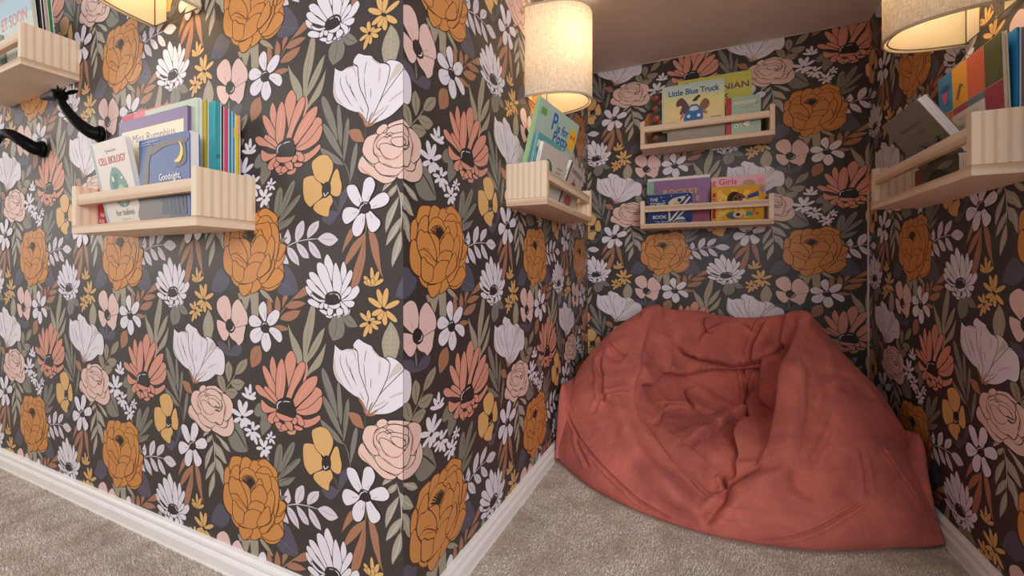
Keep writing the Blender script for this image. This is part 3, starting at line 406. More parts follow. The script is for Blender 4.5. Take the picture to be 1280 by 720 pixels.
22 30 82 88 10 -13 8 -14 9 -12 16 -8 19 -8 17 -3 13 2 14 5 16 3 23 -3 25 -7 27 -5 31 -5 33 -3 29 -2 80 33 25 15 27 14 29 9 28 6 25 9 23 15 22 18 16 20 8 23 2 25 0 25 -6 21 -9 20 -3 23 10 28 16 29 11 28 2 24 -2 22 -8 20 -15 23 -20 23 -22 18 -20 12 -21 8 -27 5 -39 1 -43 -3 -90 -26 -17 5 -18 0 -14 -2 -7 -6 -5 -8 -11 -3 -15 11 -18 16 -20 11 -25 5 -30 1 -28 -3 -25 -9 -25 -12 -26 -15 -28 -16 -30 -19 -30 -16 -33 -13 -32 -11 -26 -11 -16 -14 -12 -15 -5 -16 3 -18 9 -19 10 -18 12 -14 13 -12 10 -16 1 -22 -2 -24 1 -24 7 -23 11 -23 15 -18 20 -12 23 -8 23 -7 17 -5 18 -5
16 31 -69 272 -16 2 -14 10 -10 13 -11 20 -10 24 -3 24 7 20 14 19 21 16 29 13 35 10 32 11 27 15 25 16 25 14 26 14 25 13 27 9 30 3 30 -1 28 -5 24 -12 20 -15 8 -14 -14 -7 -24 -1 -24 -3 -34 -7 -39 -10 -33 -12 -21 -17 -15 -20 -19 -21 -24 -18 -27 -17 -26 -19 -25 -25 -23 -25
22 32 -74 278 -8 1 -11 9 -9 11 -11 19 -9 23 -2 22 6 19 13 17 19 16 29 12 34 10 33 12 28 14 25 16 25 15 25 14 25 13 25 8 29 3 29 -1 25 -5 22 -10 19 -14 6 -9 -10 -3 -23 -1 -25 -3 -35 -7 -39 -10 -35 -13 -22 -17 -15 -21 -18 -20 -24 -18 -28 -17 -26 -19 -25 -25 -23 -26
16 32 646 290 17 23 13 34 9 32 3 24 -3 23 -7 22 -14 23 -19 22 -26 19 -34 14 -39 10 -39 5 -36 -3 -38 -8 -82 -17 -24 -1 -20 -8 -8 -15 12 -20 24 -23 24 -23 81 7 32 -2 29 -5 26 -10 22 -13 19 -17 12 -21 7 -25 9 -20 13 -16 16 -12
22 33 641 294 12 18 13 32 8 31 3 24 -2 22 -8 21 -13 23 -19 22 -24 18 -33 14 -39 10 -37 4 -36 -3 -36 -7 -78 -16 -22 -1 -17 -7 -7 -10 11 -17 23 -23 24 -23 82 12 32 -3 30 -5 27 -10 23 -14 19 -17 13 -22 7 -24 9 -21 12 -14 15 -12
16 34 460 68 9 -6 18 4 17 5 25 6 30 8 29 12 26 16 24 19 17 23 10 24 2 26 -1 25 -4 25 -8 24 -13 22 -22 24 -28 23 -28 19 -31 20 -31 17 -28 -6 2 -35 14 -52 11 -48 3 -35 1 -33 -4 -33 -13 -35 -18 -35
22 35 469 71 5 -2 14 4 17 5 25 5 29 8 26 11 24 14 21 18 16 20 8 22 3 25 -1 25 -4 24 -8 23 -13 22 -21 24 -28 22 -27 19 -31 20 -31 17 -11 2 3 -31 13 -52 11 -49 4 -35 0 -34 -4 -33 -13 -37 -18 -34
16 36 202 66 -5 -10 5 -13 11 -9 18 -7 24 -4 24 -4 30 -4 34 -4 30 -1 87 34 31 16 18 15 -11 9 -28 1 -31 -4 -92 -19 -42 4 -37 3 -26 1 -24 -1
22 37 207 60 -2 -5 4 -9 8 -7 15 -6 23 -4 24 -4 30 -4 33 -4 30 -1 85 33 31 16 12 8 -9 4 -25 1 -28 -4 -91 -18 -42 4 -36 3 -25 1 -23 -1
16 38 76 87 3 -14 12 -15 14 -12 17 -10 21 -8 19 -4 18 2 15 6 11 8 3 11 -4 12 -9 12 -22 16 -29 17 -27 10 -20 -5 -15 -12
22 39 84 85 3 -11 10 -13 12 -11 16 -9 19 -7 17 -4 15 2 14 5 9 7 2 8 -3 10 -7 9 -21 15 -28 17 -24 8 -15 -3 -13 -11
16 40 -75 250 -5 -17 0 -18 5 -19 7 -22 12 -25 16 -21 21 -14 24 -9 25 -6 28 -2 29 1 18 7 -6 16 -17 18 -15 19 -9 22 -6 25 -1 23 2 21 7 18 12 16 24 11 32 9 20 9 0 12 -13 11 -16 8 -19 9 -24 7 -25 1 -24 -8 -23 -15 -22 -17 -22 -22 -21 -24
22 41 -67 247 -5 -16 0 -16 5 -18 7 -23 11 -23 15 -19 18 -13 23 -8 23 -5 27 -3 27 1 14 5 -5 9 -18 18 -15 21 -9 23 -7 26 -1 24 2 21 7 20 14 17 26 12 31 9 19 8 -1 5 -10 9 -14 7 -19 8 -22 7 -22 1 -22 -8 -22 -14 -22 -17 -21 -21 -20 -25
16 42 60 362 16 -10 22 -6 20 -4 16 -3 15 0 15 4 23 13 27 18 25 14 20 7 20 4 21 1 25 -1 25 -4 21 -8 73 17 16 -8 13 -9 7 -12 4 -15 11 -8 27 5 33 12 22 18 -2 20 -16 19 -24 16 -32 6 -38 2 -91 -21 -24 19 -25 17 -25 12 -25 4 -25 -2 -26 -3 -28 -3 -30 -5 -29 -9 -26 -15 -23 -20 -17 -17 -10 -15 -4 -15
22 43 66 365 12 -7 21 -6 19 -4 15 -2 14 -1 12 3 23 13 26 18 26 14 21 8 21 4 23 2 25 -2 26 -4 24 -9 76 19 18 -8 14 -10 8 -13 3 -14 8 -6 23 4 29 11 15 11 -3 15 -15 19 -22 14 -31 7 -38 2 -89 -18 -24 19 -24 17 -23 11 -23 3 -23 -2 -26 -3 -28 -4 -30 -5 -27 -8 -25 -15 -22 -18 -17 -18 -9 -13 -4 -14
16 44 48 194 4 -17 7 -16 12 -16 20 -15 25 -15 23 -11 21 -3 19 1 13 -2 6 -8 4 -13 11 -12 25 -8 30 -7 32 -4 33 0 34 2 86 35 18 13 14 13 10 14 16 28 16 33 9 31 0 24 -6 20 -7 20 -5 31 -6 34 -9 29 -13 22 -15 17 -20 10 -24 2 -76 -13 -25 6 -27 0 -29 -4 -29 -7 -30 -10 -30 -12 -26 -12 -17 -8 -15 -9 -12 -10 -9 -12 -6 -14 -7 -13 -13 -13 -15 -15 -11 -17 -6 -22 -1 -25
22 45 56 193 4 -16 6 -14 11 -14 19 -15 23 -14 22 -10 18 -3 19 1 17 -3 10 -11 4 -13 8 -9 22 -8 30 -6 30 -4 33 0 33 2 85 34 15 11 12 11 10 13 15 27 15 33 10 29 -1 22 -6 20 -7 21 -5 30 -6 34 -9 29 -12 21 -15 17 -18 9 -75 -19 -20 9 -22 6 -25 0 -28 -4 -29 -7 -30 -10 -30 -12 -25 -12 -16 -8 -15 -8 -12 -9 -8 -12 -6 -13 -7 -14 -13 -14 -15 -14 -11 -16 -5 -21 -1 -24
16 46 190 122 -3 -16 9 -19 17 -15 25 -10 30 -7 32 -4 34 0 34 2 86 37 17 17 8 17 4 15 0 14 -4 14 -12 7 -20 -7 -77 -31 -19 -1 -26 2 -29 3 -29 0 -29 -3 -29 -6
22 47 197 117 -2 -12 8 -15 14 -14 22 -9 30 -6 30 -4 33 0 34 2 83 35 14 13 7 15 3 14 1 14 -4 12 -8 5 -14 -5 -76 -32 -20 -1 -26 2 -29 3 -28 0 -28 -3 -28 -6
16 48 82 216 -3 -17 7 -17 13 -15 18 -14 23 -11 21 -8 17 0 13 5 14 1 18 -5 22 -8 23 -6 45 -2 53 0 101 45 21 26 5 24 -4 21 -11 17 -18 15 -18 10 -11 4 -66 -15 -13 6 -24 4 -30 2 -31 1 -35 0 -38 -1 -35 -6 -31 -15 -29 -21
22 49 89 212 -2 -13 6 -15 11 -14 17 -12 21 -11 20 -7 13 1 13 4 16 1 20 -5 22 -8 22 -5 44 -3 52 0 98 43 17 21 4 21 -3 20 -11 17 -17 13 -17 10 -64 -15 -9 7 -11 4 -22 4 -29 2 -31 0 -35 1 -37 -1 -33 -6 -31 -15 -27 -20
16 50 233 190 0 -12 10 -11 14 -8 19 -4 23 -1 22 1 22 1 21 3 72 32 8 19 0 18 -5 13 -8 9 -65 -11 -14 6 -20 0 -23 -4 -22 -8 -22 -13 -20 -15
22 51 240 187 1 -8 7 -9 10 -6 17 -3 23 -1 21 1 22 1 20 3 13 6 61 36 -1 17 -4 12 -60 -11 -8 9 -10 5 -18 0 -22 -4 -21 -8 -20 -12 -20 -15
16 52 109 209 9 -11 16 -6 17 -2 17 -1 19 2 19 4 21 8 22 10 21 9 22 8 21 6 19 4 19 1 19 -1 69 33 -3 13 -68 -7 -14 16 -15 14 -19 11 -20 9 -20 7 -23 3 -22 0 -23 -6 -23 -9 -20 -12 -15 -13 -13 -15 -10 -17 -11 -19 -9 -21
22 53 116 209 6 -7 13 -4 15 -2 16 -1 18 2 18 4 21 8 21 10 22 9 22 7 21 7 20 5 20 0 19 -1 62 25 -57 -11 -11 17 -13 15 -15 13 -17 11 -18 8 -20 6 -21 3 -20 0 -22 -6 -22 -9 -19 -11 -15 -13 -12 -14 -10 -17 -11 -19 -8 -20
16 50 173 153 4 -6 6 -9 6 -8 7 -7 8 -4 10 -3 11 -3 10 0 11 3 12 4 12 4 8 4 1 -2 -7 -4 -10 -6 -12 -6 -13 -3 -12 1 -12 2 -11 4 -10 5 -9 8 -5 10 -4 9 -3 6
16 52 189 167 4 -4 6 -6 7 -6 5 -5 7 -2 8 -1 8 0 5 1 4 3 3 5 3 5 2 4 2 -1 -1 -4 0 -6 -3 -7 -5 -4 -8 -2 -9 0 -10 2 -9 3 -7 5 -6 8 -4 7 -3 5
16 54 373 232 64 18 15 -4 14 -7 10 -9 3 -13 0 -15 -4 -15 -3 -10 -2 -1 0 10 0 13 0 14 -3 12 -9 8 -13 7 -12 6 -62 -14
23 54 150 314 13 6 17 10 22 8 22 4 22 1 22 -1 23 -3 21 -7 20 -13 17 -17 14 -17 10 -11 -2 -1 -11 10 -17 15 -18 15 -17 12 -18 5 -21 4 -21 1 -20 -1 -21 -5 -21 -6 -21 -6 -14 -5
23 54 53 228 4 -10 3 -14 3 -15 7 -13 13 -14 19 -15 16 -14 12 -11 -2 -1 -14 8 -19 13 -20 15 -14 16 -8 16 -4 16 1 14 1 9
23 46 117 354 13 5 19 6 21 6 21 6 20 9 21 11 21 8 14 6 2 -2 -12 -9 -18 -11 -21 -11 -21 -9 -21 -6 -22 -6 -21 -3 -14 -2
23 45 2399 368 9 10 14 14 18 15 18 13 23 15 27 15 25 12 18 8 2 -2 -15 -11 -23 -15 -26 -15 -22 -14 -19 -13 -17 -14 -17 -12 -13 -8
23 46 543 177 -3 18 -3 27 -2 29 -3 24 -8 19 -9 18 -8 17 -4 12 3 2 9 -10 13 -13 10 -19 7 -20 4 -25 2 -29 -2 -28 -2 -20
23 54 73 259 4 9 7 12 10 11 9 8 9 4 11 2 10 0 6 -1 1 -2 -5 -3 -8 -2 -9 -2 -7 -3 -8 -8 -10 -10 -10 -10 -8 -6
16 14 1952 503 -28 -38 -39 -40 -36 -29 -19 -9 -24 -3 -24 1 -28 3 -31 6 -24 14 -11 23 -2 28 -1 28 0 26 3 25 4 24 4 22 5 21 11 20 19 23 25 22 23 13 20 -2 19 -11 17 -12 38 -19 46 -25 33 -26 12 -28 -1 -29
24 15 1945 506 -27 -37 -39 -40 -35 -29 -18 -8 -22 -2 -23 0 -27 3 -29 6 -20 11 -9 21 -3 27 0 28 0 25 2 25 4 24 4 22 6 20 10 19 19 23 24 21 22 13 14 -2 16 -10 18 -12 38 -20 45 -23 31 -25 11 -26 -1 -27
16 14 2035 478 13 -35 18 -36 17 -29 11 -12 15 -10 14 -4 12 4 9 9 6 11 7 20 6 25 5 24 7 19 8 20 3 20 0 26 -5 27 -7 22 -9 13 -14 11 -17 6 -20 0 -23 -5 -20 -7 -15 -9 -13 -12 -8 -15 -4 -23 0 -29
24 15 2042 478 13 -34 17 -36 17 -28 10 -11 13 -9 10 -3 8 3 7 8 6 11 7 19 6 25 5 24 8 20 7 19 3 20 0 25 -5 27 -6 21 -8 11 -12 9 -13 5 -18 -1 -22 -4 -19 -7 -15 -9 -11 -10 -8 -14 -4 -23 0 -28
16 21 1946 479 -28 -13 -33 -15 -29 -21 -20 -30 -15 -34 -11 -31 -6 -23 -3 -23 3 -20 11 -15 17 -12 19 -10 22 -10 25 -9 26 -6 26 -1 27 2 24 6 18 9 14 11 13 14 14 17 15 20 8 22 1 23 -4 26 -9 26 -15 30 -19 32 -16 25 -7 15 -8 15 -14 9 -15 -5 -15 -12
24 22 1951 474 -28 -13 -33 -15 -27 -20 -20 -29 -15 -34 -10 -31 -7 -22 -2 -22 2 -18 10 -13 15 -11 19 -9 21 -11 23 -8 24 -6 26 -1 26 2 22 6 17 8 13 11 12 14 15 17 14 19 8 21 1 22 -4 25 -9 26 -15 29 -18 31 -16 26 -8 15 -7 14 -7 5 -10 -4 -15 -11
16 16 1948 603 -36 14 -38 17 -30 18 -16 17 -7 19 3 17 16 19 27 17 28 15 31 12 32 10 27 5 14 1 16 -2 12 -9 6 -19 2 -25 5 -23 12 -18 14 -18 11 -17 2 -17 -3 -15 -5 -13 -7 -12 -10 -11 -16 -4 -26 2 -31 9
24 17 1950 608 -36 14 -37 16 -28 17 -14 15 -7 17 3 15 15 17 26 18 28 14 30 12 32 10 26 5 13 1 12 -2 8 -5 4 -17 3 -25 5 -24 13 -20 14 -17 10 -16 2 -15 -3 -15 -5 -12 -7 -12 -8 -9 -14 -4 -23 3 -30 8
21 23 1934 544 1 -19 5 -19 9 -16 12 -13 16 -10 16 -6 15 -1 14 3 12 7 8 11 6 15 3 16 2 19 -2 19 -5 18 -10 14 -15 11 -16 8 -17 6 -18 2 -15 -5 -11 -16 -7 -22
17 24 1956 563 2 7 3 10 6 10 10 5 13 -7 13 -11 12 -11 8 -7 -8 -4 -8 7 -11 11 -12 10 -5 3 -3 -2 -4 -8 -3 -10 -2 -7
16 46 2426 684 -9 -17 -3 -24 0 -22 2 -21 5 -20 4 -20 3 -20 3 -19 6 -17 9 -15 12 -13 14 -10 19 -5 21 -1 20 5 17 14 14 20 9 21 1 20 -5 20 -7 20 -12 20 -14 19 -13 19 -11 19 -10 18 -14 13 -20 6 -23 -1
17 47 2431 681 -7 -15 -3 -22 0 -23 2 -20 4 -20 5 -20 3 -19 3 -19 5 -17 9 -14 11 -13 13 -8 17 -5 19 -1 16 4 15 12 14 20 9 19 1 19 -5 20 -7 19 -11 19 -14 20 -14 18 -11 20 -10 18 -12 11 -17 5 -20 -1
16 48 2395 718 -23 -4 -25 -12 -24 -15 -22 -20 -21 -24 -17 -23 -11 -19 -9 -19 -4 -18 0 -17 3 -16 10 -12 18 -8 22 -2 21 0 19 4 16 8 14 11 13 17 12 21 10 22 14 27 14 30 7 25 -5 20 -14 16
17 49 2394 713 -19 -3 -25 -12 -23 -15 -21 -19 -20 -24 -17 -22 -11 -19 -8 -18 -4 -17 0 -16 3 -15 8 -10 15 -7 22 -2 19 1 16 3 15 7 13 10 12 16 11 20 11 23 14 27 14 29 6 24 -5 17 -12 15
16 50 2403 751 -15 -18 -32 -11 -30 -9 -25 -5 -25 -3 -22 1 -20 5 -17 7 -13 12 -10 16 -6 19 -3 19 1 16 4 16 8 14 10 14 15 14 20 5 26 -6 30 -12 28 -17 32 -24 30 -28
17 51 2397 751 -13 -14 -30 -11 -30 -8 -24 -5 -24 -2 -21 1 -18 3 -15 7 -12 11 -9 15 -6 18 -3 18 1 16 4 15 7 13 10 14 13 11 15 5 24 -5 29 -13 28 -16 31 -23 30 -28
16 52 2456 761 -23 -2 -28 11 -24 13 -18 12 -16 14 -13 16 -13 19 -10 22 -7 21 -2 19 3 19 5 16 9 15 13 13 15 7 20 1 22 -4 19 -10 16 -17 14 -22 11 -22 7 -20 4 -19 1 -22 3 -28 0 -31
17 53 2451 764 -16 0 -26 10 -24 13 -18 12 -14 13 -13 16 -13 19 -10 21 -6 20 -2 18 2 18 6 16 8 14 11 11 13 7 17 0 20 -4 17 -9 16 -16 13 -21 11 -22 6 -19 4 -19 2 -21 2 -29 0 -30
16 53 -38 771 9 -14 17 -9 21 0 22 13 24 21 21 20 21 15 19 15 13 16 4 18 -3 18 -9 17 -17 17 -23 17 -22 10 -20 1 -18 -6 -16 -11 -12 -16 -9 -22 -8 -23 -8 -32 -6 -36
17 54 -32 772 8 -12 14 -8 17 0 19 12 24 21 22 20 20 16 19 14 12 14 3 16 -2 17 -9 16 -16 17 -22 16 -21 9 -16 1 -16 -5 -14 -10 -11 -15 -9 -21 -7 -22 -8 -32 -7 -36
16 48 -7 690 17 -18 26 -18 25 -16 23 -13 22 -10 22 -7 19 -4 19 0 18 5 17 10 15 16 9 15 3 15 -2 15 -8 14 -14 13 -18 13 -23 9 -35 8 -42 5 -33 3 -15 0 -15 -1 -12 -7 -11 -12 -8 -17
17 49 -1 692 16 -16 25 -19 25 -15 22 -13 23 -10 20 -6 18 -4 18 0 16 4 15 10 14 14 9 14 2 14 -2 13 -8 13 -12 13 -18 12 -22 9 -34 7 -41 5 -33 3 -14 0 -13 -1 -10 -5 -9 -11 -8 -16
15 50 2376 636 5 12 10 16 10 16 10 11 1 -1 -4 -12 -10 -16 -10 -16 -10 -11
15 50 2501 618 -6 9 -5 13 -5 14 -1 10 2 1 6 -9 5 -14 5 -13 1 -11
15 50 96 705 -13 3 -16 7 -17 6 -9 7 1 1 12 -2 17 -7 16 -7 10 -6
15 55 12 783 3 10 9 13 8 14 8 8 2 -1 -3 -10 -9 -13 -8 -13 -8 -8
15 54 2430 862 5 -11 3 -17 3 -17 0 -12 -2 0 -5 11 -3 17 -4 16 1 12
15 54 2308 773 14 -1 19 -4 19 -4 12 -5 -1 -2 -14 1 -19 4 -19 4 -12 5
21 55 2386 724 2 -12 5 -12 7 -10 8 -8 9 -6 12 -4 18 -1 20 2 18 3 12 5 9 7 7 9 7 12 4 14 0 13 -5 12 -10 12 -13 9 -17 6 -20 4 -19 0 -16 -4 -13 -7 -11 -8 -7 -11 -5 -13
17 56 2396 746 4 -5 5 -9 5 -10 6 -7 8 -6 11 -5 10 -6 7 -4 -1 -2 -9 2 -12 3 -12 6 -11 7 -6 9 -5 10 -2 10 -1 7
17 57 2440 682 8 5 14 3 13 3 10 -1 0 -1 -8 -5 -13 -3 -14 -3 -10 1
16 0 553 1838 -33 -15 -37 -25 -33 -24 -25 -21 -20 -20 -16 -22 -11 -25 -6 -26 0 -24 5 -21 12 -19 18 -17 29 -18 34 -17 34 -9 31 2 27 11 22 16 18 24 14 30 10 29 6 29 3 28 -1 28 -6 27 -10 27 -12 21 -12 15 -18 13
25 1 557 1832 -30 -14 -37 -24 -32 -25 -24 -19 -20 -20 -15 -21 -11 -24 -6 -26 0 -23 5 -20 11 -17 17 -16 27 -18 33 -16 30 -8 26 2 25 10 20 14 17 23 13 29 10 30 7 28 3 28 -1 27 -6 26 -10 27 -12 20 -11 14 -14 11
16 3 625 1816 -3 -32 0 -38 3 -35 2 -27 5 -25 9 -23 17 -22 21 -19 21 -15 17 -7 19 -3 18 3 21 14 23 20 21 22 23 25 23 28 18 27 10 25 5 24 1 23 -2 20 -5 19 -19 16 -51 16 -66 14 -53 9 -18 -2 -15 -7 -12 -8 -13 -12 -13 -13
25 4 634 1815 -3 -31 1 -38 2 -35 3 -27 4 -24 9 -22 16 -21 21 -19 19 -13 14 -6 15 -3 14 2 19 13 22 19 21 22 23 25 23 28 17 26 10 25 5 23 0 22 -1 19 -5 18 -15 13 -48 15 -66 15 -51 8 -14 -1 -12 -6 -11 -9 -13 -10 -12 -13
16 19 559 1838 -37 -16 -45 -13 -38 -8 -20 -3 -21 0 -17 8 -6 17 1 24 5 25 7 24 12 25 15 25 21 26 24 26 24 18 21 6 23 0 22 -8 18 -16 17 -23 11 -20 3 -15 -2 -14 -4 -15 -6 -23 -9 -26
25 20 551 1843 -34 -16 -44 -12 -38 -8 -18 -3 -17 0 -10 4 -5 15 1 23 4 24 8 24 11 24 15 25 21 26 24 25 22 18 17 4 19 0 16 -6 17 -15 16 -22 11 -19 3 -14 -2 -13 -5 -14 -5 -23 -9 -26
16 21 668 1878 42 -12 48 -12 40 -9 26 -6 25 -4 18 8 -2 26 -11 37 -10 32 -4 22 -3 21 -10 21 -21 22 -27 21 -27 12 -21 -6 -16 -15 -16 -14 -20 -9 -24 -8 -21 -10 -18 -12 -15 -14 -9 -14 -3 -14 2 -13 10 -13 17 -13 23 -13
25 22 672 1884 41 -13 47 -12 40 -9 26 -6 22 -3 10 4 -2 24 -11 36 -11 33 -3 22 -3 21 -9 19 -20 21 -26 20 -22 11 -13 -5 -15 -15 -17 -15 -22 -9 -23 -8 -20 -9 -17 -12 -14 -14 -9 -12 -3 -12 2 -12 9 -11 15 -12 23 -12
23 20 504 1716 8 18 15 24 15 25 12 15 2 0 -8 -17 -15 -25 -15 -24 -13 -16
23 23 767 1787 -18 10 -24 17 -24 17 -15 12 1 1 18 -10 24 -17 24 -17 15 -12
23 21 471 1888 15 3 22 2 23 2 15 -1 1 -1 -15 -3 -22 -1 -23 -2 -16 0
23 23 736 1934 -14 -7 -21 -8 -22 -8 -16 -4 -1 1 13 7 22 8 22 8 16 4
21 24 535 1852 2 -17 7 -18 11 -13 14 -11 18 -6 18 -2 18 6 18 10 16 13 14 15 12 18 7 17 1 15 -4 15 -9 13 -15 12 -20 10 -22 4 -23 -5 -24 -11 -19 -13 -12 -16 -6 -18
17 25 613 1907 10 0 13 -1 15 -4 12 -7 6 -10 3 -12 -1 -11 -2 -7 -4 0 -3 7 -4 11 -3 10 -4 7 -7 4 -11 3 -12 4 -8 3
16 2 1135 1791 -19 -18 -23 -25 -19 -25 -13 -21 -9 -20 -4 -20 4 -19 10 -18 13 -16 16 -14 20 -11 21 -5 19 7 17 14 12 16 6 24 2 28 -1 29 -2 29 -6 29 -7 23 -8 9 -14 5
17 3 1141 1786 -18 -16 -22 -25 -19 -25 -12 -20 -9 -20 -4 -18 4 -18 9 -17 12 -15 15 -13 18 -10 15 -4 15 5 16 13 10 15 6 23 2 28 0 28 -3 29 -5 29 -7 21 -6 7 -10 4
16 4 1171 1797 1 -22 9 -26 13 -24 17 -19 22 -16 21 -13 19 -11 21 -9 21 -3 21 3 21 8 14 13 4 17 -4 22 -10 22 -15 22 -20 22 -23 19 -27 13 -30 9 -27 3 -21 -5 -18 -10
17 5 1180 1796 1 -21 8 -25 13 -23 16 -18 21 -15 20 -13 19 -11 19 -8 17 -3 19 3 19 7 12 11 2 16 -3 20 -9 21 -15 21 -20 22 -22 18 -25 12 -28 8 -24 3 -18 -4 -14 -9
16 4 1111 1822 -25 11 -34 10 -34 7 -29 2 -27 -2 -24 -6 -18 -11 -14 -15 -7 -16 -1 -18 5 -20 11 -16 15 -13 20 -11 22 -6 22 0 22 5 21 8 27 17 29 22 20 18 7 11 1 12
17 5 1106 1818 -23 10 -34 10 -32 6 -27 2 -26 -2 -21 -5 -16 -10 -12 -14 -7 -15 -1 -16 5 -18 9 -16 14 -11 19 -10 18 -5 19 0 20 4 19 8 27 16 28 22 20 18 6 9 1 9
16 6 1110 1837 -38 1 -47 10 -40 12 -24 10 -19 14 -13 16 -9 20 -4 23 5 21 15 21 22 19 28 10 32 -2 34 -11 30 -17 25 -27 21 -34 12 -29 0 -23 -9 -21
17 7 1107 1843 -34 1 -46 10 -38 11 -22 10 -18 12 -12 15 -8 19 -4 21 5 20 13 19 22 18 23 9 28 -1 32 -10 27 -16 24 -26 21 -33 11 -29 1 -21 -8 -19
16 8 1123 1908 12 -15 16 -13 17 -6 18 4 17 10 13 14 15 26 14 32 8 29 -1 23 -7 21 -11 19 -18 17 -22 15 -23 6 -23 -6 -20 -15 -16 -18 -12 -21 -9 -24 -2 -25 7 -25 13 -27
17 9 1130 1910 12 -14 14 -12 12 -5 13 4 16 9 12 13 14 25 14 32 8 28 -1 22 -7 20 -11 17 -16 17 -20 13 -18 5 -18 -5 -19 -14 -15 -17 -12 -20 -8 -23 -2 -24 6 -25 13 -25
16 10 1201 1865 5 -15 15 -12 20 -8 23 -2 26 2 26 5 26 9 27 11 20 16 14 22 7 24 1 22 -7 18 -14 15 -18 9 -20 -3 -21 -9 -20 -11 -19 -14 -20 -16 -19 -16 -21 -15 -20 -17
17 11 1209 1864 4 -12 13 -10 17 -7 20 -2 25 2 25 6 25 8 25 11 19 14 13 21 7 24 1 20 -6 16 -13 14 -13 6 -15 -2 -19 -9 -20 -11 -19 -13 -19 -15 -19 -17 -21 -15 -20 -16
15 4 1145 1688 -2 15 1 20 1 21 4 14 2 0 2 -15 -1 -20 -1 -21 -4 -14
15 6 1270 1742 -15 9 -20 16 -19 15 -12 12 2 1 16 -9 19 -16 20 -16 11 -12
15 6 1017 1795 14 8 23 7 22 8 17 4 1 -2 -14 -7 -22 -8 -23 -7 -17 -4
15 10 1172 1966 3 -11 -1 -14 -1 -15 -4 -10 -2 0 -2 11 1 14 1 15 3 10
15 10 1018 1927 19 -9 25 -15 25 -15 15 -12 -2 -1 -18 9 -25 15 -25 15 -15 12
15 12 1315 1896 -13 -8 -22 -8 -21 -9 -17 -5 -1 2 13 7 22 9 21 9 17 4
21 12 1090 1831 3 -14 6 -14 10 -11 15 -7 19 -3 18 0 16 4 16 8 12 11 9 14 5 18 1 16 -6 16 -10 15 -14 11 -18 3 -22 -1 -19 -3 -14 -6 -12 -7 -9 -10 -5 -12 -1 -14
17 13 1114 1820 7 -3 8 -5 8 -5 5 -3 8 0 10 3 11 1 8 1 2 -2 -6 -3 -10 -5 -12 -2 -13 -1 -11 5 -9 6 -5 7 -3 5
16 0 2058 1378 -23 -31 -29 -47 -23 -40 -12 -23 -9 -22 -4 -21 2 -21 8 -19 9 -16 9 -10 13 -7 15 1 17 16 18 24 15 23 10 18 7 18 5 19 3 35 2 42 -2 32 -5 15 -10 14
17 1 2064 1375 -23 -30 -28 -47 -23 -40 -12 -23 -9 -21 -4 -20 3 -20 7 -19 8 -14 8 -9 10 -6 8 0 16 15 18 23 15 23 10 18 6 17 5 19 3 35 2 41 -2 32 -4 14 -9 11
16 2 2161 1348 -1 -30 1 -37 4 -32 9 -26 12 -23 14 -13 15 7 11 18 8 19 6 19 4 22 -1 22 -8 25 -13 26 -12 22 -10 13 -11 11 -14 4 -7 -11 -5 -17
17 3 2168 1348 -1 -30 1 -36 4 -32 8 -25 12 -23 10 -10 7 5 10 16 8 19 6 19 4 21 -1 22 -8 24 -12 26 -12 20 -9 13 -11 11 -5 2 -5 -7 -4 -17
16 2 1997 1498 -27 -31 -27 -45 -23 -43 -21 -36 -18 -34 -12 -31 -6 -27 0 -25 6 -19 15 -11 20 -3 21 3 22 9 23 15 20 19 18 29 17 36 15 36 14 35 12 35 9 29 5 17 3 17 -7 14 -21 11 -31 6
17 3 2002 1494 -26 -29 -26 -45 -23 -43 -21 -36 -18 -34 -12 -30 -5 -26 0 -25 5 -17 11 -8 17 -2 18 2 21 9 22 14 18 18 18 28 17 36 15 35 14 35 12 35 9 29 5 17 3 16 -5 10 -19 10 -27 6
16 4 2083 1477 -13 -29 -5 -40 -1 -41 1 -41 5 -42 6 -35 6 -22 9 -20 12 -12 14 5 12 15 9 15 12 27 14 32 10 32 8 27 5 26 2 28 -2 32 -6 32 -14 23 -26 8 -33 -5
17 5 2089 1474 -12 -27 -5 -39 -1 -41 1 -41 5 -42 6 -34 6 -21 9 -20 8 -9 6 4 10 13 9 15 13 26 13 33 11 31 7 27 5 26 2 27 -2 31 -6 32 -12 20 -22 6 -29 -4
16 4 1991 1512 -31 -21 -40 -33 -38 -31 -33 -22 -32 -21 -26 -21 -17 -24 -11 -24 -1 -19 14 -12 22 -4 24 2 22 9 23 14 21 17 22 24 21 29 21 29 24 31 24 31 15 24 -1 12 -9 9
17 5 1995 1508 -29 -21 -40 -33 -38 -31 -34 -22 -31 -21 -25 -20 -17 -23 -10 -23 -2 -17 10 -8 20 -3 20 1 21 8 22 14 20 16 21 24 21 29 22 29 24 31 23 31 15 23 -1 8 -7 7
16 6 1822 1531 -25 -6 -32 -19 -26 -20 -14 -20 -7 -21 -2 -17 4 -8 11 -6 13 0 21 11 26 18 20 20 12 25 6 26
17 7 1819 1526 -18 -6 -31 -18 -25 -19 -13 -19 -7 -21 -2 -15 3 -5 8 -4 6 0 20 10 25 18 19 18 11 24 6 26
16 8 1980 1540 -27 -8 -34 -14 -36 -17 -36 -16 -37 -18 -31 -19 -24 -23 -17 -23 -10 -20 0 -13 7 -12 12 -7 17 -1 21 3 19 7 21 18 24 23 26 24 42 30 47 33 32 26 3 11 -6 12
17 9 1981 1535 -24 -7 -34 -15 -36 -16 -36 -16 -36 -18 -31 -19 -22 -22 -17 -23 -10 -19 0 -10 6 -9 9 -6 14 -1 18 3 17 6 21 17 23 23 26 24 42 31 47 33 32 25 2 8 -4 9
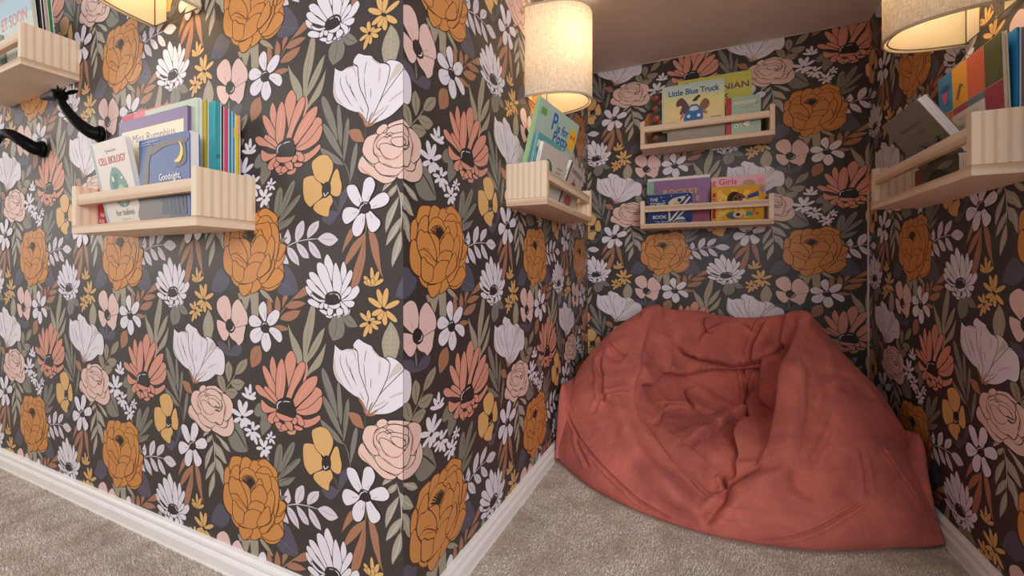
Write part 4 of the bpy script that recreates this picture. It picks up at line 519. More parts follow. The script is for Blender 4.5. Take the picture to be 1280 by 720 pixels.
16 6 2155 1501 3 -23 10 -34 12 -34 14 -32 17 -31 17 -27 15 -23 17 -21 16 -13 17 0 13 9 7 12 2 16 -3 19 -7 20 -13 22 -16 25 -18 25 -20 27 -21 28 -19 22 -14 10 -16 8
17 7 2162 1500 3 -21 9 -34 12 -34 14 -31 17 -31 17 -27 15 -23 17 -20 14 -11 10 0 10 7 7 10 1 15 -3 18 -7 19 -12 22 -16 24 -18 25 -20 28 -21 28 -19 21 -12 10 -14 6
16 8 2174 1539 21 -12 31 -15 26 -15 13 -17 9 -19 13 -18 23 -19 26 -17 23 -8 18 5 11 14 6 15 2 12 -3 12 -7 13 -14 17 -20 20 -25 18 -39 16 -45 13 -36 8 -17 -2 -15 -8
17 9 2180 1542 18 -11 32 -15 27 -16 14 -18 9 -19 13 -17 21 -18 26 -16 20 -8 12 4 10 13 6 13 1 11 -3 11 -6 11 -14 17 -18 20 -25 17 -37 15 -45 13 -34 8 -14 -2 -12 -6
16 10 2162 1518 9 -16 16 -20 17 -20 20 -19 22 -20 18 -13 14 -3 14 2 9 7 2 14 -3 17 -7 16 -13 13 -17 12 -18 12 -23 15 -24 15 -20 9 -12 -3 -5 -8
17 11 2168 1519 9 -15 16 -19 17 -20 19 -19 21 -20 18 -12 10 -2 11 1 6 5 1 12 -2 16 -7 15 -12 12 -16 12 -19 12 -22 14 -24 15 -18 8 -4 -2 -4 -6
16 10 1982 1540 -22 -2 -31 0 -29 -5 -37 -18 -40 -24 -28 -13 -7 13 12 21 18 19 22 13 29 11 28 8 28 5 29 2 21 -2 11 -8 3 -11
17 11 1979 1545 -20 -2 -31 0 -32 -5 -38 -18 -40 -24 -24 -12 1 5 12 20 16 18 22 12 27 11 27 8 28 5 27 1 19 -1 7 -5 2 -8
16 12 1920 1584 -26 -17 -38 -18 -34 -13 -19 -4 -20 1 -17 4 -12 9 -8 11 0 13 13 12 22 13 25 11 31 9 34 7 28 1 17 -9 8 -15
17 13 1914 1587 -24 -16 -38 -18 -33 -12 -17 -3 -18 1 -14 3 -10 7 -7 9 0 9 12 11 20 13 24 10 30 9 34 7 24 1 13 -7 7 -12
16 12 2193 1547 26 -7 39 -5 32 -2 19 2 16 5 11 8 3 12 -3 14 -8 12 -13 9 -18 7 -19 2 -21 -4 -22 -9 -18 -9 -15 -11 -12 -12
17 13 2197 1551 24 -6 37 -5 32 -2 17 2 14 4 9 6 2 10 -3 13 -7 10 -11 8 -16 6 -16 2 -20 -4 -21 -8 -17 -10 -14 -9 -11 -10
16 13 2192 1669 15 -9 25 -11 20 -10 11 -14 7 -15 10 -8 6 11 2 18 -4 18 -14 14 -20 11 -18 7 -18 1 -17 -4
17 14 2198 1671 13 -7 25 -10 21 -12 12 -15 7 -16 1 -5 2 8 2 18 -4 15 -12 12 -18 11 -17 6 -15 1 -13 -3
16 15 2157 1544 15 2 19 10 18 11 18 11 17 12 14 14 7 15 4 16 -3 15 -13 12 -18 10 -18 1 -9 -12 -5 -19 -5 -16 -10 -12 -11 -10 -9 -13 -8 -17 -6 -18
17 16 2161 1548 8 2 18 10 18 11 17 11 17 12 13 12 7 15 3 15 -2 12 -11 10 -17 9 -11 1 -6 -9 -5 -18 -6 -17 -10 -13 -11 -10 -9 -12 -7 -16 -6 -18
16 0 1894 1637 13 -7 21 -3 22 1 21 5 22 7 15 10 3 12 -5 13 -12 9 -19 -2 -21 -6 -20 -8 -18 -10 -16 -11
17 1 1901 1638 8 -3 19 -2 20 0 20 5 21 7 13 8 2 9 -4 11 -8 5 -14 -1 -21 -6 -19 -8 -17 -9 -15 -10
16 2 1978 1678 12 -2 17 2 17 2 21 0 23 0 14 3 -3 9 -13 10 -16 6 -18 2 -19 -1 -16 -3 -12 -8 -8 -10
17 3 1983 1681 7 0 16 2 18 2 21 0 22 0 10 1 -3 3 -12 8 -14 6 -15 2 -18 -1 -14 -3 -10 -6 -7 -9
16 2 2114 1690 17 -6 26 -7 18 -1 -1 9 -13 11 -13 7 -15 0 -15 -5
17 3 2119 1693 14 -5 25 -6 14 -2 -4 3 -11 9 -11 6 -11 0 -13 -4
16 4 2070 1675 6 -9 10 -8 12 -4 15 4 13 10 6 10 -12 8 -19 5 -16 2 -9 -3 -6 -7
17 5 2077 1676 5 -7 8 -7 8 -3 10 4 13 8 4 6 -8 4 -17 5 -14 2 -5 -2 -4 -5
16 6 1995 1661 1 -20 7 -22 13 -16 21 -1 23 7 16 10 6 12 0 14 -5 13 -10 14 -15 12 -15 7 -17 -4 -16 -11
17 7 2003 1660 0 -18 7 -22 10 -13 15 0 21 7 15 9 4 9 0 13 -5 11 -9 13 -13 11 -12 5 -12 -3 -14 -10
16 17 2113 1674 -3 -16 -1 -22 4 -18 12 -11 17 -6 18 -1 18 7 18 13 11 13 -1 13 -9 13 -12 11 -16 8 -18 5 -16 3 -10 -1 -8 -4
17 18 2120 1673 -3 -16 -1 -21 4 -16 10 -9 14 -5 14 -1 16 6 17 12 9 12 -1 10 -8 11 -10 10 -15 7 -17 5 -15 3 -6 -1 -5 -3
16 14 1894 1600 13 -16 22 -16 18 -10 12 -1 10 5 5 8 0 11 -3 15 -6 12 -12 11 -15 9 -15 4 -15 -6 -11 -12
17 15 1901 1601 12 -14 21 -15 16 -10 6 0 7 4 4 5 0 10 -3 13 -6 12 -10 10 -14 8 -10 2 -10 -4 -10 -10
16 16 1959 1573 17 -3 22 3 17 8 4 15 -2 18 -7 13 -14 4 -18 -4 -13 -7 -8 -15 -3 -18
17 17 1964 1577 12 -2 19 3 14 6 3 12 -2 17 -5 11 -9 1 -14 -2 -11 -7 -6 -12 -3 -17
16 19 2016 1580 18 -1 26 3 25 0 26 -7 28 -10 21 -4 9 11 -2 15 -9 14 -16 11 -21 8 -23 4 -23 -1 -24 -5 -19 -7 -13 -9 -7 -12
17 20 2019 1585 15 -1 25 3 27 0 28 -8 27 -9 17 -4 4 7 -2 13 -8 12 -13 9 -21 8 -20 4 -22 -1 -22 -5 -18 -6 -11 -8 -6 -10
21 21 1971 1534 4 -16 7 -17 11 -14 15 -10 20 -7 21 -5 24 -4 26 -2 23 2 21 10 18 14 12 15 4 16 -2 15 -8 14 -14 12 -21 11 -22 8 -24 7 -26 4 -24 1 -19 -3 -17 -5 -13 -9 -9 -10 -6 -13
17 22 2097 1481 8 4 11 5 12 5 8 5 5 7 4 10 6 9 4 7 3 -1 0 -7 -1 -11 -5 -11 -7 -9 -11 -7 -13 -5 -13 -2 -9 -1
17 22 2030 1489 12 0 17 -2 16 -3 11 -3 0 -1 -12 -1 -16 2 -17 3 -11 3
16 0 163 1597 1 -17 0 -21 -1 -19 -3 -18 -3 -15 -6 -15 -9 -19 -10 -19 -9 -11 -9 -9 -12 -7 -12 -1 -9 7 -5 10 -2 12 1 14 5 20 6 20 6 15 8 14 10 16 13 16 14 17 13 13 7 1
24 1 158 1596 1 -16 0 -21 -1 -19 -2 -17 -4 -15 -5 -14 -9 -20 -10 -18 -8 -11 -9 -9 -11 -5 -9 -2 -6 5 -4 10 -2 11 1 13 5 20 6 20 6 15 7 13 11 16 12 16 14 17 12 12 3 1
16 2 163 1599 10 -15 12 -20 9 -18 8 -18 5 -15 4 -15 2 -22 2 -20 -1 -14 -4 -11 -6 -10 -10 -6 -12 3 -10 8 -8 11 -6 12 -8 21 -6 21 -3 16 -1 15 1 19 1 19 3 21 4 17 6 3
24 3 159 1597 10 -15 11 -20 10 -17 7 -18 5 -15 4 -15 3 -21 1 -20 -1 -13 -3 -11 -6 -9 -7 -4 -8 2 -9 8 -8 9 -6 13 -7 19 -6 21 -3 16 -1 15 0 18 2 19 3 21 4 17 2 1
16 4 158 1603 19 -2 23 -3 20 -4 19 -5 15 -5 15 -6 20 -10 18 -10 10 -8 8 -8 5 -10 0 -9 -9 -5 -12 -3 -13 1 -14 3 -21 6 -21 7 -15 7 -13 8 -16 10 -15 11 -17 14 -12 11 0 6
24 5 158 1599 18 -2 23 -3 20 -4 18 -4 16 -5 14 -6 19 -10 18 -10 10 -7 7 -8 5 -8 0 -7 -7 -4 -11 -2 -12 1 -13 2 -20 6 -21 8 -14 6 -14 7 -15 10 -15 12 -16 13 -12 11 0 3
16 6 151 1601 8 14 11 16 12 14 11 13 11 10 13 10 18 11 19 10 13 5 12 3 13 0 11 -4 4 -9 -1 -10 -5 -10 -8 -10 -14 -13 -16 -13 -13 -9 -14 -8 -17 -8 -19 -7 -22 -8 -18 -5 -7 2
24 7 155 1600 8 13 11 16 11 14 12 13 11 10 12 9 18 11 18 10 13 5 11 2 12 0 8 -2 2 -7 -1 -9 -4 -9 -8 -9 -14 -14 -16 -13 -12 -8 -14 -8 -17 -8 -18 -7 -22 -7 -17 -5 -3 1
16 8 149 1597 -5 14 -5 17 -3 15 -2 15 -1 12 2 13 4 16 6 16 5 10 7 7 10 6 11 2 10 -5 7 -8 5 -10 2 -11 1 -16 -1 -17 -3 -12 -4 -12 -6 -13 -8 -14 -9 -15 -9 -11 -7 -2
24 9 153 1599 -5 13 -4 17 -4 15 -2 14 0 12 2 12 4 16 5 15 5 10 7 7 8 5 8 1 8 -4 6 -7 4 -9 2 -10 1 -16 -1 -16 -2 -12 -4 -11 -6 -13 -8 -14 -9 -15 -9 -11 -3 0
16 10 151 1595 -12 6 -13 9 -11 9 -9 8 -7 8 -5 9 -5 12 -3 12 -1 9 2 8 5 7 9 5 11 1 10 -3 9 -4 8 -7 9 -10 8 -11 4 -9 3 -9 2 -11 0 -12 0 -13 -2 -11 -5 -4
24 11 153 1598 -11 6 -13 9 -10 8 -9 9 -7 7 -5 8 -4 12 -4 12 0 7 2 7 4 7 7 4 8 0 10 -2 7 -4 7 -6 9 -10 8 -11 4 -8 3 -8 1 -11 0 -11 0 -13 -2 -10 -2 -2
16 12 154 1593 -15 0 -18 1 -15 2 -15 3 -12 4 -12 5 -14 8 -14 9 -8 7 -5 8 -2 9 2 8 8 6 11 3 10 0 12 -2 16 -4 16 -6 11 -6 10 -6 11 -9 10 -10 11 -11 8 -11 0 -5
24 13 153 1596 -14 0 -17 2 -16 2 -14 3 -12 3 -10 5 -15 8 -13 8 -7 7 -4 7 -2 8 1 6 6 5 10 2 9 0 11 -1 16 -5 15 -6 11 -5 9 -6 11 -8 10 -10 11 -11 7 -10 0 -2
16 14 161 1594 -10 -13 -15 -15 -13 -13 -14 -11 -13 -10 -14 -8 -21 -9 -21 -9 -15 -4 -14 -2 -14 2 -10 4 -3 10 3 10 7 10 10 9 18 12 19 12 15 7 15 7 19 6 21 5 23 5 19 4 7 -3
24 15 157 1595 -10 -12 -14 -15 -14 -12 -13 -12 -13 -9 -14 -7 -21 -10 -20 -8 -14 -4 -13 -2 -12 1 -8 3 -2 7 3 10 6 8 10 9 17 12 19 12 14 7 15 6 19 6 20 6 23 5 18 3 3 -1
21 16 123 1590 5 -5 11 -5 12 -1 13 5 14 8 10 9 4 7 0 9 -4 5 -10 -1 -14 -5 -13 -5 -12 -7 -11 -7
16 0 2507 1718 -5 -11 -8 -12 -8 -10 -9 -10 -8 -7 -9 -7 -13 -9 -14 -7 -11 -4 -10 -2 -10 0 -9 3 -4 7 1 8 3 8 6 7 11 11 11 9 10 7 11 6 13 5 14 6 16 5 14 4 6 -2
24 1 2502 1719 -5 -10 -8 -12 -7 -10 -9 -9 -7 -8 -9 -6 -14 -9 -13 -7 -10 -4 -9 -2 -9 1 -6 1 -2 5 0 7 4 7 5 7 10 10 12 10 9 6 10 5 13 6 14 5 16 6 13 3 2 -1
16 2 2508 1721 4 -11 4 -13 3 -11 2 -11 1 -10 -1 -9 -3 -13 -4 -12 -5 -7 -5 -6 -8 -5 -9 -2 -8 4 -6 6 -4 8 -2 8 -1 13 1 13 1 9 3 9 5 10 6 11 7 11 7 9 6 2
24 3 2504 1719 4 -9 4 -13 3 -12 1 -10 1 -9 -1 -9 -3 -13 -4 -11 -4 -7 -5 -6 -6 -4 -6 -1 -6 3 -5 5 -3 7 -2 7 -1 13 1 12 1 9 3 9 4 10 6 10 8 11 6 9 2 0
16 4 4 1724 9 0 11 -2 8 -2 8 -2 7 -3 5 -4 6 -6 5 -6 2 -5 0 -5 -2 -6 -4 -5 -6 -4 -8 -1 -7 0 -6 1 -8 4 -8 4 -5 4 -4 5 -3 6 -3 7 -3 8 -1 7 2 4
24 5 5 1721 8 -1 10 -2 8 -1 8 -3 5 -2 4 -3 6 -6 4 -5 2 -4 0 -5 -1 -4 -3 -5 -5 -2 -7 -2 -5 0 -5 2 -8 3 -7 4 -4 3 -4 4 -3 6 -2 6 -3 8 -1 6 1 2
16 11 1 1725 12 4 15 3 14 3 14 2 12 1 11 -1 16 -2 15 -2 10 -3 9 -4 7 -6 3 -7 -3 -6 -7 -5 -9 -3 -10 -2 -15 -1 -16 0 -11 0 -12 2 -14 4 -14 4 -15 5 -12 5 -3 5
24 12 3 1722 12 3 15 4 14 2 13 2 11 1 11 -1 16 -1 14 -3 10 -3 7 -3 6 -5 2 -5 -2 -4 -6 -4 -7 -3 -10 -1 -14 -1 -16 -1 -11 1 -11 2 -13 3 -14 4 -15 5 -12 5 0 1
16 13 -3 1724 6 8 8 10 7 9 8 7 8 6 9 5 12 6 13 4 9 3 10 0 9 -2 8 -4 2 -7 -1 -7 -3 -6 -6 -6 -9 -8 -11 -7 -9 -5 -10 -4 -12 -3 -13 -3 -15 -2 -13 -2 -5 3
24 14 2 1722 5 8 8 10 7 8 8 8 7 5 9 5 12 5 12 5 9 2 7 0 8 -1 6 -3 1 -5 0 -6 -3 -5 -5 -6 -10 -7 -11 -7 -8 -5 -9 -3 -12 -4 -12 -2 -15 -3 -12 -1 -1 1
16 15 -4 1720 -4 10 -4 12 -3 11 -2 10 -1 9 1 9 3 11 4 11 5 7 5 6 8 4 9 1 8 -4 6 -6 4 -7 2 -8 1 -11 -1 -12 -1 -9 -3 -8 -5 -9 -6 -10 -7 -10 -8 -8 -5 -2
24 16 0 1722 -4 9 -4 12 -3 10 -1 10 -1 9 1 8 3 11 4 11 4 6 5 5 6 3 6 1 6 -3 5 -5 3 -6 2 -7 1 -11 -1 -12 -1 -8 -3 -8 -5 -9 -5 -9 -8 -10 -6 -8 -2 0
16 17 2497 1718 -11 11 -12 13 -11 13 -9 12 -7 11 -6 11 -6 16 -5 16 -2 10 1 9 3 8 7 6 10 -2 10 -5 8 -7 7 -9 10 -15 8 -15 5 -11 4 -12 3 -14 2 -14 2 -16 0 -13 -5 -4
24 18 2500 1721 -10 10 -12 13 -11 13 -9 12 -7 10 -5 11 -6 16 -5 15 -2 10 1 8 3 7 4 4 6 -1 9 -5 7 -6 7 -9 9 -14 9 -15 5 -11 3 -12 3 -13 2 -14 2 -16 0 -12 -1 -1
16 19 2501 1716 -12 0 -15 0 -13 1 -13 2 -10 2 -11 4 -13 6 -12 6 -7 5 -6 6 -3 7 0 7 6 5 9 3 9 1 10 -1 14 -3 14 -4 10 -4 9 -5 10 -6 10 -8 10 -8 8 -8 1 -5
24 20 2500 1720 -11 -1 -15 1 -13 1 -12 2 -10 2 -10 3 -12 6 -12 6 -7 5 -4 5 -3 6 0 5 4 3 8 3 7 0 9 -1 14 -3 13 -4 9 -3 9 -5 10 -6 9 -7 11 -9 7 -7 0 -1
21 21 -17 1722 3 -7 8 -6 8 -3 9 2 9 5 4 6 -3 7 -8 8 -8 4 -8 -3 -10 -7
16 4 2546 1404 -4 -11 -8 -13 -7 -12 -7 -10 -8 -9 -9 -7 -13 -10 -14 -9 -10 -4 -10 -3 -10 -1 -10 3 -4 7 0 8 3 8 5 8 10 11 11 12 10 7 10 7 13 6 14 7 16 6 14 5 6 -2
24 5 2541 1404 -4 -10 -7 -13 -7 -11 -7 -10 -8 -8 -8 -8 -13 -9 -13 -8 -10 -5 -9 -3 -9 0 -7 1 -2 5 0 7 2 8 5 7 10 11 11 11 9 7 10 6 12 7 14 6 16 7 13 4 2 0
16 6 47 1406 4 -15 3 -19 3 -17 2 -17 0 -14 -1 -15 -3 -19 -4 -19 -4 -12 -5 -10 -7 -8 -10 -4 -8 5 -6 9 -3 10 -2 12 0 20 0 19 2 15 3 14 5 16 5 17 8 19 6 14 6 2
24 7 42 1405 4 -15 4 -19 2 -17 2 -16 0 -14 -1 -14 -3 -20 -4 -18 -4 -12 -5 -9 -6 -7 -5 -3 -5 3 -5 8 -3 10 -2 12 0 19 0 19 2 14 3 14 4 16 6 17 7 18 7 14 1 0
16 8 46 1408 12 -10 12 -13 11 -12 10 -11 7 -11 5 -11 7 -15 5 -16 1 -10 0 -9 -3 -8 -7 -6 -10 1 -10 4 -8 7 -8 8 -9 14 -9 15 -6 11 -4 12 -3 13 -2 15 -2 16 0 13 4 4
24 9 43 1406 11 -10 12 -13 11 -12 9 -11 7 -10 6 -11 6 -15 5 -15 2 -10 -1 -8 -3 -8 -4 -4 -7 1 -8 4 -8 6 -7 8 -9 14 -9 14 -5 11 -4 11 -3 14 -2 14 -2 16 0 13 1 1
16 10 43 1410 14 -1 17 -4 14 -3 14 -4 11 -4 10 -6 13 -8 12 -8 7 -7 5 -7 2 -7 -2 -8 -8 -4 -9 -1 -10 1 -11 2 -14 5 -15 7 -10 5 -9 7 -10 8 -10 9 -10 11 -7 10 1 5
24 11 43 1407 13 -2 17 -3 14 -4 13 -4 11 -4 10 -5 12 -8 12 -8 6 -6 4 -6 2 -6 -1 -6 -5 -2 -9 -2 -8 1 -10 2 -14 6 -14 6 -10 5 -9 6 -9 9 -10 9 -10 10 -7 9 1 2
16 12 2545 1403 -6 -8 -9 -9 -9 -8 -9 -6 -8 -5 -9 -4 -13 -4 -13 -3 -10 -1 -9 1 -9 2 -7 5 -1 8 2 7 4 6 7 5 10 7 12 6 10 3 10 3 12 1 13 1 14 1 13 -1 5 -3
24 13 2541 1404 -6 -7 -9 -9 -8 -7 -9 -6 -8 -5 -8 -4 -13 -4 -12 -3 -9 0 -8 0 -7 3 -5 3 -1 5 1 7 4 5 6 4 10 7 12 5 9 4 9 2 12 2 12 1 14 0 12 0 1 -1
16 14 2513 1409 3 -7 3 -9 1 -8 1 -8 0 -6 -2 -6 -4 -8 -5 -8 -4 -4 -6 -4 -7 -2 -8 -1 -7 4 -6 5 -2 5 -1 6 0 8 2 9 2 6 3 6 6 6 6 6 8 7 7 5 6 1
24 15 2509 1408 3 -7 2 -9 2 -7 0 -8 0 -5 -2 -6 -3 -8 -5 -7 -4 -4 -4 -3 -6 -2 -6 0 -5 3 -4 4 -3 4 0 5 0 8 1 8 2 6 4 5 5 6 6 6 7 7 7 4 1 0
16 16 52 1409 4 -7 4 -9 3 -8 2 -8 0 -6 0 -7 -3 -8 -3 -9 -4 -5 -5 -4 -7 -3 -8 -1 -7 2 -6 5 -4 5 -2 6 0 8 0 9 1 7 2 6 5 7 5 7 6 8 7 6 5 1
24 17 48 1407 4 -6 3 -9 3 -8 2 -7 1 -6 -1 -6 -2 -8 -4 -8 -3 -5 -4 -3 -6 -3 -5 -1 -5 2 -5 4 -3 4 -2 5 -1 8 1 9 1 6 2 6 4 6 5 7 6 8 6 5 1 1
17 0 927 84 -7 -7 -11 -9 -10 -8 -11 -6 -10 -5 -11 -5 -16 -4 -16 -4 -11 -2 -10 0 -10 2 -8 3 -1 5 2 7 5 5 7 5 13 7 15 6 11 4 12 3 15 3 15 2 18 2 15 1 4 -2
17 1 929 85 -1 -12 -3 -15 -3 -14 -5 -13 -4 -10 -6 -10 -10 -14 -11 -12 -8 -7 -8 -6 -10 -3 -8 0 -6 5 -2 8 0 8 2 10 6 14 8 14 6 10 8 9 11 11 11 10 14 11 12 9 4 -1
17 2 929 86 6 -15 6 -18 5 -16 4 -16 2 -14 1 -13 -1 -18 -2 -18 -2 -11 -5 -9 -6 -6 -7 -3 -8 4 -6 8 -5 10 -3 12 -3 18 -2 18 0 14 1 13 3 15 4 16 5 17 5 13 4 1
17 10 928 87 12 -5 15 -8 12 -7 11 -7 9 -7 8 -7 9 -10 8 -11 4 -6 2 -7 -1 -6 -4 -4 -8 0 -9 2 -8 3 -9 5 -12 9 -11 10 -7 7 -6 7 -6 10 -6 10 -5 11 -4 9 2 2
17 11 926 89 10 1 12 0 11 0 10 0 8 -2 8 -2 11 -4 10 -4 7 -4 4 -4 3 -5 1 -5 -4 -4 -6 -3 -6 -1 -8 0 -11 2 -12 2 -8 2 -7 4 -9 4 -9 6 -9 6 -8 6 0 3
21 11 913 35 2 -6 5 -5 5 -3 5 2 5 4 3 5 -3 6 -5 7 -5 4 -5 -3 -5 -5
17 4 812 283 3 -17 0 -21 1 -18 -1 -19 -4 -22 -5 -21 -6 -14 -6 -13 -8 -11 -10 -8 -12 -6 -13 -1 -10 7 -7 10 -3 12 0 14 2 14 4 14 8 20 10 21 10 16 12 16 13 17 12 13 6 0
17 5 812 285 13 -15 15 -19 12 -17 12 -17 11 -21 9 -20 5 -14 3 -13 0 -13 -2 -10 -6 -8 -9 -5 -12 4 -13 7 -10 10 -8 12 -8 13 -7 14 -6 21 -6 21 -2 18 -1 17 -1 19 1 16 5 2
17 6 810 287 19 -4 23 -7 19 -6 20 -7 22 -10 21 -10 13 -8 12 -8 9 -8 7 -8 3 -9 -2 -8 -9 -3 -13 0 -13 2 -14 4 -14 6 -15 7 -19 11 -19 13 -15 11 -14 12 -15 14 -11 11 0 4
17 7 804 288 7 9 11 10 10 9 11 8 15 9 15 7 12 4 12 2 12 1 12 0 13 -3 10 -6 4 -8 -1 -8 -4 -7 -7 -6 -8 -5 -11 -5 -17 -6 -18 -5 -17 -2 -18 -2 -20 -2 -16 0 -6 2
17 8 802 287 -1 11 1 13 0 11 2 11 5 13 7 11 6 7 7 6 8 5 10 3 12 0 12 -2 8 -6 6 -8 2 -8 0 -8 -3 -8 -4 -8 -9 -10 -10 -10 -11 -8 -12 -6 -14 -8 -12 -5 -6 1
17 9 802 285 -8 12 -8 14 -7 12 -5 12 -5 15 -2 14 0 10 2 8 4 8 6 6 9 4 11 2 12 -5 10 -6 7 -8 4 -9 4 -9 1 -10 0 -13 -3 -14 -3 -12 -6 -10 -6 -12 -6 -10 -6 -1
17 34 805 282 -15 3 -19 4 -16 3 -15 5 -18 7 -17 7 -10 6 -9 7 -7 7 -5 7 -1 8 2 7 9 4 11 2 11 -1 12 -3 11 -4 12 -5 15 -9 14 -10 11 -9 10 -10 11 -11 8 -10 -1 -3
17 36 810 282 -10 -10 -15 -11 -14 -9 -15 -9 -19 -9 -20 -8 -15 -4 -15 -3 -15 -2 -14 1 -14 3 -11 6 -3 8 2 9 7 7 10 7 12 6 14 5 21 6 24 5 20 3 21 2 24 2 19 1 5 -2
21 37 778 289 5 -8 12 -10 12 -5 12 2 12 6 6 7 -6 8 -12 10 -12 5 -12 -2 -12 -6
17 8 971 401 6 -9 6 -12 6 -10 4 -10 3 -12 2 -12 0 -8 -1 -7 -3 -7 -4 -5 -7 -4 -8 -1 -9 3 -8 6 -5 6 -3 7 -3 8 -1 8 0 12 1 11 3 10 4 9 4 10 5 8 4 1
17 9 969 403 13 -4 16 -6 13 -5 13 -6 15 -8 13 -9 8 -6 7 -6 6 -7 3 -6 1 -7 -3 -5 -8 -2 -9 1 -9 2 -10 4 -9 5 -10 6 -11 9 -12 10 -9 9 -8 9 -8 10 -6 9 1 3
17 10 964 404 8 8 10 9 9 7 10 7 14 8 14 6 10 4 11 3 10 1 10 0 11 -2 8 -4 3 -6 -1 -7 -5 -5 -6 -6 -8 -5 -10 -4 -15 -5 -16 -5 -15 -3 -15 -2 -17 -3 -14 -1 -4 2
17 11 963 403 1 13 3 17 2 14 4 15 6 17 7 16 7 10 7 9 8 8 8 6 10 4 10 0 6 -6 4 -9 0 -9 -2 -11 -3 -10 -5 -11 -9 -15 -11 -15 -10 -12 -11 -11 -13 -13 -11 -10 -5 0
17 12 963 402 -6 9 -7 12 -5 11 -5 10 -4 13 -2 12 0 8 1 8 2 6 4 6 7 4 8 1 9 -3 8 -6 5 -7 4 -7 3 -8 1 -8 0 -12 -1 -12 -2 -10 -3 -9 -5 -11 -4 -8 -4 -1
17 13 964 400 -12 4 -14 6 -13 5 -12 6 -14 8 -13 8 -8 6 -6 6 -5 6 -3 6 0 7 3 5 8 2 10 -1 9 -2 9 -4 9 -5 9 -6 11 -8 10 -10 8 -9 7 -8 7 -11 6 -8 -2 -2
17 14 968 399 -10 -4 -14 -3 -12 -3 -12 -2 -16 -1 -15 -1 -11 1 -11 1 -10 3 -9 3 -7 5 -5 6 1 6 5 5 7 3 8 2 10 1 11 0 16 -1 16 -2 14 -3 14 -3 16 -4 12 -4 3 -2
21 15 945 405 4 -6 9 -8 9 -4 9 1 9 5 4 5 -4 7 -9 7 -9 4 -9 -1 -9 -5
17 0 1145 549 -1 -10 -3 -13 -2 -10 -4 -11 -6 -12 -6 -11 -6 -8 -7 -6 -8 -5 -8 -3 -10 -2 -9 2 -6 5 -3 7 0 8 2 8 3 7 5 8 8 10 11 11 10 7 10 7 12 8 11 6 4 -1
17 1 1145 550 8 -8 10 -10 7 -9 7 -10 7 -11 5 -11 3 -8 1 -7 0 -6 -3 -6 -5 -4 -6 -3 -9 2 -9 4 -6 6 -6 6 -4 7 -4 8 -4 11 -2 12 0 9 0 9 1 11 2 8 3 2
17 2 1142 553 12 0 14 -1 13 -1 12 -1 16 -3 14 -4 10 -3 8 -4 8 -5 6 -5 5 -6 1 -5 -4 -5 -7 -2 -8 -1 -9 0 -9 2 -10 3 -14 4 -14 6 -12 6 -11 6 -13 8 -9 6 -1 3
17 3 1138 552 -2 8 -1 11 0 9 0 9 3 10 3 9 4 7 4 5 6 4 6 3 9 1 9 -2 6 -4 5 -7 3 -6 0 -6 -1 -7 -3 -6 -5 -9 -7 -8 -7 -7 -8 -6 -9 -6 -8 -5 -4 0
17 4 1138 550 -9 8 -11 11 -8 9 -9 9 -8 12 -6 11 -4 8 -1 8 -1 6 1 6 5 5 6 3 9 -2 9 -4 7 -5 7 -7 5 -7 5 -8 4 -11 4 -12 2 -10 0 -10 1 -11 -1 -8 -3 -2
17 5 1142 548 -10 -2 -13 -2 -12 -2 -12 0 -14 0 -14 1 -10 2 -9 3 -9 3 -7 4 -7 5 -3 6 2 6 6 4 7 2 8 1 9 0 10 -1 14 -3 15 -3 12 -4 12 -5 14 -5 10 -5 2 -3
17 6 1139 553 4 6 6 7 5 6 6 5 8 5 9 5 8 2 7 1 8 1 7 -1 9 -3 7 -4 3 -6 1 -6 -2 -5 -4 -4 -5 -4 -6 -3 -10 -3 -12 -2 -10 -2 -11 0 -13 0 -10 0 -4 2
21 7 1120 554 4 -6 9 -8 8 -4 9 1 9 5 4 5 -4 6 -9 7 -9 5 -8 -1 -9 -5
17 1 1241 427 4 -6 5 -8 4 -7 3 -7 3 -8 1 -8 1 -5 -1 -5 -1 -5 -2 -4 -4 -2 -5 -1 -5 2 -5 3 -4 4 -2 5 -2 5 -2 6 0 8 0 8 1 7 2 6 2 7 2 6 3 0
17 2 1239 429 8 0 9 -1 8 -1 9 -1 9 -2 9 -3 6 -2 6 -3 5 -3 3 -3 3 -4 0 -4 -3 -2 -4 -2 -5 0 -6 0 -6 1 -7 2 -8 4 -9 4 -7 4 -7 4 -8 5 -6 4 0 2
17 3 1237 429 2 6 4 8 3 6 4 7 5 7 7 7 5 4 5 3 6 3 5 2 7 0 6 -1 3 -4 1 -5 -1 -4 -2 -5 -4 -5 -4 -4 -7 -6 -8 -6 -8 -4 -8 -4 -9 -5 -8 -3 -3 1
17 4 1237 428 -5 5 -4 6 -4 6 -4 6 -3 6 -2 7 0 5 0 4 1 4 2 3 4 2 5 1 6 -2 5 -3 3 -3 3 -4 2 -5 1 -4 1 -7 0 -6 -1 -6 -2 -5 -1 -6 -3 -5 -2 0
17 5 1239 426 -7 -1 -9 0 -8 1 -8 0 -9 2 -9 1 -7 2 -5 3 -5 2 -4 3 -3 4 -1 4 2 3 4 2 5 1 6 -1 6 0 6 -2 9 -2 9 -4 7 -3 7 -4 8 -4 6 -4 1 -2
17 6 1241 426 -2 -5 -3 -5 -2 -5 -4 -4 -4 -5 -6 -4 -4 -2 -5 -2 -5 -1 -5 0 -6 1 -5 2 -3 3 -1 4 1 4 2 3 3 3 3 3 7 4 7 3 6 2 7 1 8 2 7 1 3 -1
21 7 1225 430 3 -4 5 -5 6 -3 5 1 6 3 2 3 -2 4 -6 5 -5 3 -6 -1 -5 -3
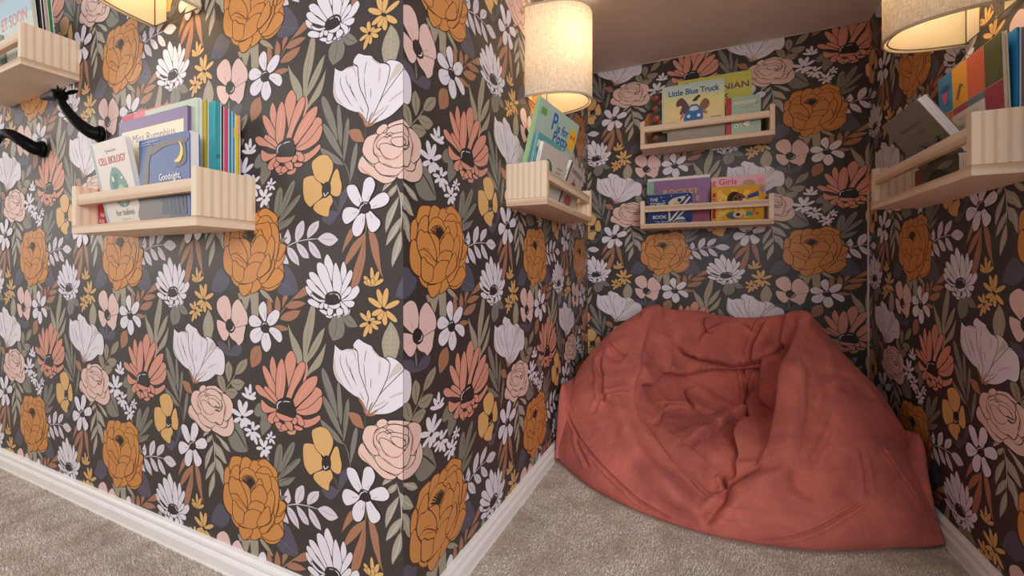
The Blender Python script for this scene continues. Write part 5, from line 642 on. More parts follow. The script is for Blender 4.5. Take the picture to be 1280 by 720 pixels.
26 8 516 877 18 -21 22 -16 19 -18 18 -30 18 -36 22 -29 27 -16 30 -7 30 -5 28 -1 28 2 24 0 19 -7 21 -10 24 -5 27 5 27 10 25 6 24 -1 24 -5 26 -6 29 -9 32 -12 30 -8 27 -5 26 -2 25 3 26 9 25 13 23 14 24 10 24 11 18 16 10 25 4 30 5 30 8 30 9 32 8 31 3 30 2 30 8 23 24 16 31 11 23 14 5 19 -5 21 -7 22 -11 31 -15 37 -9 36 5 38 11 38 5 35 -4 27 -12 26 -20 27 -32 30 -42 30 -44 22 -47 8 -48 0 -40 -2 -22 -3 -19 -5 -17 -1 -17 7 -19 13 -24 11 -25 4 -25 2 -27 4 -32 12 -36 16 -34 10 -30 -2 -25 -8 -21 -14 -15 -22 -11 -28 -14 -22 -22 -12 -26 -9 -25 -13 -17 -22 -14 -27 -18 -22 -26 -15 -30 -11 -27 -18 -21 -28 -16 -34 -11 -34 -5 -32 -1 -33 3 -31 7 -28 11 -27 7 -24 -2 -20 -7 -19 -3 -22 3 -29 7 -33
27 9 527 877 16 -17 21 -16 21 -20 19 -32 18 -35 20 -27 22 -12 27 -7 27 -4 27 -1 27 2 27 -1 24 -7 20 -10 18 -4 23 4 27 10 27 7 27 -1 26 -5 27 -7 31 -10 31 -11 29 -8 25 -5 24 -1 22 2 24 9 25 13 24 13 24 11 23 10 17 15 9 23 4 30 5 30 8 31 9 31 7 31 4 30 2 30 9 25 26 17 31 11 21 13 4 16 -5 20 -6 21 -12 32 -15 37 -9 38 5 38 11 39 5 34 -4 25 -11 25 -19 24 -31 29 -39 28 -41 21 -43 7 -47 0 -39 -2 -21 -3 -19 -5 -22 -1 -22 9 -20 13 -20 10 -21 3 -26 2 -29 5 -34 13 -35 15 -31 9 -25 -2 -23 -7 -19 -13 -15 -21 -11 -27 -15 -24 -23 -14 -27 -8 -23 -12 -16 -21 -14 -27 -19 -24 -27 -15 -30 -11 -25 -17 -20 -27 -16 -33 -11 -34 -5 -32 -1 -31 3 -30 7 -28 11 -27 7 -25 -2 -22 -7 -19 -3 -21 3 -28 7 -32
26 10 575 879 -6 -17 10 -26 12 -26 10 -28 13 -31 19 -24 27 -16 30 -8 30 -4 32 -4 34 0 22 11 -1 26 -15 35 -20 31 -23 24 -29 20 -31 16 -40 13 -42 10
27 11 584 872 -3 -12 9 -24 12 -26 11 -29 12 -29 17 -22 22 -12 26 -7 29 -4 31 -4 31 0 16 7 -1 23 -15 34 -19 30 -21 21 -27 19 -29 15 -37 12 -40 9
26 12 762 840 4 -36 12 -47 16 -38 17 -19 25 -15 27 -7 31 1 31 8 24 12 12 18 5 22 -4 22 -15 23 -23 23 -27 20 -33 14 -36 11 -29 5 -18 0 -14 -6
27 13 773 838 5 -35 12 -46 15 -37 14 -16 21 -12 22 -7 26 2 30 7 21 11 11 16 5 20 -4 20 -14 21 -21 21 -25 18 -30 14 -34 9 -27 5 -13 0 -10 -4
26 14 904 811 9 -31 18 -40 21 -31 19 -13 24 -7 24 -2 27 1 28 6 23 7 17 5 15 8 3 14 -23 32 -36 39 -37 30 -36 12 -35 1 -27 -3 -18 -5 -12 -9
27 15 915 810 9 -30 18 -39 19 -30 14 -9 20 -6 21 -2 25 2 27 5 22 7 17 5 13 6 1 9 -21 29 -35 39 -35 28 -29 9 -32 1 -26 -3 -15 -4 -10 -7
26 16 1043 725 7 -23 27 -25 29 -19 27 -7 27 -1 26 4 26 9 25 13 23 14 24 11 24 12 18 14 13 18 8 21 -4 20 -22 16 -34 11 -33 2 -30 -16 -28 -25 -31 -21 -44 -10 -48 -6
27 17 1053 721 6 -17 25 -23 27 -17 21 -6 24 -1 24 4 24 9 25 13 24 13 24 11 23 12 17 13 13 17 7 20 -3 15 -17 12 -30 10 -28 2 -26 -15 -28 -25 -33 -22 -45 -10 -48 -6
26 12 499 987 2 -34 5 -42 10 -34 17 -20 25 -17 25 -5 15 15 10 24 6 26 1 26 -3 27 -7 24 -12 21 -17 19 -18 14 -19 6 -18 -1 -13 -6 -7 -11 -3 -15
27 13 511 985 2 -34 5 -41 9 -33 15 -17 21 -14 13 -3 11 12 10 23 5 25 1 25 -2 26 -7 23 -12 20 -15 17 -15 12 -12 3 -12 -1 -10 -4 -5 -9 -2 -14
26 14 590 969 7 -32 16 -45 19 -38 20 -24 25 -20 24 -14 24 -7 23 0 17 7 6 20 0 26 -3 28 -1 31 -4 33 -16 26 -36 8 -42 -3 -33 -2 -15 4 -18 6
27 15 602 966 7 -30 16 -44 18 -37 18 -22 23 -18 21 -12 19 -6 18 -1 12 6 5 17 0 25 -2 28 -2 31 -4 32 -11 20 -26 5 -40 -3 -35 -2 -20 5 -15 6
26 18 1027 807 13 -21 24 -25 27 -19 28 -12 30 -7 29 0 26 5 23 11 19 13 15 16 11 19 -1 18 -17 14 -27 11 -30 7 -40 1 -44 -2 -37 -5 -22 -4 -19 -7
27 19 1038 806 11 -18 23 -23 24 -18 25 -10 27 -6 26 -1 23 5 22 10 18 13 15 15 10 17 0 14 -13 10 -24 10 -26 5 -38 2 -44 -3 -36 -4 -21 -4 -17 -6
26 20 1207 831 14 -17 26 -11 26 -3 22 5 21 12 17 16 14 20 11 25 7 28 4 32 1 36 -5 40 -12 56 -17 62 -17 45 -16 10 -19 -1 -11 -9 5 -44 12 -61 5 -52 -10 -32 -16 -27 -18 -29 -18 -35 -19 -37
27 21 1218 829 9 -11 21 -8 21 -3 19 5 20 11 16 15 14 20 10 24 7 27 4 31 0 36 -4 39 -12 56 -17 62 -16 44 -7 3 -13 -1 -7 -5 6 -43 12 -60 4 -54 -9 -33 -18 -28 -17 -29 -18 -35 -18 -36
26 20 754 914 6 -27 15 -30 20 -26 22 -18 27 -14 26 -10 25 -3 25 1 24 4 27 7 28 11 23 13 19 13 14 16 6 20 -5 26 -14 29 -20 26 -26 23 -34 21 -38 9 -45 -8 -47 -19 -37 -18 -20 -12 -16 -15
27 21 765 912 6 -25 15 -29 18 -24 20 -17 24 -12 23 -9 22 -3 22 1 23 4 26 7 27 11 22 12 18 13 14 15 5 18 -5 24 -13 27 -19 25 -24 21 -30 18 -32 8 -41 -7 -46 -19 -36 -18 -20 -12 -14 -13
26 22 997 829 11 -13 20 -7 21 -4 33 -3 39 -2 33 -1 21 -5 22 -5 20 3 17 21 14 28 9 29 3 24 -3 25 -7 23 -13 24 -17 23 -22 13 -24 -3 -21 -14 -19 -17 -17 -23 -14 -27 -14 -21 -13 -7 -16 -5 -16 -8 -19 -15 -19 -17
27 23 1008 827 5 -6 16 -5 19 -4 32 -3 38 -1 35 -2 23 -5 19 -4 13 1 16 19 14 28 9 28 2 24 -2 23 -7 22 -12 23 -16 21 -14 9 -16 -3 -20 -13 -19 -17 -16 -22 -14 -26 -15 -22 -14 -9 -17 -5 -15 -7 -18 -14 -18 -17
26 22 1302 1203 6 -8 8 -8 12 -7 17 -5 21 -5 17 -8 20 -21 22 -27 20 -15 6 16 -4 29 -11 29 -21 26 -29 26 -26 19 -23 11 -23 7 -19 -3 -3 -16 4 -22
27 23 1312 1203 4 -6 6 -6 8 -5 16 -4 21 -5 22 -10 22 -24 22 -27 7 -10 1 11 -4 28 -10 28 -20 24 -27 24 -25 18 -20 10 -19 5 -12 -1 -2 -12 4 -21
26 24 1321 1173 5 -22 14 -29 12 -28 4 -30 1 -32 12 -23 33 -4 37 8 25 15 2 23 -11 27 -15 27 -19 25 -24 25 -23 17 -21 9 -21 1
27 25 1331 1170 5 -19 14 -29 13 -29 3 -31 1 -31 7 -17 24 -2 34 8 23 13 1 19 -10 26 -15 25 -19 25 -22 23 -21 16 -15 6 -16 1
26 10 615 1346 11 -13 22 -8 19 1 14 17 13 23 14 18 15 5 19 3 15 7 5 16 -1 20 -15 15 -24 -4 -30 -13 -27 -16 -22 -23 -19 -26
27 11 627 1343 5 -5 14 -5 12 0 12 15 13 23 15 20 18 6 19 2 11 5 4 15 0 17 -3 6 -18 -3 -28 -13 -26 -16 -21 -22 -18 -25
26 14 487 1149 3 -36 7 -36 10 -29 12 -15 17 -14 20 -7 18 3 16 10 12 13 9 24 8 28 8 27 12 22 13 21 11 23 7 26 3 28 0 28 -4 28 -8 28 -19 20 -30 -3 -33 -14 -29 -18 -21 -18 -18 -21 -12 -24 -8 -29 -4 -32
27 15 499 1147 3 -35 8 -36 9 -28 9 -13 14 -11 12 -4 12 3 14 8 11 12 9 23 7 28 8 28 13 22 13 21 10 22 7 26 4 27 -1 27 -4 28 -7 26 -10 12 -21 -2 -31 -14 -28 -17 -21 -18 -16 -20 -12 -24 -8 -28 -4 -31
26 10 1104 1422 25 -5 34 5 37 3 41 -5 46 -7 40 -12 38 -26 35 -31 25 -18 3 16 -15 30 -23 29 -29 26 -36 24 -39 19 -41 10 -43 3 -37 -3 -31 -16 -24 -23
27 11 1113 1422 11 3 34 5 38 2 43 -4 47 -8 44 -13 41 -28 36 -32 16 -13 -4 9 -15 28 -22 28 -27 23 -35 24 -35 17 -39 9 -40 4 -34 -4 -29 -15 -23 -22
26 24 1096 1413 26 -15 38 -13 35 -18 34 -34 35 -40 33 -31 28 -12 27 -3 23 5 26 16 23 24 12 25 -5 23 -17 24 -25 22 -39 23 -48 21 -46 16 -39 7 -36 0 -31 -4 -27 -8 -22 -11
27 25 1106 1414 18 -9 39 -14 38 -20 36 -35 35 -41 31 -29 22 -9 23 -2 20 4 24 15 23 23 11 23 -4 20 -15 21 -24 20 -37 22 -46 21 -44 15 -36 6 -35 0 -29 -4 -26 -7 -20 -10
26 26 959 1398 24 -20 31 -13 29 -5 23 6 19 12 14 15 8 16 2 18 -8 19 -22 19 -30 18 -30 13 -31 11 -31 7 -22 -8 -2 -30 10 -43
27 27 969 1399 19 -16 27 -11 24 -4 19 5 18 12 12 14 8 14 2 16 -6 15 -19 16 -28 17 -28 13 -29 10 -27 6 -15 -5 -1 -28 9 -41
26 28 743 1423 29 -11 39 2 37 1 38 -11 41 -13 32 -4 16 11 3 20 -6 21 -14 21 -22 22 -23 19 -20 17 -23 16 -24 9 -25 -1 -24 -8 -19 -14 -19 -30 -16 -37
27 29 753 1423 16 -3 37 2 40 0 41 -10 40 -13 26 -4 11 8 2 17 -4 19 -13 19 -21 21 -22 19 -20 16 -20 14 -18 7 -21 -1 -22 -7 -16 -13 -19 -29 -15 -37
26 28 1074 1358 35 -22 47 -23 39 -21 24 -18 19 -19 13 -19 5 -25 0 -27 3 -20 18 -7 15 7 9 11 2 19 -2 26 -8 27 -17 26 -22 26 -23 24 -19 24 -19 23 -22 19 -28 13 -29 8 -24 0 -16 -11 -8 -19
27 29 1083 1361 30 -19 47 -23 40 -22 26 -20 21 -20 14 -22 6 -26 0 -28 1 -16 4 0 11 5 8 9 2 18 -2 25 -8 25 -15 24 -23 25 -22 25 -19 24 -19 22 -19 17 -25 11 -25 7 -19 0 -13 -9 -7 -16
26 30 1126 1117 12 -32 24 -43 24 -39 21 -32 24 -30 27 -15 22 12 18 28 10 31 0 29 -6 32 -8 31 -10 32 -11 32 -12 24 -14 10 -18 4 -14 -3 -6 -17 -3 -23 -6 -16 -7 -2 -12 1 -15 1 -16 -2 -17 -2
27 31 1136 1116 12 -31 23 -43 24 -38 21 -31 23 -29 16 -11 16 11 17 26 10 30 0 28 -6 31 -9 31 -9 32 -11 31 -11 22 -8 6 -12 3 -7 -2 -6 -15 -3 -23 -6 -18 -12 -4 -15 2 -13 0 -15 -1 -14 -2
26 31 935 1049 12 -13 19 -19 16 -20 10 -20 9 -23 12 -24 19 -27 23 -27 21 -18 20 -2 12 11 9 12 9 16 8 20 -3 19 -23 11 -30 7 -27 10 -26 22 -27 27 -22 22 -14 10 -15 9
27 32 946 1049 9 -10 19 -19 18 -21 11 -22 8 -23 12 -23 18 -26 22 -26 18 -16 8 0 9 9 8 11 10 16 8 19 -2 14 -16 7 -29 6 -32 12 -28 24 -28 28 -21 21 -12 8 -12 7
26 33 770 950 25 -12 37 4 34 8 25 9 22 14 17 15 11 18 5 20 3 20 5 20 4 20 -1 21 -7 20 -12 20 -13 19 -15 21 -17 19 -19 8 -1 -16 6 -27 2 -27 -9 -32 -13 -36 -17 -35 -28 -34 -31 -33
27 34 781 948 11 -2 35 4 32 7 24 9 21 13 16 15 10 17 4 19 4 20 5 19 4 20 -1 19 -7 19 -11 20 -12 18 -15 20 -16 18 -2 5 1 -12 6 -27 2 -28 -9 -33 -13 -37 -18 -35 -27 -34 -31 -33
26 35 582 1033 4 -29 10 -28 11 -23 9 -13 13 -12 18 -6 20 4 21 9 18 6 14 -1 18 -4 17 1 22 13 22 19 21 22 25 32 24 36 18 31 7 21 2 20 -1 20 -1 23 -3 23 -20 14 -27 -14 -33 -26 -32 -22 -27 -14 -26 -12 -26 -7 -26 2 -31 8 -27 -3 -17 -24 -12 -33
27 36 594 1031 4 -28 10 -28 10 -21 8 -12 9 -9 9 -3 16 3 20 9 20 7 19 -1 17 -4 11 0 20 12 22 19 21 22 24 31 24 35 18 32 6 19 2 20 0 19 -1 23 -3 21 -4 6 -23 -12 -33 -26 -32 -23 -27 -14 -27 -12 -29 -8 -30 3 -29 7 -20 -2 -16 -21 -11 -33
26 35 940 1037 20 -26 28 -28 26 -24 20 -17 21 -15 23 -10 24 0 22 5 19 10 19 17 17 22 12 21 5 21 0 21 -5 20 -9 21 -15 22 -25 16 -35 1 -40 -5 -34 -1 -28 11 -26 18 -25 9 -14 -13 -3 -21 -2 -21 -2 -17 0 -17
27 36 950 1038 20 -24 26 -28 26 -23 19 -17 20 -14 17 -7 19 -1 20 5 17 9 18 16 17 21 12 22 5 19 0 19 -5 19 -9 21 -13 19 -18 12 -30 0 -39 -5 -39 -1 -32 14 -27 17 -15 7 -8 -9 -3 -20 -2 -21 -2 -17 0 -16
26 37 617 1118 23 -11 33 -9 32 -3 29 8 28 13 26 16 37 24 38 30 24 27 -1 25 -15 25 -25 16 -26 -7 -28 -18 -29 -19 -33 -16 -36 -18 -28 -16 -15 -12 -10 -12 -9 -11 -10 -9 -9 -11
27 38 625 1121 18 -8 29 -8 28 -2 26 7 27 13 26 15 36 25 38 29 23 26 -1 21 -13 22 -14 10 -19 -6 -28 -18 -29 -19 -34 -16 -35 -18 -28 -16 -13 -11 -10 -11 -9 -12 -10 -9 -8 -9
26 37 893 1203 3 -21 18 -26 23 -23 26 -18 31 -15 31 -10 31 -3 30 2 25 4 23 4 19 8 9 14 -7 26 -17 33 -27 26 -39 14 -45 5 -42 2 -37 -2 -34 -7
27 38 904 1199 3 -18 16 -23 22 -21 24 -17 28 -14 28 -9 28 -3 28 2 25 4 21 5 17 6 7 11 -6 24 -16 30 -23 23 -33 11 -44 6 -40 1 -36 -2 -32 -6
26 39 653 1179 15 -11 21 -3 18 4 16 11 15 17 18 15 27 10 32 10 24 12 9 15 1 18 -1 18 0 22 -2 24 -6 21 -14 16 -20 14 -23 7 -28 2 -30 -4 -26 -9 -22 -13 -18 -18 -11 -23 -4 -50 2 -60
27 40 665 1179 5 -4 15 -2 14 3 13 10 15 17 20 15 28 12 32 9 22 11 8 13 1 16 -2 19 1 22 -2 23 -6 19 -11 13 -16 10 -18 7 -24 1 -28 -4 -25 -8 -20 -13 -17 -17 -10 -21 -4 -49 2 -59
26 41 838 1276 14 -19 18 -17 21 -15 25 -14 27 -13 29 -10 28 -4 27 0 23 1 22 2 20 4 10 12 -4 26 -13 33 -13 30 -8 25 -9 23 -15 22 -24 17 -28 13 -32 9 -35 7 -38 5 -38 1 -42 0 -42 -3 -23 -7 21 -12 35 -8 25 -12 9 -27 3 -37
27 42 849 1275 12 -16 16 -15 20 -14 23 -13 26 -13 26 -8 25 -4 26 -1 23 2 21 2 16 3 8 8 -4 24 -13 32 -13 31 -8 25 -8 22 -13 19 -20 14 -26 12 -30 9 -33 7 -37 4 -37 1 -41 0 -41 -3 -18 -4 10 0 36 -8 33 -17 11 -31 4 -37
26 43 1032 1323 3 -18 10 -21 13 -22 22 -31 27 -36 27 -31 24 -26 26 -23 26 -12 17 10 9 22 7 24 4 26 1 28 -5 27 -13 21 -20 19 -24 18 -34 20 -40 20 -34 12 -24 -1 -15 -11
27 44 1043 1320 2 -16 10 -19 13 -22 22 -31 27 -35 26 -31 23 -25 25 -22 16 -9 10 8 9 21 6 24 4 25 1 28 -5 24 -11 19 -18 17 -23 17 -33 20 -38 19 -30 11 -18 -1 -12 -9
21 37 950 983 -12 -8 -16 -12 -19 -13 -20 -12 -22 -10 -24 -9 -22 -7 -16 -6 -9 10 15 5 22 8 24 8 21 10 19 11 19 13 16 12 12 8
21 38 950 983 -9 -10 -13 -15 -16 -16 -16 -15 -19 -12 -21 -13 -19 -10 -13 -8 -11 9 13 7 19 11 20 12 18 12 16 14 15 16 14 15 9 11
21 39 951 984 -7 -12 -10 -17 -12 -18 -12 -17 -14 -15 -17 -15 -15 -13 -11 -8 -12 7 10 9 15 13 17 14 14 15 12 16 11 18 10 17 7 12
21 40 951 985 -4 -13 -6 -18 -7 -20 -8 -18 -10 -17 -12 -16 -11 -14 -8 -9 -13 6 7 10 11 14 12 16 10 15 8 18 7 20 6 18 4 13
21 41 951 985 -1 -13 -3 -18 -3 -21 -4 -18 -6 -17 -8 -16 -7 -15 -5 -10 -15 6 6 10 7 14 8 16 6 16 4 18 3 21 2 18 2 13
21 42 951 986 1 -13 2 -19 2 -21 0 -19 -2 -17 -3 -17 -4 -14 -2 -10 -15 4 3 10 3 15 3 16 2 17 0 18 -1 20 -2 19 -1 13
21 43 951 986 4 -12 5 -19 5 -20 4 -18 2 -16 0 -16 0 -14 0 -10 -14 3 0 10 0 14 -1 15 -2 16 -3 18 -6 20 -5 18 -3 13
21 44 951 987 5 -12 9 -16 8 -19 7 -16 5 -15 4 -14 3 -13 2 -8 -14 1 -2 9 -3 12 -4 14 -5 14 -7 16 -8 18 -8 17 -6 12
21 45 950 988 8 -10 10 -15 11 -16 10 -14 7 -12 7 -12 5 -11 4 -7 -13 -1 -4 8 -6 10 -6 12 -7 11 -9 14 -12 16 -10 15 -8 10
21 46 949 989 9 -9 12 -12 13 -13 11 -11 9 -9 8 -9 7 -8 5 -6 -11 -3 -5 5 -7 8 -9 9 -8 9 -11 11 -13 14 -12 12 -9 8
21 47 950 983 -10 -7 -14 -10 -16 -11 -17 -9 -19 -7 -21 -7 -20 -6 -13 -4 -9 10 13 4 19 5 21 7 18 7 16 9 16 10 14 10 10 7
21 48 951 984 -5 -10 -7 -15 -8 -16 -9 -14 -11 -13 -14 -12 -12 -10 -8 -8 -13 8 9 7 12 10 13 12 10 12 9 14 8 16 7 15 5 10
21 49 951 985 0 -10 0 -16 0 -17 -1 -15 -4 -14 -5 -13 -5 -11 -4 -8 -14 6 4 8 5 11 5 12 3 13 1 15 1 16 0 16 0 11
21 50 951 987 3 -10 6 -15 5 -16 4 -14 2 -13 0 -12 0 -10 0 -7 -14 3 0 7 0 10 -1 12 -2 11 -3 14 -6 16 -5 14 -3 10
21 51 950 988 6 -8 8 -12 9 -13 7 -12 5 -9 4 -9 3 -8 2 -5 -14 0 -2 5 -3 8 -4 9 -4 8 -7 11 -9 13 -8 12 -6 8
21 52 951 985 -3 -8 -4 -12 -4 -12 -6 -11 -9 -10 -9 -8 -10 -7 -6 -5 -12 8 6 5 9 7 9 8 8 8 5 10 5 12 4 12 3 8
28 43 685 1138 13 5 19 7 23 7 22 7 21 11 23 12 23 11 16 6 3 -2 -11 -10 -19 -14 -23 -13 -22 -10 -22 -8 -24 -7 -23 -3 -16 -2
28 39 638 1107 15 -3 21 -4 22 -5 20 -2 20 3 23 7 23 6 16 3 3 -2 -13 -7 -18 -10 -24 -7 -24 -4 -24 2 -25 6 -21 8 -15 6
28 45 957 1128 15 -5 20 -8 21 -8 19 -5 19 0 21 3 20 2 16 1 2 -3 -12 -4 -18 -6 -23 -3 -23 0 -23 5 -23 10 -20 11 -12 8
28 26 1329 1160 11 -2 16 -3 17 -7 17 -10 15 -13 15 -15 10 -15 7 -10 -3 -1 -11 9 -14 14 -14 14 -13 11 -13 8 -16 6 -14 6 -10 6
"""
# ------------------------------------------------------------------ room shell
INK_RGB = dict(bg=(62, 56, 54), slate=(86, 84, 100), slatelt=(108, 104, 116), khaki=(164, 155, 136), khakidk=(128, 120, 102), khakilt=(186, 177, 160),
    brown=(168, 118, 92), browndk=(130, 88, 66), sage=(152, 143, 124), sagedk=(92, 84, 72), sage2=(168, 160, 146), sagelt=(206, 199, 186),
    gray=(128, 126, 116), graydk=(84, 82, 76), lilac=(216, 206, 216), lilacdk=(170, 160, 178), white=(228, 222, 232), beige=(204, 192, 184),
    line=(56, 46, 46), coral=(214, 148, 128), corallt=(230, 178, 160), black=(48, 43, 42), rose=(230, 196, 184), rosedk=(208, 150, 136),
    yellow=(220, 174, 112), pink=(228, 194, 188), orange=(206, 140, 76), oline=(92, 52, 30), orangedk=(184, 106, 50))
def ink(name):
    return mat('paper_' + name, INK_RGB[name], rough=0.42, vary=0.06, scale=900, spec=0.42)

SHAPES = []
for row in PAPER.strip().split('\n'):
    n = [int(x) for x in row.split()]
    pts = []; x = y = 0
    for k in range(2, len(n), 2):
        x += n[k]; y += n[k + 1]; pts.append((x / 2500.0, y / 2500.0))
    tris = tessellate_polygon([[Vector((p[0], p[1], 0)) for p in pts]])
    SHAPES.append((PAPER_INKS[n[0]], n[1], pts, tris))

def clip(poly, axis, lim, sign):
    out = []
    for i in range(len(poly)):
        a, b = poly[i], poly[(i + 1) % len(poly)]
        da, db = (a[axis] - lim) * sign, (b[axis] - lim) * sign
        if da >= 0: out.append(a)
        if (da >= 0) != (db >= 0):
            t = da / (da - db); out.append((a[0] + (b[0] - a[0]) * t, a[1] + (b[1] - a[1]) * t))
    return out

def paper_wall(name, u0, u1, v0, v1, to_world, normal, thick):
    """one papered wall: a slab whose face carries the printed flowers; u, v in repeats of the pattern"""
    mb = MB(); N = Vector(normal); plaster = mat('plaster', (205, 198, 190), 0.9)
    q = [to_world(u0, v0), to_world(u1, v0), to_world(u1, v1), to_world(u0, v1)]
    c = sum(q, Vector()) / 4; al = (q[1] - q[0]).normalized()
    back = [p - N * thick + al * (thick if k in (0, 3) else -thick) for k, p in enumerate(q)]      # mitred behind the corners
    mb.add(q, [(0, 1, 2, 3)], ink('bg'))
    mb.add(q + back, [(4, 5, 6, 7), (0, 1, 5, 4), (1, 2, 6, 5), (2, 3, 7, 6), (3, 0, 4, 7)], plaster)
    for i in range(math.floor(u0) - 1, math.ceil(u1) + 1):
        for j in range(math.floor(v0) - 1, math.ceil(v1) + 1):
            for inkname, lev, pts, tris in SHAPES:
                P = [(p[0] + i, p[1] + j) for p in pts]
                xs = [p[0] for p in P]; ys = [p[1] for p in P]
                if max(xs) <= u0 or min(xs) >= u1 or max(ys) <= v0 or min(ys) >= v1: continue
                off = N * (0.00006 + lev * 0.000022); m = ink(inkname)
                if min(xs) >= u0 and max(xs) <= u1 and min(ys) >= v0 and max(ys) <= v1:
                    mb.add([to_world(*p) + off for p in P], tris, m)
                else:
                    for t in tris:
                        T = [P[a] for a in t]
                        for ax, lim, sg in ((0, u0, 1), (0, u1, -1), (1, v0, 1), (1, v1, -1)):
                            T = clip(T, ax, lim, sg)
                            if len(T) < 3: break
                        if len(T) >= 3: mb.poly([to_world(*p) + off for p in T], m)
    o = mb.build(name); tag(o, None, None, kind='structure')
    return o

CH = 0.637
def vmap(vo): return lambda v: CH - (v + vo) * TILE
def wall_L(u, v): return Vector(((u - 1.0478) * TILE, YL, vmap(-0.4992)(v)))
def wall_K(u, v): return Vector((XK, (u + 0.9561) * TILE, vmap(-0.5050)(v)))
def wall_B(u, v): return Vector(((u - 0.6577) * TILE, YB, vmap(-1.5532)(v)))
def wall_R(u, v): return Vector((XR, (3.3288 - u) * TILE, vmap(-0.5418)(v)))
def vr(vo): return ((CH - ZC) / TILE - vo, CH / TILE - vo)
a, b = vr(-0.4992); paper_wall('wall_left', XW / TILE + 1.0478, XK / TILE + 1.0478, a, b, wall_L, (0, -1, 0), 0.05)
a, b = vr(-0.5050); paper_wall('wall_corner', YL / TILE - 0.9561, YB / TILE - 0.9561, a, b, wall_K, (1, 0, 0), 0.05)
a, b = vr(-1.5532); paper_wall('wall_back', XK / TILE + 0.6577, XR / TILE + 0.6577, a, b, wall_B, (0, -1, 0), 0.05)
a, b = vr(-0.5418); paper_wall('wall_right', 3.3288 - YB / TILE, 3.3288 - YN / TILE, a, b, wall_R, (-1, 0, 0), 0.05)

# floor: beige cut-pile carpet
def carpet_mat():
    m = bpy.data.materials.new('carpet'); m.use_nodes = True
    nt = m.node_tree; p = nt.nodes['Principled BSDF']; p.inputs['Roughness'].default_value = 1.0
    p.inputs['Specular IOR Level'].default_value = 0.1
    tc = nt.nodes.new('ShaderNodeTexCoord')
    n1 = nt.nodes.new('ShaderNodeTexNoise'); n1.inputs['Scale'].default_value = 330; n1.inputs['Detail'].default_value = 4
    n2 = nt.nodes.new('ShaderNodeTexNoise'); n2.inputs['Scale'].default_value = 9; n2.inputs['Detail'].default_value = 3
    for n in (n1, n2): nt.links.new(tc.outputs['Object'], n.inputs['Vector'])
    r = nt.nodes.new('ShaderNodeValToRGB')
    r.color_ramp.elements[0].position = 0.34; r.color_ramp.elements[0].color = lin((190, 172, 156))
    r.color_ramp.elements[1].position = 0.64; r.color_ramp.elements[1].color = lin((236, 224, 212))
    nt.links.new(n1.outputs['Fac'], r.inputs['Fac'])
    mx = nt.nodes.new('ShaderNodeMix'); mx.data_type = 'RGBA'; mx.blend_type = 'MULTIPLY'; mx.inputs['Factor'].default_value = 0.35
    r2 = nt.nodes.new('ShaderNodeValToRGB'); r2.color_ramp.elements[0].position = 0.35; r2.color_ramp.elements[0].color = (0.62, 0.58, 0.55, 1); r2.color_ramp.elements[1].position = 0.6
    nt.links.new(n2.outputs['Fac'], r2.inputs['Fac'])
    nt.links.new(r.outputs['Color'], mx.inputs['A']); nt.links.new(r2.outputs['Color'], mx.inputs['B'])
    nt.links.new(mx.outputs['Result'], p.inputs['Base Color'])
    b = nt.nodes.new('ShaderNodeBump'); b.inputs['Strength'].default_value = 0.9; b.inputs['Distance'].default_value = 0.006
    nt.links.new(n1.outputs['Fac'], b.inputs['Height']); nt.links.new(b.outputs['Normal'], p.inputs['Normal'])
    return m
mb = MB()
mb.box((XW - 0.3, -2.2, -0.05), (XR + 0.05, YB + 0.05, 0.0), carpet_mat())
tag(mb.build('floor'), None, None, kind='structure')

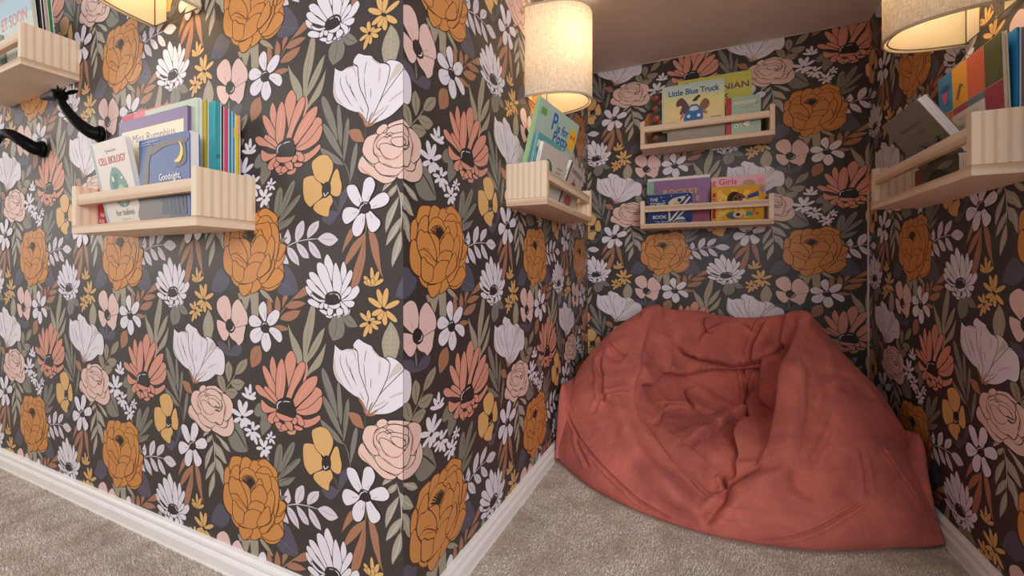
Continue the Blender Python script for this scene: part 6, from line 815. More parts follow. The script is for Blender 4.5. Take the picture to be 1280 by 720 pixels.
# outline of the bean bag on the floor: the pile is crushed flat under it
FLOOR_LOOP = [(0.03,1.105),(0.20,1.13),(0.37,1.208),(0.497,1.292),(0.498,1.42),(0.495,1.58),(0.46,1.73),(0.25,1.775),(0.03,1.78),(-0.17,1.775),(-0.37,1.73),(-0.425,1.58),(-0.43,1.44),(-0.425,1.33),(-0.28,1.195),(-0.12,1.125)]
def carpet_pile():
    rng = np.random.default_rng(7); n = 520000
    x = rng.uniform(-2.5, XR, n); y = rng.uniform(-0.35, YB, n)
    ok = (y < YL - 0.012) | (x > XK + 0.012)
    ok &= (y < YB - 0.012) & (x < XR - 0.012) & ((-0.411 * x + 0.911 * y) > 0.62)
    # nothing under the bean bag
    fl = smooth_line([(0.03 + (p[0] - 0.03) * 1.02, 1.44 + (p[1] - 1.44) * 1.035, 0) for p in FLOOR_LOOP], 3, True); inside = np.zeros(len(x), bool)
    for a_, b_ in zip(fl, fl[1:] + fl[:1]):
        if abs(a_.y - b_.y) < 1e-9: continue
        inside ^= ((a_.y > y) != (b_.y > y)) & (x < (b_.x - a_.x) * (y - a_.y) / (b_.y - a_.y) + a_.x)
    ok &= ~inside & ~((y > 1.285) & (x > XK))
    x, y = x[ok], y[ok]; n = len(x)
    h = rng.uniform(0.0032, 0.0062, n); r = rng.uniform(0.0010, 0.0019, n); a = rng.uniform(0, 2 * math.pi, n)
    lx, ly = rng.normal(0, 0.0015, n), rng.normal(0, 0.0015, n)
    V = np.zeros((n, 4, 3), np.float32)
    for k in range(3):
        V[:, k, 0] = x + r * np.cos(a + k * 2.0944); V[:, k, 1] = y + r * np.sin(a + k * 2.0944); V[:, k, 2] = -0.001
    V[:, 3, 0] = x + lx; V[:, 3, 1] = y + ly; V[:, 3, 2] = h
    base = (np.arange(n) * 4)[:, None, None]
    F_ = (base + np.array([[0, 1, 3], [1, 2, 3], [2, 0, 3]])[None]).reshape(-1)
    me = bpy.data.meshes.new('carpet_pile'); nf = n * 3
    me.vertices.add(n * 4); me.vertices.foreach_set('co', V.reshape(-1))
    me.loops.add(nf * 3); me.loops.foreach_set('vertex_index', F_.astype(np.int32))
    me.polygons.add(nf); me.polygons.foreach_set('loop_start', np.arange(0, nf * 3, 3, dtype=np.int32))
    me.update(calc_edges=True)
    m = bpy.data.materials.new('carpet_yarn'); m.use_nodes = True; nt = m.node_tree; p = nt.nodes['Principled BSDF']
    p.inputs['Roughness'].default_value = 1.0; p.inputs['Specular IOR Level'].default_value = 0.1
    g = nt.nodes.new('ShaderNodeNewGeometry'); rp = nt.nodes.new('ShaderNodeValToRGB')
    rp.color_ramp.elements[0].color = lin((206, 188, 170)); rp.color_ramp.elements[1].color = lin((255, 247, 237))
    nt.links.new(g.outputs['Random Per Island'], rp.inputs['Fac']); tc = nt.nodes.new('ShaderNodeTexCoord'); ns = nt.nodes.new('ShaderNodeTexNoise'); ns.inputs['Scale'].default_value = 11; ns.inputs['Detail'].default_value = 4
    nt.links.new(tc.outputs['Object'], ns.inputs['Vector']); r3 = nt.nodes.new('ShaderNodeValToRGB')
    r3.color_ramp.elements[0].position = 0.36; r3.color_ramp.elements[0].color = (0.70, 0.64, 0.59, 1); r3.color_ramp.elements[1].position = 0.56
    nt.links.new(ns.outputs['Fac'], r3.inputs['Fac'])
    mx = nt.nodes.new('ShaderNodeMix'); mx.data_type = 'RGBA'; mx.blend_type = 'MULTIPLY'; mx.inputs['Factor'].default_value = 1.0
    nt.links.new(rp.outputs['Color'], mx.inputs['A']); nt.links.new(r3.outputs['Color'], mx.inputs['B'])
    nt.links.new(mx.outputs['Result'], p.inputs['Base Color'])
    me.materials.append(m)
    o = bpy.data.objects.new('carpet_pile', me); COL.objects.link(o)
    tag(o, 'short beige cut pile of the carpet covering the floor', 'carpet', kind='stuff')
carpet_pile()

ceil_m = mat('ceiling_paint', (226, 212, 203), 0.95, bump=0.9, bscale=170, spec=0.1)
mb = MB(); mb.box((XK - 0.05, YL + 0.02, ZC), (XR + 0.05, YB + 0.05, ZC + 0.05), ceil_m)
tag(mb.build('ceiling'), None, None, kind='structure')

# baseboards: profile (outwards, up), run along the wall
BPROF = [(0, 0), (0.0135, 0), (0.0140, 0.004), (0.0125, 0.008), (0.0125, 0.028), (0.0105, 0.032), (0.0080, 0.036), (0.0085, 0.040), (0.0105, 0.043), (0.0095, 0.048), (0.0055, 0.053), (0.0, 0.055)]
base_m = mat('white_gloss_paint', (240, 237, 234), 0.35, vary=0.05, scale=30, spec=0.4)
def baseboard(name, p0, p1, nrm, m0, m1):
    """m0 / m1: how far each end is mitred per unit of thickness (+ longer)"""
    mb = MB(); p0 = Vector(p0); p1 = Vector(p1); d = (p1 - p0).normalized(); nrm = Vector(nrm)
    A = [p0 + nrm * o - d * o * m0 + Vector((0, 0, h)) for o, h in BPROF]
    B_ = [p1 + nrm * o + d * o * m1 + Vector((0, 0, h)) for o, h in BPROF]
    n = len(A)
    mb.add(A + B_, [(i, i + 1, n + i + 1, n + i) for i in range(n - 1)] + [tuple(range(n))[::-1], tuple(range(n, 2 * n))], base_m)
    tag(mb.build(name), None, None, kind='structure')
baseboard('baseboard_left', (XW, YL, 0), (XK, YL, 0), (0, -1, 0), 0, 1)
baseboard('baseboard_corner', (XK, YL, 0), (XK, YB, 0), (1, 0, 0), 1, -1)
baseboard('baseboard_back', (XK, YB, 0), (XR, YB, 0), (0, -1, 0), -1, -1)
baseboard('baseboard_right', (XR, YB, 0), (XR, YN, 0), (-1, 0, 0), -1, 0)
# thin white beads of caulk: right rear corner and under the ceiling of the back wall
caulk = mat('caulk', (214, 206, 204), 0.5)
mb = MB(); mb.tube([(XR - 0.003, YB - 0.003, 0.055), (XR - 0.003, YB - 0.003, 0.9)], 0.0032, caulk, 8)
tag(mb.build('trim_1'), None, None, kind='structure')
mb = MB(); mb.tube([(XK, YB - 0.002, ZC - 0.001), (XR, YB - 0.002, ZC - 0.001)], 0.0022, caulk, 8)
tag(mb.build('trim_2'), None, None, kind='structure')

# ------------------------------------------------------------------ bean bag
BAG_C = Vector((0.03, 1.40, 0.0))
BELLY_LOOP = [(.03,1.112,.045),(.21,1.132,.06),(.385,1.21,.085),(.498,1.297,.05),(.503,1.44,.17),(.498,1.6,.17),(.465,1.75,.2),(.25,1.785,.22),(.03,1.787,.22),(-.17,1.785,.22),(-.38,1.74,.2),(-.43,1.6,.17),(-.433,1.45,.15),(-.43,1.335,.11),(-.285,1.195,.07),(-.115,1.128,.05)]
SHOULDER_LOOP = [(0.032,1.12,0.055),(0.184,1.16,0.09),(0.325,1.24,0.145),(0.414,1.36,0.222),(0.435,1.5,0.313),(0.398,1.62,0.382),(0.357,1.72,0.434),(0.183,1.783,0.421),(0.05,1.785,0.428),(-0.063,1.775,0.439),(-0.266,1.71,0.414),(-0.36,1.6,0.34),(-0.39,1.48,0.272),(-0.375,1.36,0.19),(-0.274,1.24,0.12),(-0.108,1.15,0.085)]
CREST_LOOP = [(0.046,1.14,0.068),(0.127,1.19,0.128),(0.184,1.27,0.214),(0.219,1.38,0.314),(0.249,1.48,0.376),(0.282,1.58,0.442),(0.303,1.66,0.489),(0.178,1.74,0.449),(0.049,1.76,0.453),(-0.047,1.74,0.471),(-0.172,1.68,0.484),(-0.204,1.58,0.39),(-0.217,1.48,0.308),(-0.215,1.38,0.214),(-0.153,1.27,0.149),(-0.042,1.18,0.096)]
SEAT = (0.03, 1.42, 0.150)
def catmull_rows(rows, n):
    """rows: list of arrays (m,3); smooth along the row index"""
    out = []; N = len(rows)
    for i in range(N - 1):
        p0, p1, p2, p3 = rows[max(i - 1, 0)], rows[i], rows[i + 1], rows[min(i + 2, N - 1)]
        for k in range(n):
            t = k / n
            out.append(0.5 * (2 * p1 + (p2 - p0) * t + (2 * p0 - 5 * p1 + 4 * p2 - p3) * t * t + (3 * p1 - p0 - 3 * p2 + p3) * t ** 3))
    out.append(rows[-1]); return out
def ring(loop, n):
    P = np.array([p if len(p) == 3 else (p[0], p[1], 0.004) for p in loop], float); N = len(P); out = []
    for i in range(N):
        p0, p1, p2, p3 = P[i - 1], P[i], P[(i + 1) % N], P[(i + 2) % N]
        for k in range(n):
            t = k / n
            out.append(0.5 * (2 * p1 + (p2 - p0) * t + (2 * p0 - 5 * p1 + 4 * p2 - p3) * t * t + (3 * p1 - p0 - 3 * p2 + p3) * t ** 3))
    return np.array(out)
def build_bag_grid():
    S = np.array(SEAT); cr = np.array(CREST_LOOP)
    in1 = cr * 0.90 + S * 0.10; in1[:, 2] = cr[:, 2] - 0.26 * np.maximum(cr[:, 2] - S[2], 0)
    in2 = cr * 0.74 + S * 0.26; in2[:, 2] = cr[:, 2] - 0.85 * np.maximum(cr[:, 2] - S[2], 0) + 0.3 * np.maximum(S[2] - cr[:, 2], 0)
    in3 = cr * 0.40 + S * 0.60; in3[:, 2] = S[2] + 0.03 * (cr[:, 2] - S[2])
    und = [(p[0] * 0.55 + 0.0135, p[1] * 0.55 + 0.63, 0.001) for p in FLOOR_LOOP]
    NA = 40
    rows = [ring([tuple(p) for p in r], NA) for r in (und, [(p[0], p[1], 0.003) for p in FLOOR_LOOP], BELLY_LOOP, SHOULDER_LOOP, cr, in1, in2, in3)]
    rows.append(np.repeat(S[None, :], rows[0].shape[0], 0))
    G = catmull_rows(rows, 36)
    return np.array(G)      # (rows, angle, xyz)
def grid_normals(G):
    du = np.roll(G, -1, 1) - np.roll(G, 1, 1); dv = np.gradient(G, axis=0)
    n = np.cross(du, dv); l = np.linalg.norm(n, axis=2, keepdims=True); n = n / np.maximum(l, 1e-9)
    return n
FOLDS = [
    ('crease', 0.01, 0.009, [(-0.331, 1.536, 0.329), (-0.332, 1.504, 0.309), (-0.326, 1.464, 0.281), (-0.314, 1.445, 0.268), (-0.311, 1.426, 0.252), (-0.308, 1.405, 0.235), (-0.301, 1.388, 0.22), (-0.293, 1.372, 0.209), (-0.273, 1.351, 0.194)]),
    ('crease', 0.007, 0.009, [(-0.316, 1.567, 0.352), (-0.294, 1.541, 0.343), (-0.261, 1.517, 0.333), (-0.238, 1.509, 0.331)]),
    ('step', 0.02, 0.014, [(-0.188, 1.458, 0.243), (-0.184, 1.487, 0.255), (-0.174, 1.528, 0.259), (-0.161, 1.578, 0.265), (-0.149, 1.616, 0.274), (-0.142, 1.633, 0.295), (-0.14, 1.641, 0.317), (-0.139, 1.648, 0.34), (-0.141, 1.652, 0.363), (-0.148, 1.653, 0.387), (-0.156, 1.654, 0.406)]),
    ('crease', 0.006, 0.007, [(-0.134, 1.669, 0.402), (-0.126, 1.671, 0.394), (-0.101, 1.679, 0.376), (-0.087, 1.684, 0.37)]),
    ('step', 0.024, 0.012, [(-0.101, 1.675, 0.359), (-0.071, 1.685, 0.345), (-0.046, 1.692, 0.333), (-0.027, 1.698, 0.325), (0.003, 1.706, 0.317), (0.021, 1.709, 0.314), (0.044, 1.711, 0.312), (0.067, 1.71, 0.311), (0.089, 1.709, 0.311), (0.107, 1.707, 0.311), (0.129, 1.704, 0.315), (0.144, 1.701, 0.32), (0.159, 1.697, 0.326), (0.182, 1.688, 0.336), (0.203, 1.679, 0.347), (0.221, 1.671, 0.362), (0.236, 1.665, 0.377), (0.252, 1.657, 0.39), (0.264, 1.65, 0.4)]),
    ('step', 0.018, 0.01, [(-0.162, 1.578, 0.27), (-0.149, 1.616, 0.274), (-0.116, 1.646, 0.268), (-0.097, 1.654, 0.26), (-0.075, 1.662, 0.254), (-0.057, 1.67, 0.257), (-0.037, 1.68, 0.263), (-0.019, 1.688, 0.269), (0.016, 1.7, 0.275), (0.032, 1.702, 0.278), (0.053, 1.704, 0.281), (0.075, 1.704, 0.284), (0.097, 1.703, 0.287), (0.115, 1.701, 0.29), (0.138, 1.696, 0.294), (0.157, 1.69, 0.297), (0.175, 1.683, 0.303), (0.193, 1.676, 0.313), (0.209, 1.669, 0.325), (0.222, 1.664, 0.338), (0.234, 1.661, 0.359), (0.241, 1.661, 0.375)]),
    ('step', 0.01, 0.01, [(0.022, 1.754, 0.452), (0.019, 1.741, 0.426), (0.03, 1.733, 0.398), (0.04, 1.729, 0.384)]),
    ('step', 0.008, 0.01, [(0.168, 1.711, 0.384), (0.159, 1.722, 0.405), (0.145, 1.732, 0.417), (0.125, 1.74, 0.426), (0.103, 1.744, 0.428), (0.078, 1.744, 0.423), (0.061, 1.741, 0.416), (0.043, 1.737, 0.405), (0.027, 1.731, 0.395), (0.009, 1.723, 0.379), (-0.006, 1.714, 0.365), (-0.024, 1.703, 0.348)]),
    ('crease', 0.009, 0.009, [(0.202, 1.726, 0.452), (0.196, 1.72, 0.441), (0.188, 1.716, 0.423), (0.178, 1.712, 0.399), (0.171, 1.707, 0.379), (0.165, 1.703, 0.357), (0.16, 1.7, 0.34), (0.154, 1.698, 0.323)]),
    ('step', 0.012, 0.012, [(0.296, 1.666, 0.488), (0.287, 1.658, 0.475), (0.281, 1.656, 0.459), (0.273, 1.657, 0.439), (0.267, 1.656, 0.421), (0.263, 1.652, 0.401), (0.261, 1.645, 0.382), (0.26, 1.64, 0.364)]),
    ('step', 0.022, 0.014, [(0.236, 1.661, 0.364), (0.23, 1.661, 0.35), (0.224, 1.659, 0.326), (0.222, 1.656, 0.309), (0.221, 1.651, 0.288), (0.22, 1.645, 0.267), (0.219, 1.639, 0.246), (0.218, 1.631, 0.226), (0.216, 1.619, 0.206), (0.214, 1.602, 0.189), (0.211, 1.576, 0.177)]),
    ('step', 0.014, 0.011, [(0.187, 1.662, 0.253), (0.175, 1.658, 0.225), (0.169, 1.652, 0.207), (0.162, 1.638, 0.187), (0.156, 1.614, 0.173), (0.153, 1.568, 0.165), (0.154, 1.522, 0.163), (0.158, 1.474, 0.162), (0.159, 1.429, 0.163), (0.139, 1.375, 0.158), (0.13, 1.337, 0.156), (0.122, 1.299, 0.151), (0.115, 1.273, 0.145), (0.108, 1.25, 0.137), (0.103, 1.237, 0.131)]),
    ('crease', 0.008, 0.009, [(0.127, 1.702, 0.308), (0.13, 1.698, 0.292), (0.133, 1.693, 0.274), (0.137, 1.685, 0.251), (0.14, 1.676, 0.228), (0.141, 1.663, 0.204), (0.14, 1.643, 0.183), (0.137, 1.615, 0.17), (0.133, 1.586, 0.165)]),
    ('crease', 0.007, 0.008, [(0.156, 1.688, 0.286), (0.153, 1.686, 0.275), (0.15, 1.682, 0.256), (0.146, 1.675, 0.232), (0.142, 1.668, 0.213), (0.139, 1.656, 0.194)]),
    ('step', 0.017, 0.012, [(-0.08, 1.257, 0.127), (-0.062, 1.282, 0.134), (-0.049, 1.295, 0.138), (-0.032, 1.31, 0.143), (-0.015, 1.328, 0.148), (0.001, 1.36, 0.151), (0.018, 1.411, 0.15), (0.034, 1.45, 0.151), (0.052, 1.487, 0.153), (0.07, 1.517, 0.155), (0.089, 1.541, 0.158), (0.11, 1.565, 0.162), (0.128, 1.585, 0.165), (0.154, 1.588, 0.167), (0.173, 1.577, 0.168)]),
    ('step', 0.012, 0.01, [(-0.058, 1.651, 0.209), (-0.045, 1.642, 0.189), (-0.028, 1.604, 0.168), (-0.016, 1.57, 0.163), (-0.003, 1.545, 0.159), (0.022, 1.531, 0.156), (0.045, 1.534, 0.156)]),
    ('step', 0.012, 0.012, [(-0.144, 1.332, 0.159), (-0.137, 1.402, 0.156), (-0.133, 1.451, 0.161), (-0.131, 1.508, 0.169), (-0.132, 1.557, 0.181), (-0.136, 1.59, 0.201), (-0.142, 1.597, 0.219), (-0.149, 1.596, 0.239), (-0.155, 1.591, 0.256), (-0.164, 1.575, 0.279)]),
    ('crease', 0.008, 0.009, [(-0.139, 1.481, 0.168), (-0.131, 1.503, 0.168), (-0.113, 1.533, 0.167), (-0.096, 1.542, 0.165), (-0.078, 1.547, 0.164), (-0.057, 1.553, 0.164), (-0.04, 1.558, 0.164), (-0.027, 1.557, 0.163)]),
    ('crease', 0.003, 0.004, [(-0.174, 1.351, 0.178), (-0.165, 1.34, 0.171), (-0.152, 1.319, 0.162), (-0.137, 1.298, 0.153), (-0.125, 1.28, 0.145), (-0.114, 1.267, 0.137), (-0.103, 1.254, 0.13), (-0.093, 1.242, 0.124), (-0.082, 1.23, 0.118), (-0.072, 1.217, 0.113), (-0.061, 1.206, 0.108), (-0.051, 1.196, 0.103), (-0.04, 1.186, 0.098), (-0.029, 1.176, 0.092), (-0.018, 1.166, 0.086), (-0.008, 1.158, 0.08), (0.002, 1.152, 0.076), (0.017, 1.145, 0.07), (0.028, 1.14, 0.067), (0.04, 1.131, 0.063)]),
    ('step', 0.007, 0.012, [(0.057, 1.188, 0.082), (0.05, 1.2, 0.087), (0.044, 1.208, 0.09), (0.034, 1.216, 0.094), (0.024, 1.225, 0.099), (0.013, 1.233, 0.105), (0.002, 1.241, 0.11), (-0.011, 1.25, 0.115), (-0.024, 1.259, 0.12), (-0.037, 1.268, 0.125), (-0.049, 1.275, 0.13), (-0.065, 1.283, 0.135), (-0.08, 1.288, 0.14), (-0.093, 1.296, 0.144), (-0.106, 1.313, 0.15), (-0.119, 1.341, 0.154), (-0.128, 1.366, 0.155)]),
    ('crease', 0.006, 0.009, [(0.043, 1.214, 0.094), (0.05, 1.2, 0.087), (0.057, 1.187, 0.081), (0.058, 1.177, 0.076)]),
    ('step', 0.009, 0.012, [(0.153, 1.473, 0.162), (0.142, 1.406, 0.159), (0.136, 1.372, 0.158), (0.128, 1.333, 0.155), (0.12, 1.299, 0.15), (0.114, 1.274, 0.145), (0.106, 1.248, 0.136), (0.099, 1.229, 0.125), (0.093, 1.216, 0.115), (0.079, 1.199, 0.098)]),
    ('crease', 0.0065, 0.014, [(0.142, 1.213, 0.152), (0.135, 1.208, 0.146), (0.126, 1.203, 0.137), (0.114, 1.198, 0.123), (0.106, 1.194, 0.113), (0.095, 1.187, 0.103), (0.085, 1.178, 0.092), (0.074, 1.169, 0.082), (0.064, 1.157, 0.075), (0.053, 1.141, 0.07), (0.042, 1.13, 0.063), (0.033, 1.122, 0.056), (0.024, 1.114, 0.049), (0.015, 1.107, 0.036), (0.008, 1.1, 0.024), (0.003, 1.097, 0.013)]),
    ('crease', 0.004, 0.005, [(-0.42, 1.364, 0.165), (-0.407, 1.342, 0.156), (-0.385, 1.311, 0.142), (-0.37, 1.293, 0.133), (-0.353, 1.273, 0.123), (-0.335, 1.254, 0.113), (-0.319, 1.237, 0.105), (-0.305, 1.224, 0.098), (-0.292, 1.213, 0.092), (-0.278, 1.202, 0.087), (-0.263, 1.19, 0.08), (-0.251, 1.182, 0.076), (-0.238, 1.173, 0.07), (-0.225, 1.165, 0.065), (-0.212, 1.158, 0.059), (-0.2, 1.152, 0.054), (-0.189, 1.146, 0.049), (-0.176, 1.14, 0.043), (-0.165, 1.135, 0.038), (-0.154, 1.13, 0.034), (-0.141, 1.125, 0.03), (-0.129, 1.12, 0.027), (-0.115, 1.116, 0.025), (-0.101, 1.112, 0.022), (-0.087, 1.108, 0.019), (-0.074, 1.105, 0.017), (-0.06, 1.102, 0.014), (-0.044, 1.1, 0.011), (-0.03, 1.1, 0.008)]),
    ('crease', 0.003, 0.004, [(0.353, 1.216, 0.114), (0.341, 1.205, 0.108), (0.332, 1.198, 0.104), (0.321, 1.189, 0.098), (0.308, 1.179, 0.092), (0.295, 1.17, 0.085), (0.282, 1.161, 0.078), (0.269, 1.153, 0.071), (0.257, 1.147, 0.064), (0.245, 1.141, 0.058), (0.233, 1.135, 0.052), (0.221, 1.129, 0.047), (0.209, 1.125, 0.042), (0.198, 1.12, 0.037), (0.188, 1.117, 0.033), (0.173, 1.113, 0.028), (0.16, 1.11, 0.025), (0.148, 1.107, 0.022), (0.137, 1.105, 0.019), (0.118, 1.103, 0.014), (0.105, 1.102, 0.011)]),
    ('crease', 0.003, 0.004, [(0.399, 1.336, 0.209), (0.404, 1.329, 0.199), (0.409, 1.325, 0.191), (0.415, 1.32, 0.182), (0.422, 1.315, 0.17), (0.429, 1.309, 0.158), (0.434, 1.306, 0.15), (0.439, 1.302, 0.141), (0.444, 1.299, 0.131), (0.449, 1.296, 0.121), (0.454, 1.293, 0.111), (0.459, 1.289, 0.101), (0.463, 1.286, 0.091), (0.467, 1.281, 0.08), (0.47, 1.277, 0.069), (0.474, 1.272, 0.059), (0.476, 1.269, 0.05), (0.478, 1.267, 0.044)]),
    ('crease', 0.005, 0.009, [(0.319, 1.352, 0.259), (0.307, 1.331, 0.244), (0.299, 1.316, 0.232), (0.29, 1.3, 0.219), (0.28, 1.283, 0.205), (0.271, 1.271, 0.195), (0.262, 1.259, 0.184), (0.253, 1.247, 0.175), (0.246, 1.239, 0.167), (0.236, 1.227, 0.156)]),
    ('ridge', 0.005, 0.01, [(0.242, 1.244, 0.174), (0.26, 1.254, 0.179), (0.27, 1.258, 0.181), (0.283, 1.264, 0.184), (0.298, 1.271, 0.187), (0.313, 1.279, 0.19), (0.327, 1.286, 0.192), (0.339, 1.292, 0.194), (0.361, 1.305, 0.197), (0.376, 1.314, 0.2), (0.402, 1.333, 0.203)]),
    ('ridge', 0.007, 0.012, [(0.44, 1.506, 0.312), (0.428, 1.493, 0.314), (0.408, 1.475, 0.314), (0.386, 1.459, 0.313), (0.368, 1.45, 0.315), (0.351, 1.44, 0.316), (0.328, 1.426, 0.315), (0.307, 1.408, 0.311), (0.293, 1.385, 0.298), (0.283, 1.364, 0.283), (0.275, 1.346, 0.269), (0.27, 1.333, 0.258)]),
    ('dent', 0.01, 0.016, [(0.356, 1.418, 0.299), (0.376, 1.429, 0.298), (0.391, 1.438, 0.297), (0.406, 1.448, 0.296), (0.433, 1.467, 0.294)]),
    ('dent', 0.007, 0.013, [(0.192, 1.208, 0.144), (0.202, 1.203, 0.135), (0.208, 1.19, 0.119), (0.217, 1.187, 0.114), (0.228, 1.185, 0.111), (0.243, 1.183, 0.106)]),
    ('dent', 0.012, 0.03, [(-0.309, 1.53, 0.332), (-0.278, 1.519, 0.331), (-0.242, 1.504, 0.326)]),
    ('ridge', 0.016, 0.028, [(-0.26, 1.42, 0.25), (-0.257, 1.408, 0.239), (-0.253, 1.392, 0.225), (-0.248, 1.371, 0.208), (-0.24, 1.348, 0.193), (-0.23, 1.324, 0.178), (-0.222, 1.308, 0.168), (-0.212, 1.291, 0.159), (-0.202, 1.274, 0.149), (-0.191, 1.257, 0.139), (-0.179, 1.241, 0.13), (-0.168, 1.225, 0.122), (-0.156, 1.21, 0.114), (-0.145, 1.198, 0.109), (-0.134, 1.185, 0.103), (-0.122, 1.173, 0.098), (-0.11, 1.163, 0.093), (-0.098, 1.153, 0.087), (-0.087, 1.145, 0.082), (-0.077, 1.138, 0.077), (-0.068, 1.132, 0.072), (-0.055, 1.125, 0.064), (-0.043, 1.119, 0.056), (-0.033, 1.115, 0.049), (-0.024, 1.112, 0.042), (-0.016, 1.108, 0.037), (-0.004, 1.1, 0.024), (0.002, 1.097, 0.015)]),
    ('ridge', 0.015, 0.03, [(0.022, 1.103, 0.03), (0.029, 1.106, 0.035), (0.038, 1.111, 0.043), (0.048, 1.115, 0.052), (0.06, 1.125, 0.059), (0.072, 1.133, 0.068), (0.084, 1.141, 0.076), (0.095, 1.148, 0.084), (0.108, 1.155, 0.091), (0.121, 1.162, 0.099), (0.133, 1.17, 0.107), (0.145, 1.178, 0.115), (0.155, 1.186, 0.123), (0.164, 1.195, 0.133), (0.172, 1.204, 0.142), (0.179, 1.213, 0.152), (0.186, 1.223, 0.162), (0.192, 1.233, 0.173), (0.197, 1.245, 0.185), (0.201, 1.255, 0.195), (0.205, 1.266, 0.206), (0.208, 1.277, 0.218), (0.21, 1.289, 0.23), (0.213, 1.302, 0.242), (0.216, 1.315, 0.255), (0.219, 1.329, 0.268), (0.222, 1.343, 0.281), (0.226, 1.358, 0.294), (0.23, 1.376, 0.309), (0.235, 1.396, 0.324), (0.24, 1.418, 0.338), (0.245, 1.442, 0.352), (0.25, 1.464, 0.365), (0.254, 1.482, 0.377), (0.257, 1.495, 0.385)]),
    ('dent', 0.01, 0.035, [(0.005, 1.101, 0.026), (-0.003, 1.099, 0.021), (-0.016, 1.098, 0.013), (-0.128, 1.118, 0.01), (-0.143, 1.121, 0.015), (-0.156, 1.125, 0.018), (-0.166, 1.129, 0.021)]),
    ('crease', 0.004, 0.007, [(-0.316, 1.316, 0.168), (-0.314, 1.331, 0.178), (-0.31, 1.351, 0.193), (-0.302, 1.369, 0.206), (-0.289, 1.381, 0.215), (-0.273, 1.39, 0.223), (-0.256, 1.398, 0.23), (-0.229, 1.407, 0.237), (-0.207, 1.414, 0.242)]),
    ('crease', 0.004, 0.008, [(-0.357, 1.277, 0.125), (-0.349, 1.261, 0.111), (-0.337, 1.24, 0.093), (-0.323, 1.224, 0.081), (-0.308, 1.208, 0.068), (-0.297, 1.198, 0.059)]),
    ('ridge', 0.006, 0.014, [(0.111, 1.167, 0.104), (0.119, 1.171, 0.108), (0.13, 1.176, 0.113), (0.143, 1.182, 0.12), (0.157, 1.189, 0.127), (0.172, 1.196, 0.133), (0.186, 1.203, 0.138), (0.2, 1.208, 0.142), (0.212, 1.212, 0.144), (0.224, 1.214, 0.144), (0.237, 1.216, 0.144), (0.249, 1.218, 0.143), (0.26, 1.22, 0.142), (0.272, 1.222, 0.141), (0.283, 1.225, 0.142), (0.299, 1.232, 0.144), (0.315, 1.24, 0.148), (0.331, 1.249, 0.152), (0.344, 1.257, 0.156), (0.354, 1.263, 0.158)]),
    ('crease', 0.004, 0.009, [(0.268, 1.499, 0.386), (0.27, 1.486, 0.376), (0.272, 1.467, 0.362), (0.273, 1.445, 0.347), (0.273, 1.423, 0.332), (0.272, 1.404, 0.32), (0.27, 1.386, 0.306), (0.267, 1.369, 0.292), (0.264, 1.353, 0.279), (0.26, 1.338, 0.266), (0.256, 1.324, 0.253), (0.251, 1.309, 0.24), (0.245, 1.295, 0.228), (0.24, 1.284, 0.218), (0.237, 1.277, 0.21)]),
    ('ridge', 0.006, 0.014, [(0.341, 1.566, 0.404), (0.342, 1.551, 0.394), (0.343, 1.53, 0.38), (0.344, 1.507, 0.364), (0.342, 1.483, 0.348), (0.339, 1.461, 0.335), (0.334, 1.435, 0.32), (0.329, 1.411, 0.305), (0.325, 1.392, 0.292), (0.322, 1.38, 0.283)]),
    ('crease', 0.004, 0.006, [(0.356, 1.298, 0.193), (0.356, 1.29, 0.185), (0.356, 1.28, 0.174), (0.356, 1.268, 0.163), (0.355, 1.257, 0.151), (0.354, 1.245, 0.14), (0.352, 1.232, 0.129), (0.35, 1.22, 0.118), (0.349, 1.212, 0.112)]),
    ('dent', 0.008, 0.02, [(0.073, 1.685, 0.221), (0.079, 1.678, 0.207), (0.088, 1.664, 0.189), (0.096, 1.647, 0.177), (0.119, 1.629, 0.172)]),
    ('ridge', 0.008, 0.02, [(-0.032, 1.67, 0.227), (-0.023, 1.669, 0.217), (-0.009, 1.667, 0.203), (0.008, 1.662, 0.19), (0.023, 1.656, 0.182), (0.04, 1.646, 0.175), (0.056, 1.634, 0.17), (0.07, 1.622, 0.167), (0.092, 1.614, 0.166), (0.106, 1.613, 0.167)]),
    ('ridge', 0.01, 0.03, [(-0.215, 1.666, 0.462), (-0.195, 1.663, 0.469), (-0.171, 1.668, 0.476), (-0.148, 1.685, 0.479), (-0.131, 1.698, 0.481)]),
    ('ridge', 0.008, 0.03, [(0.266, 1.68, 0.471), (0.28, 1.67, 0.477), (0.295, 1.652, 0.481), (0.309, 1.627, 0.474), (0.324, 1.631, 0.464)]),
    ('ridge', 0.008, 0.025, [(-0.037, 1.352, 0.15), (-0.029, 1.336, 0.148), (-0.017, 1.316, 0.145), (-0.005, 1.299, 0.14), (0.006, 1.286, 0.136), (0.021, 1.273, 0.13), (0.035, 1.263, 0.125), (0.045, 1.256, 0.122)]),
]

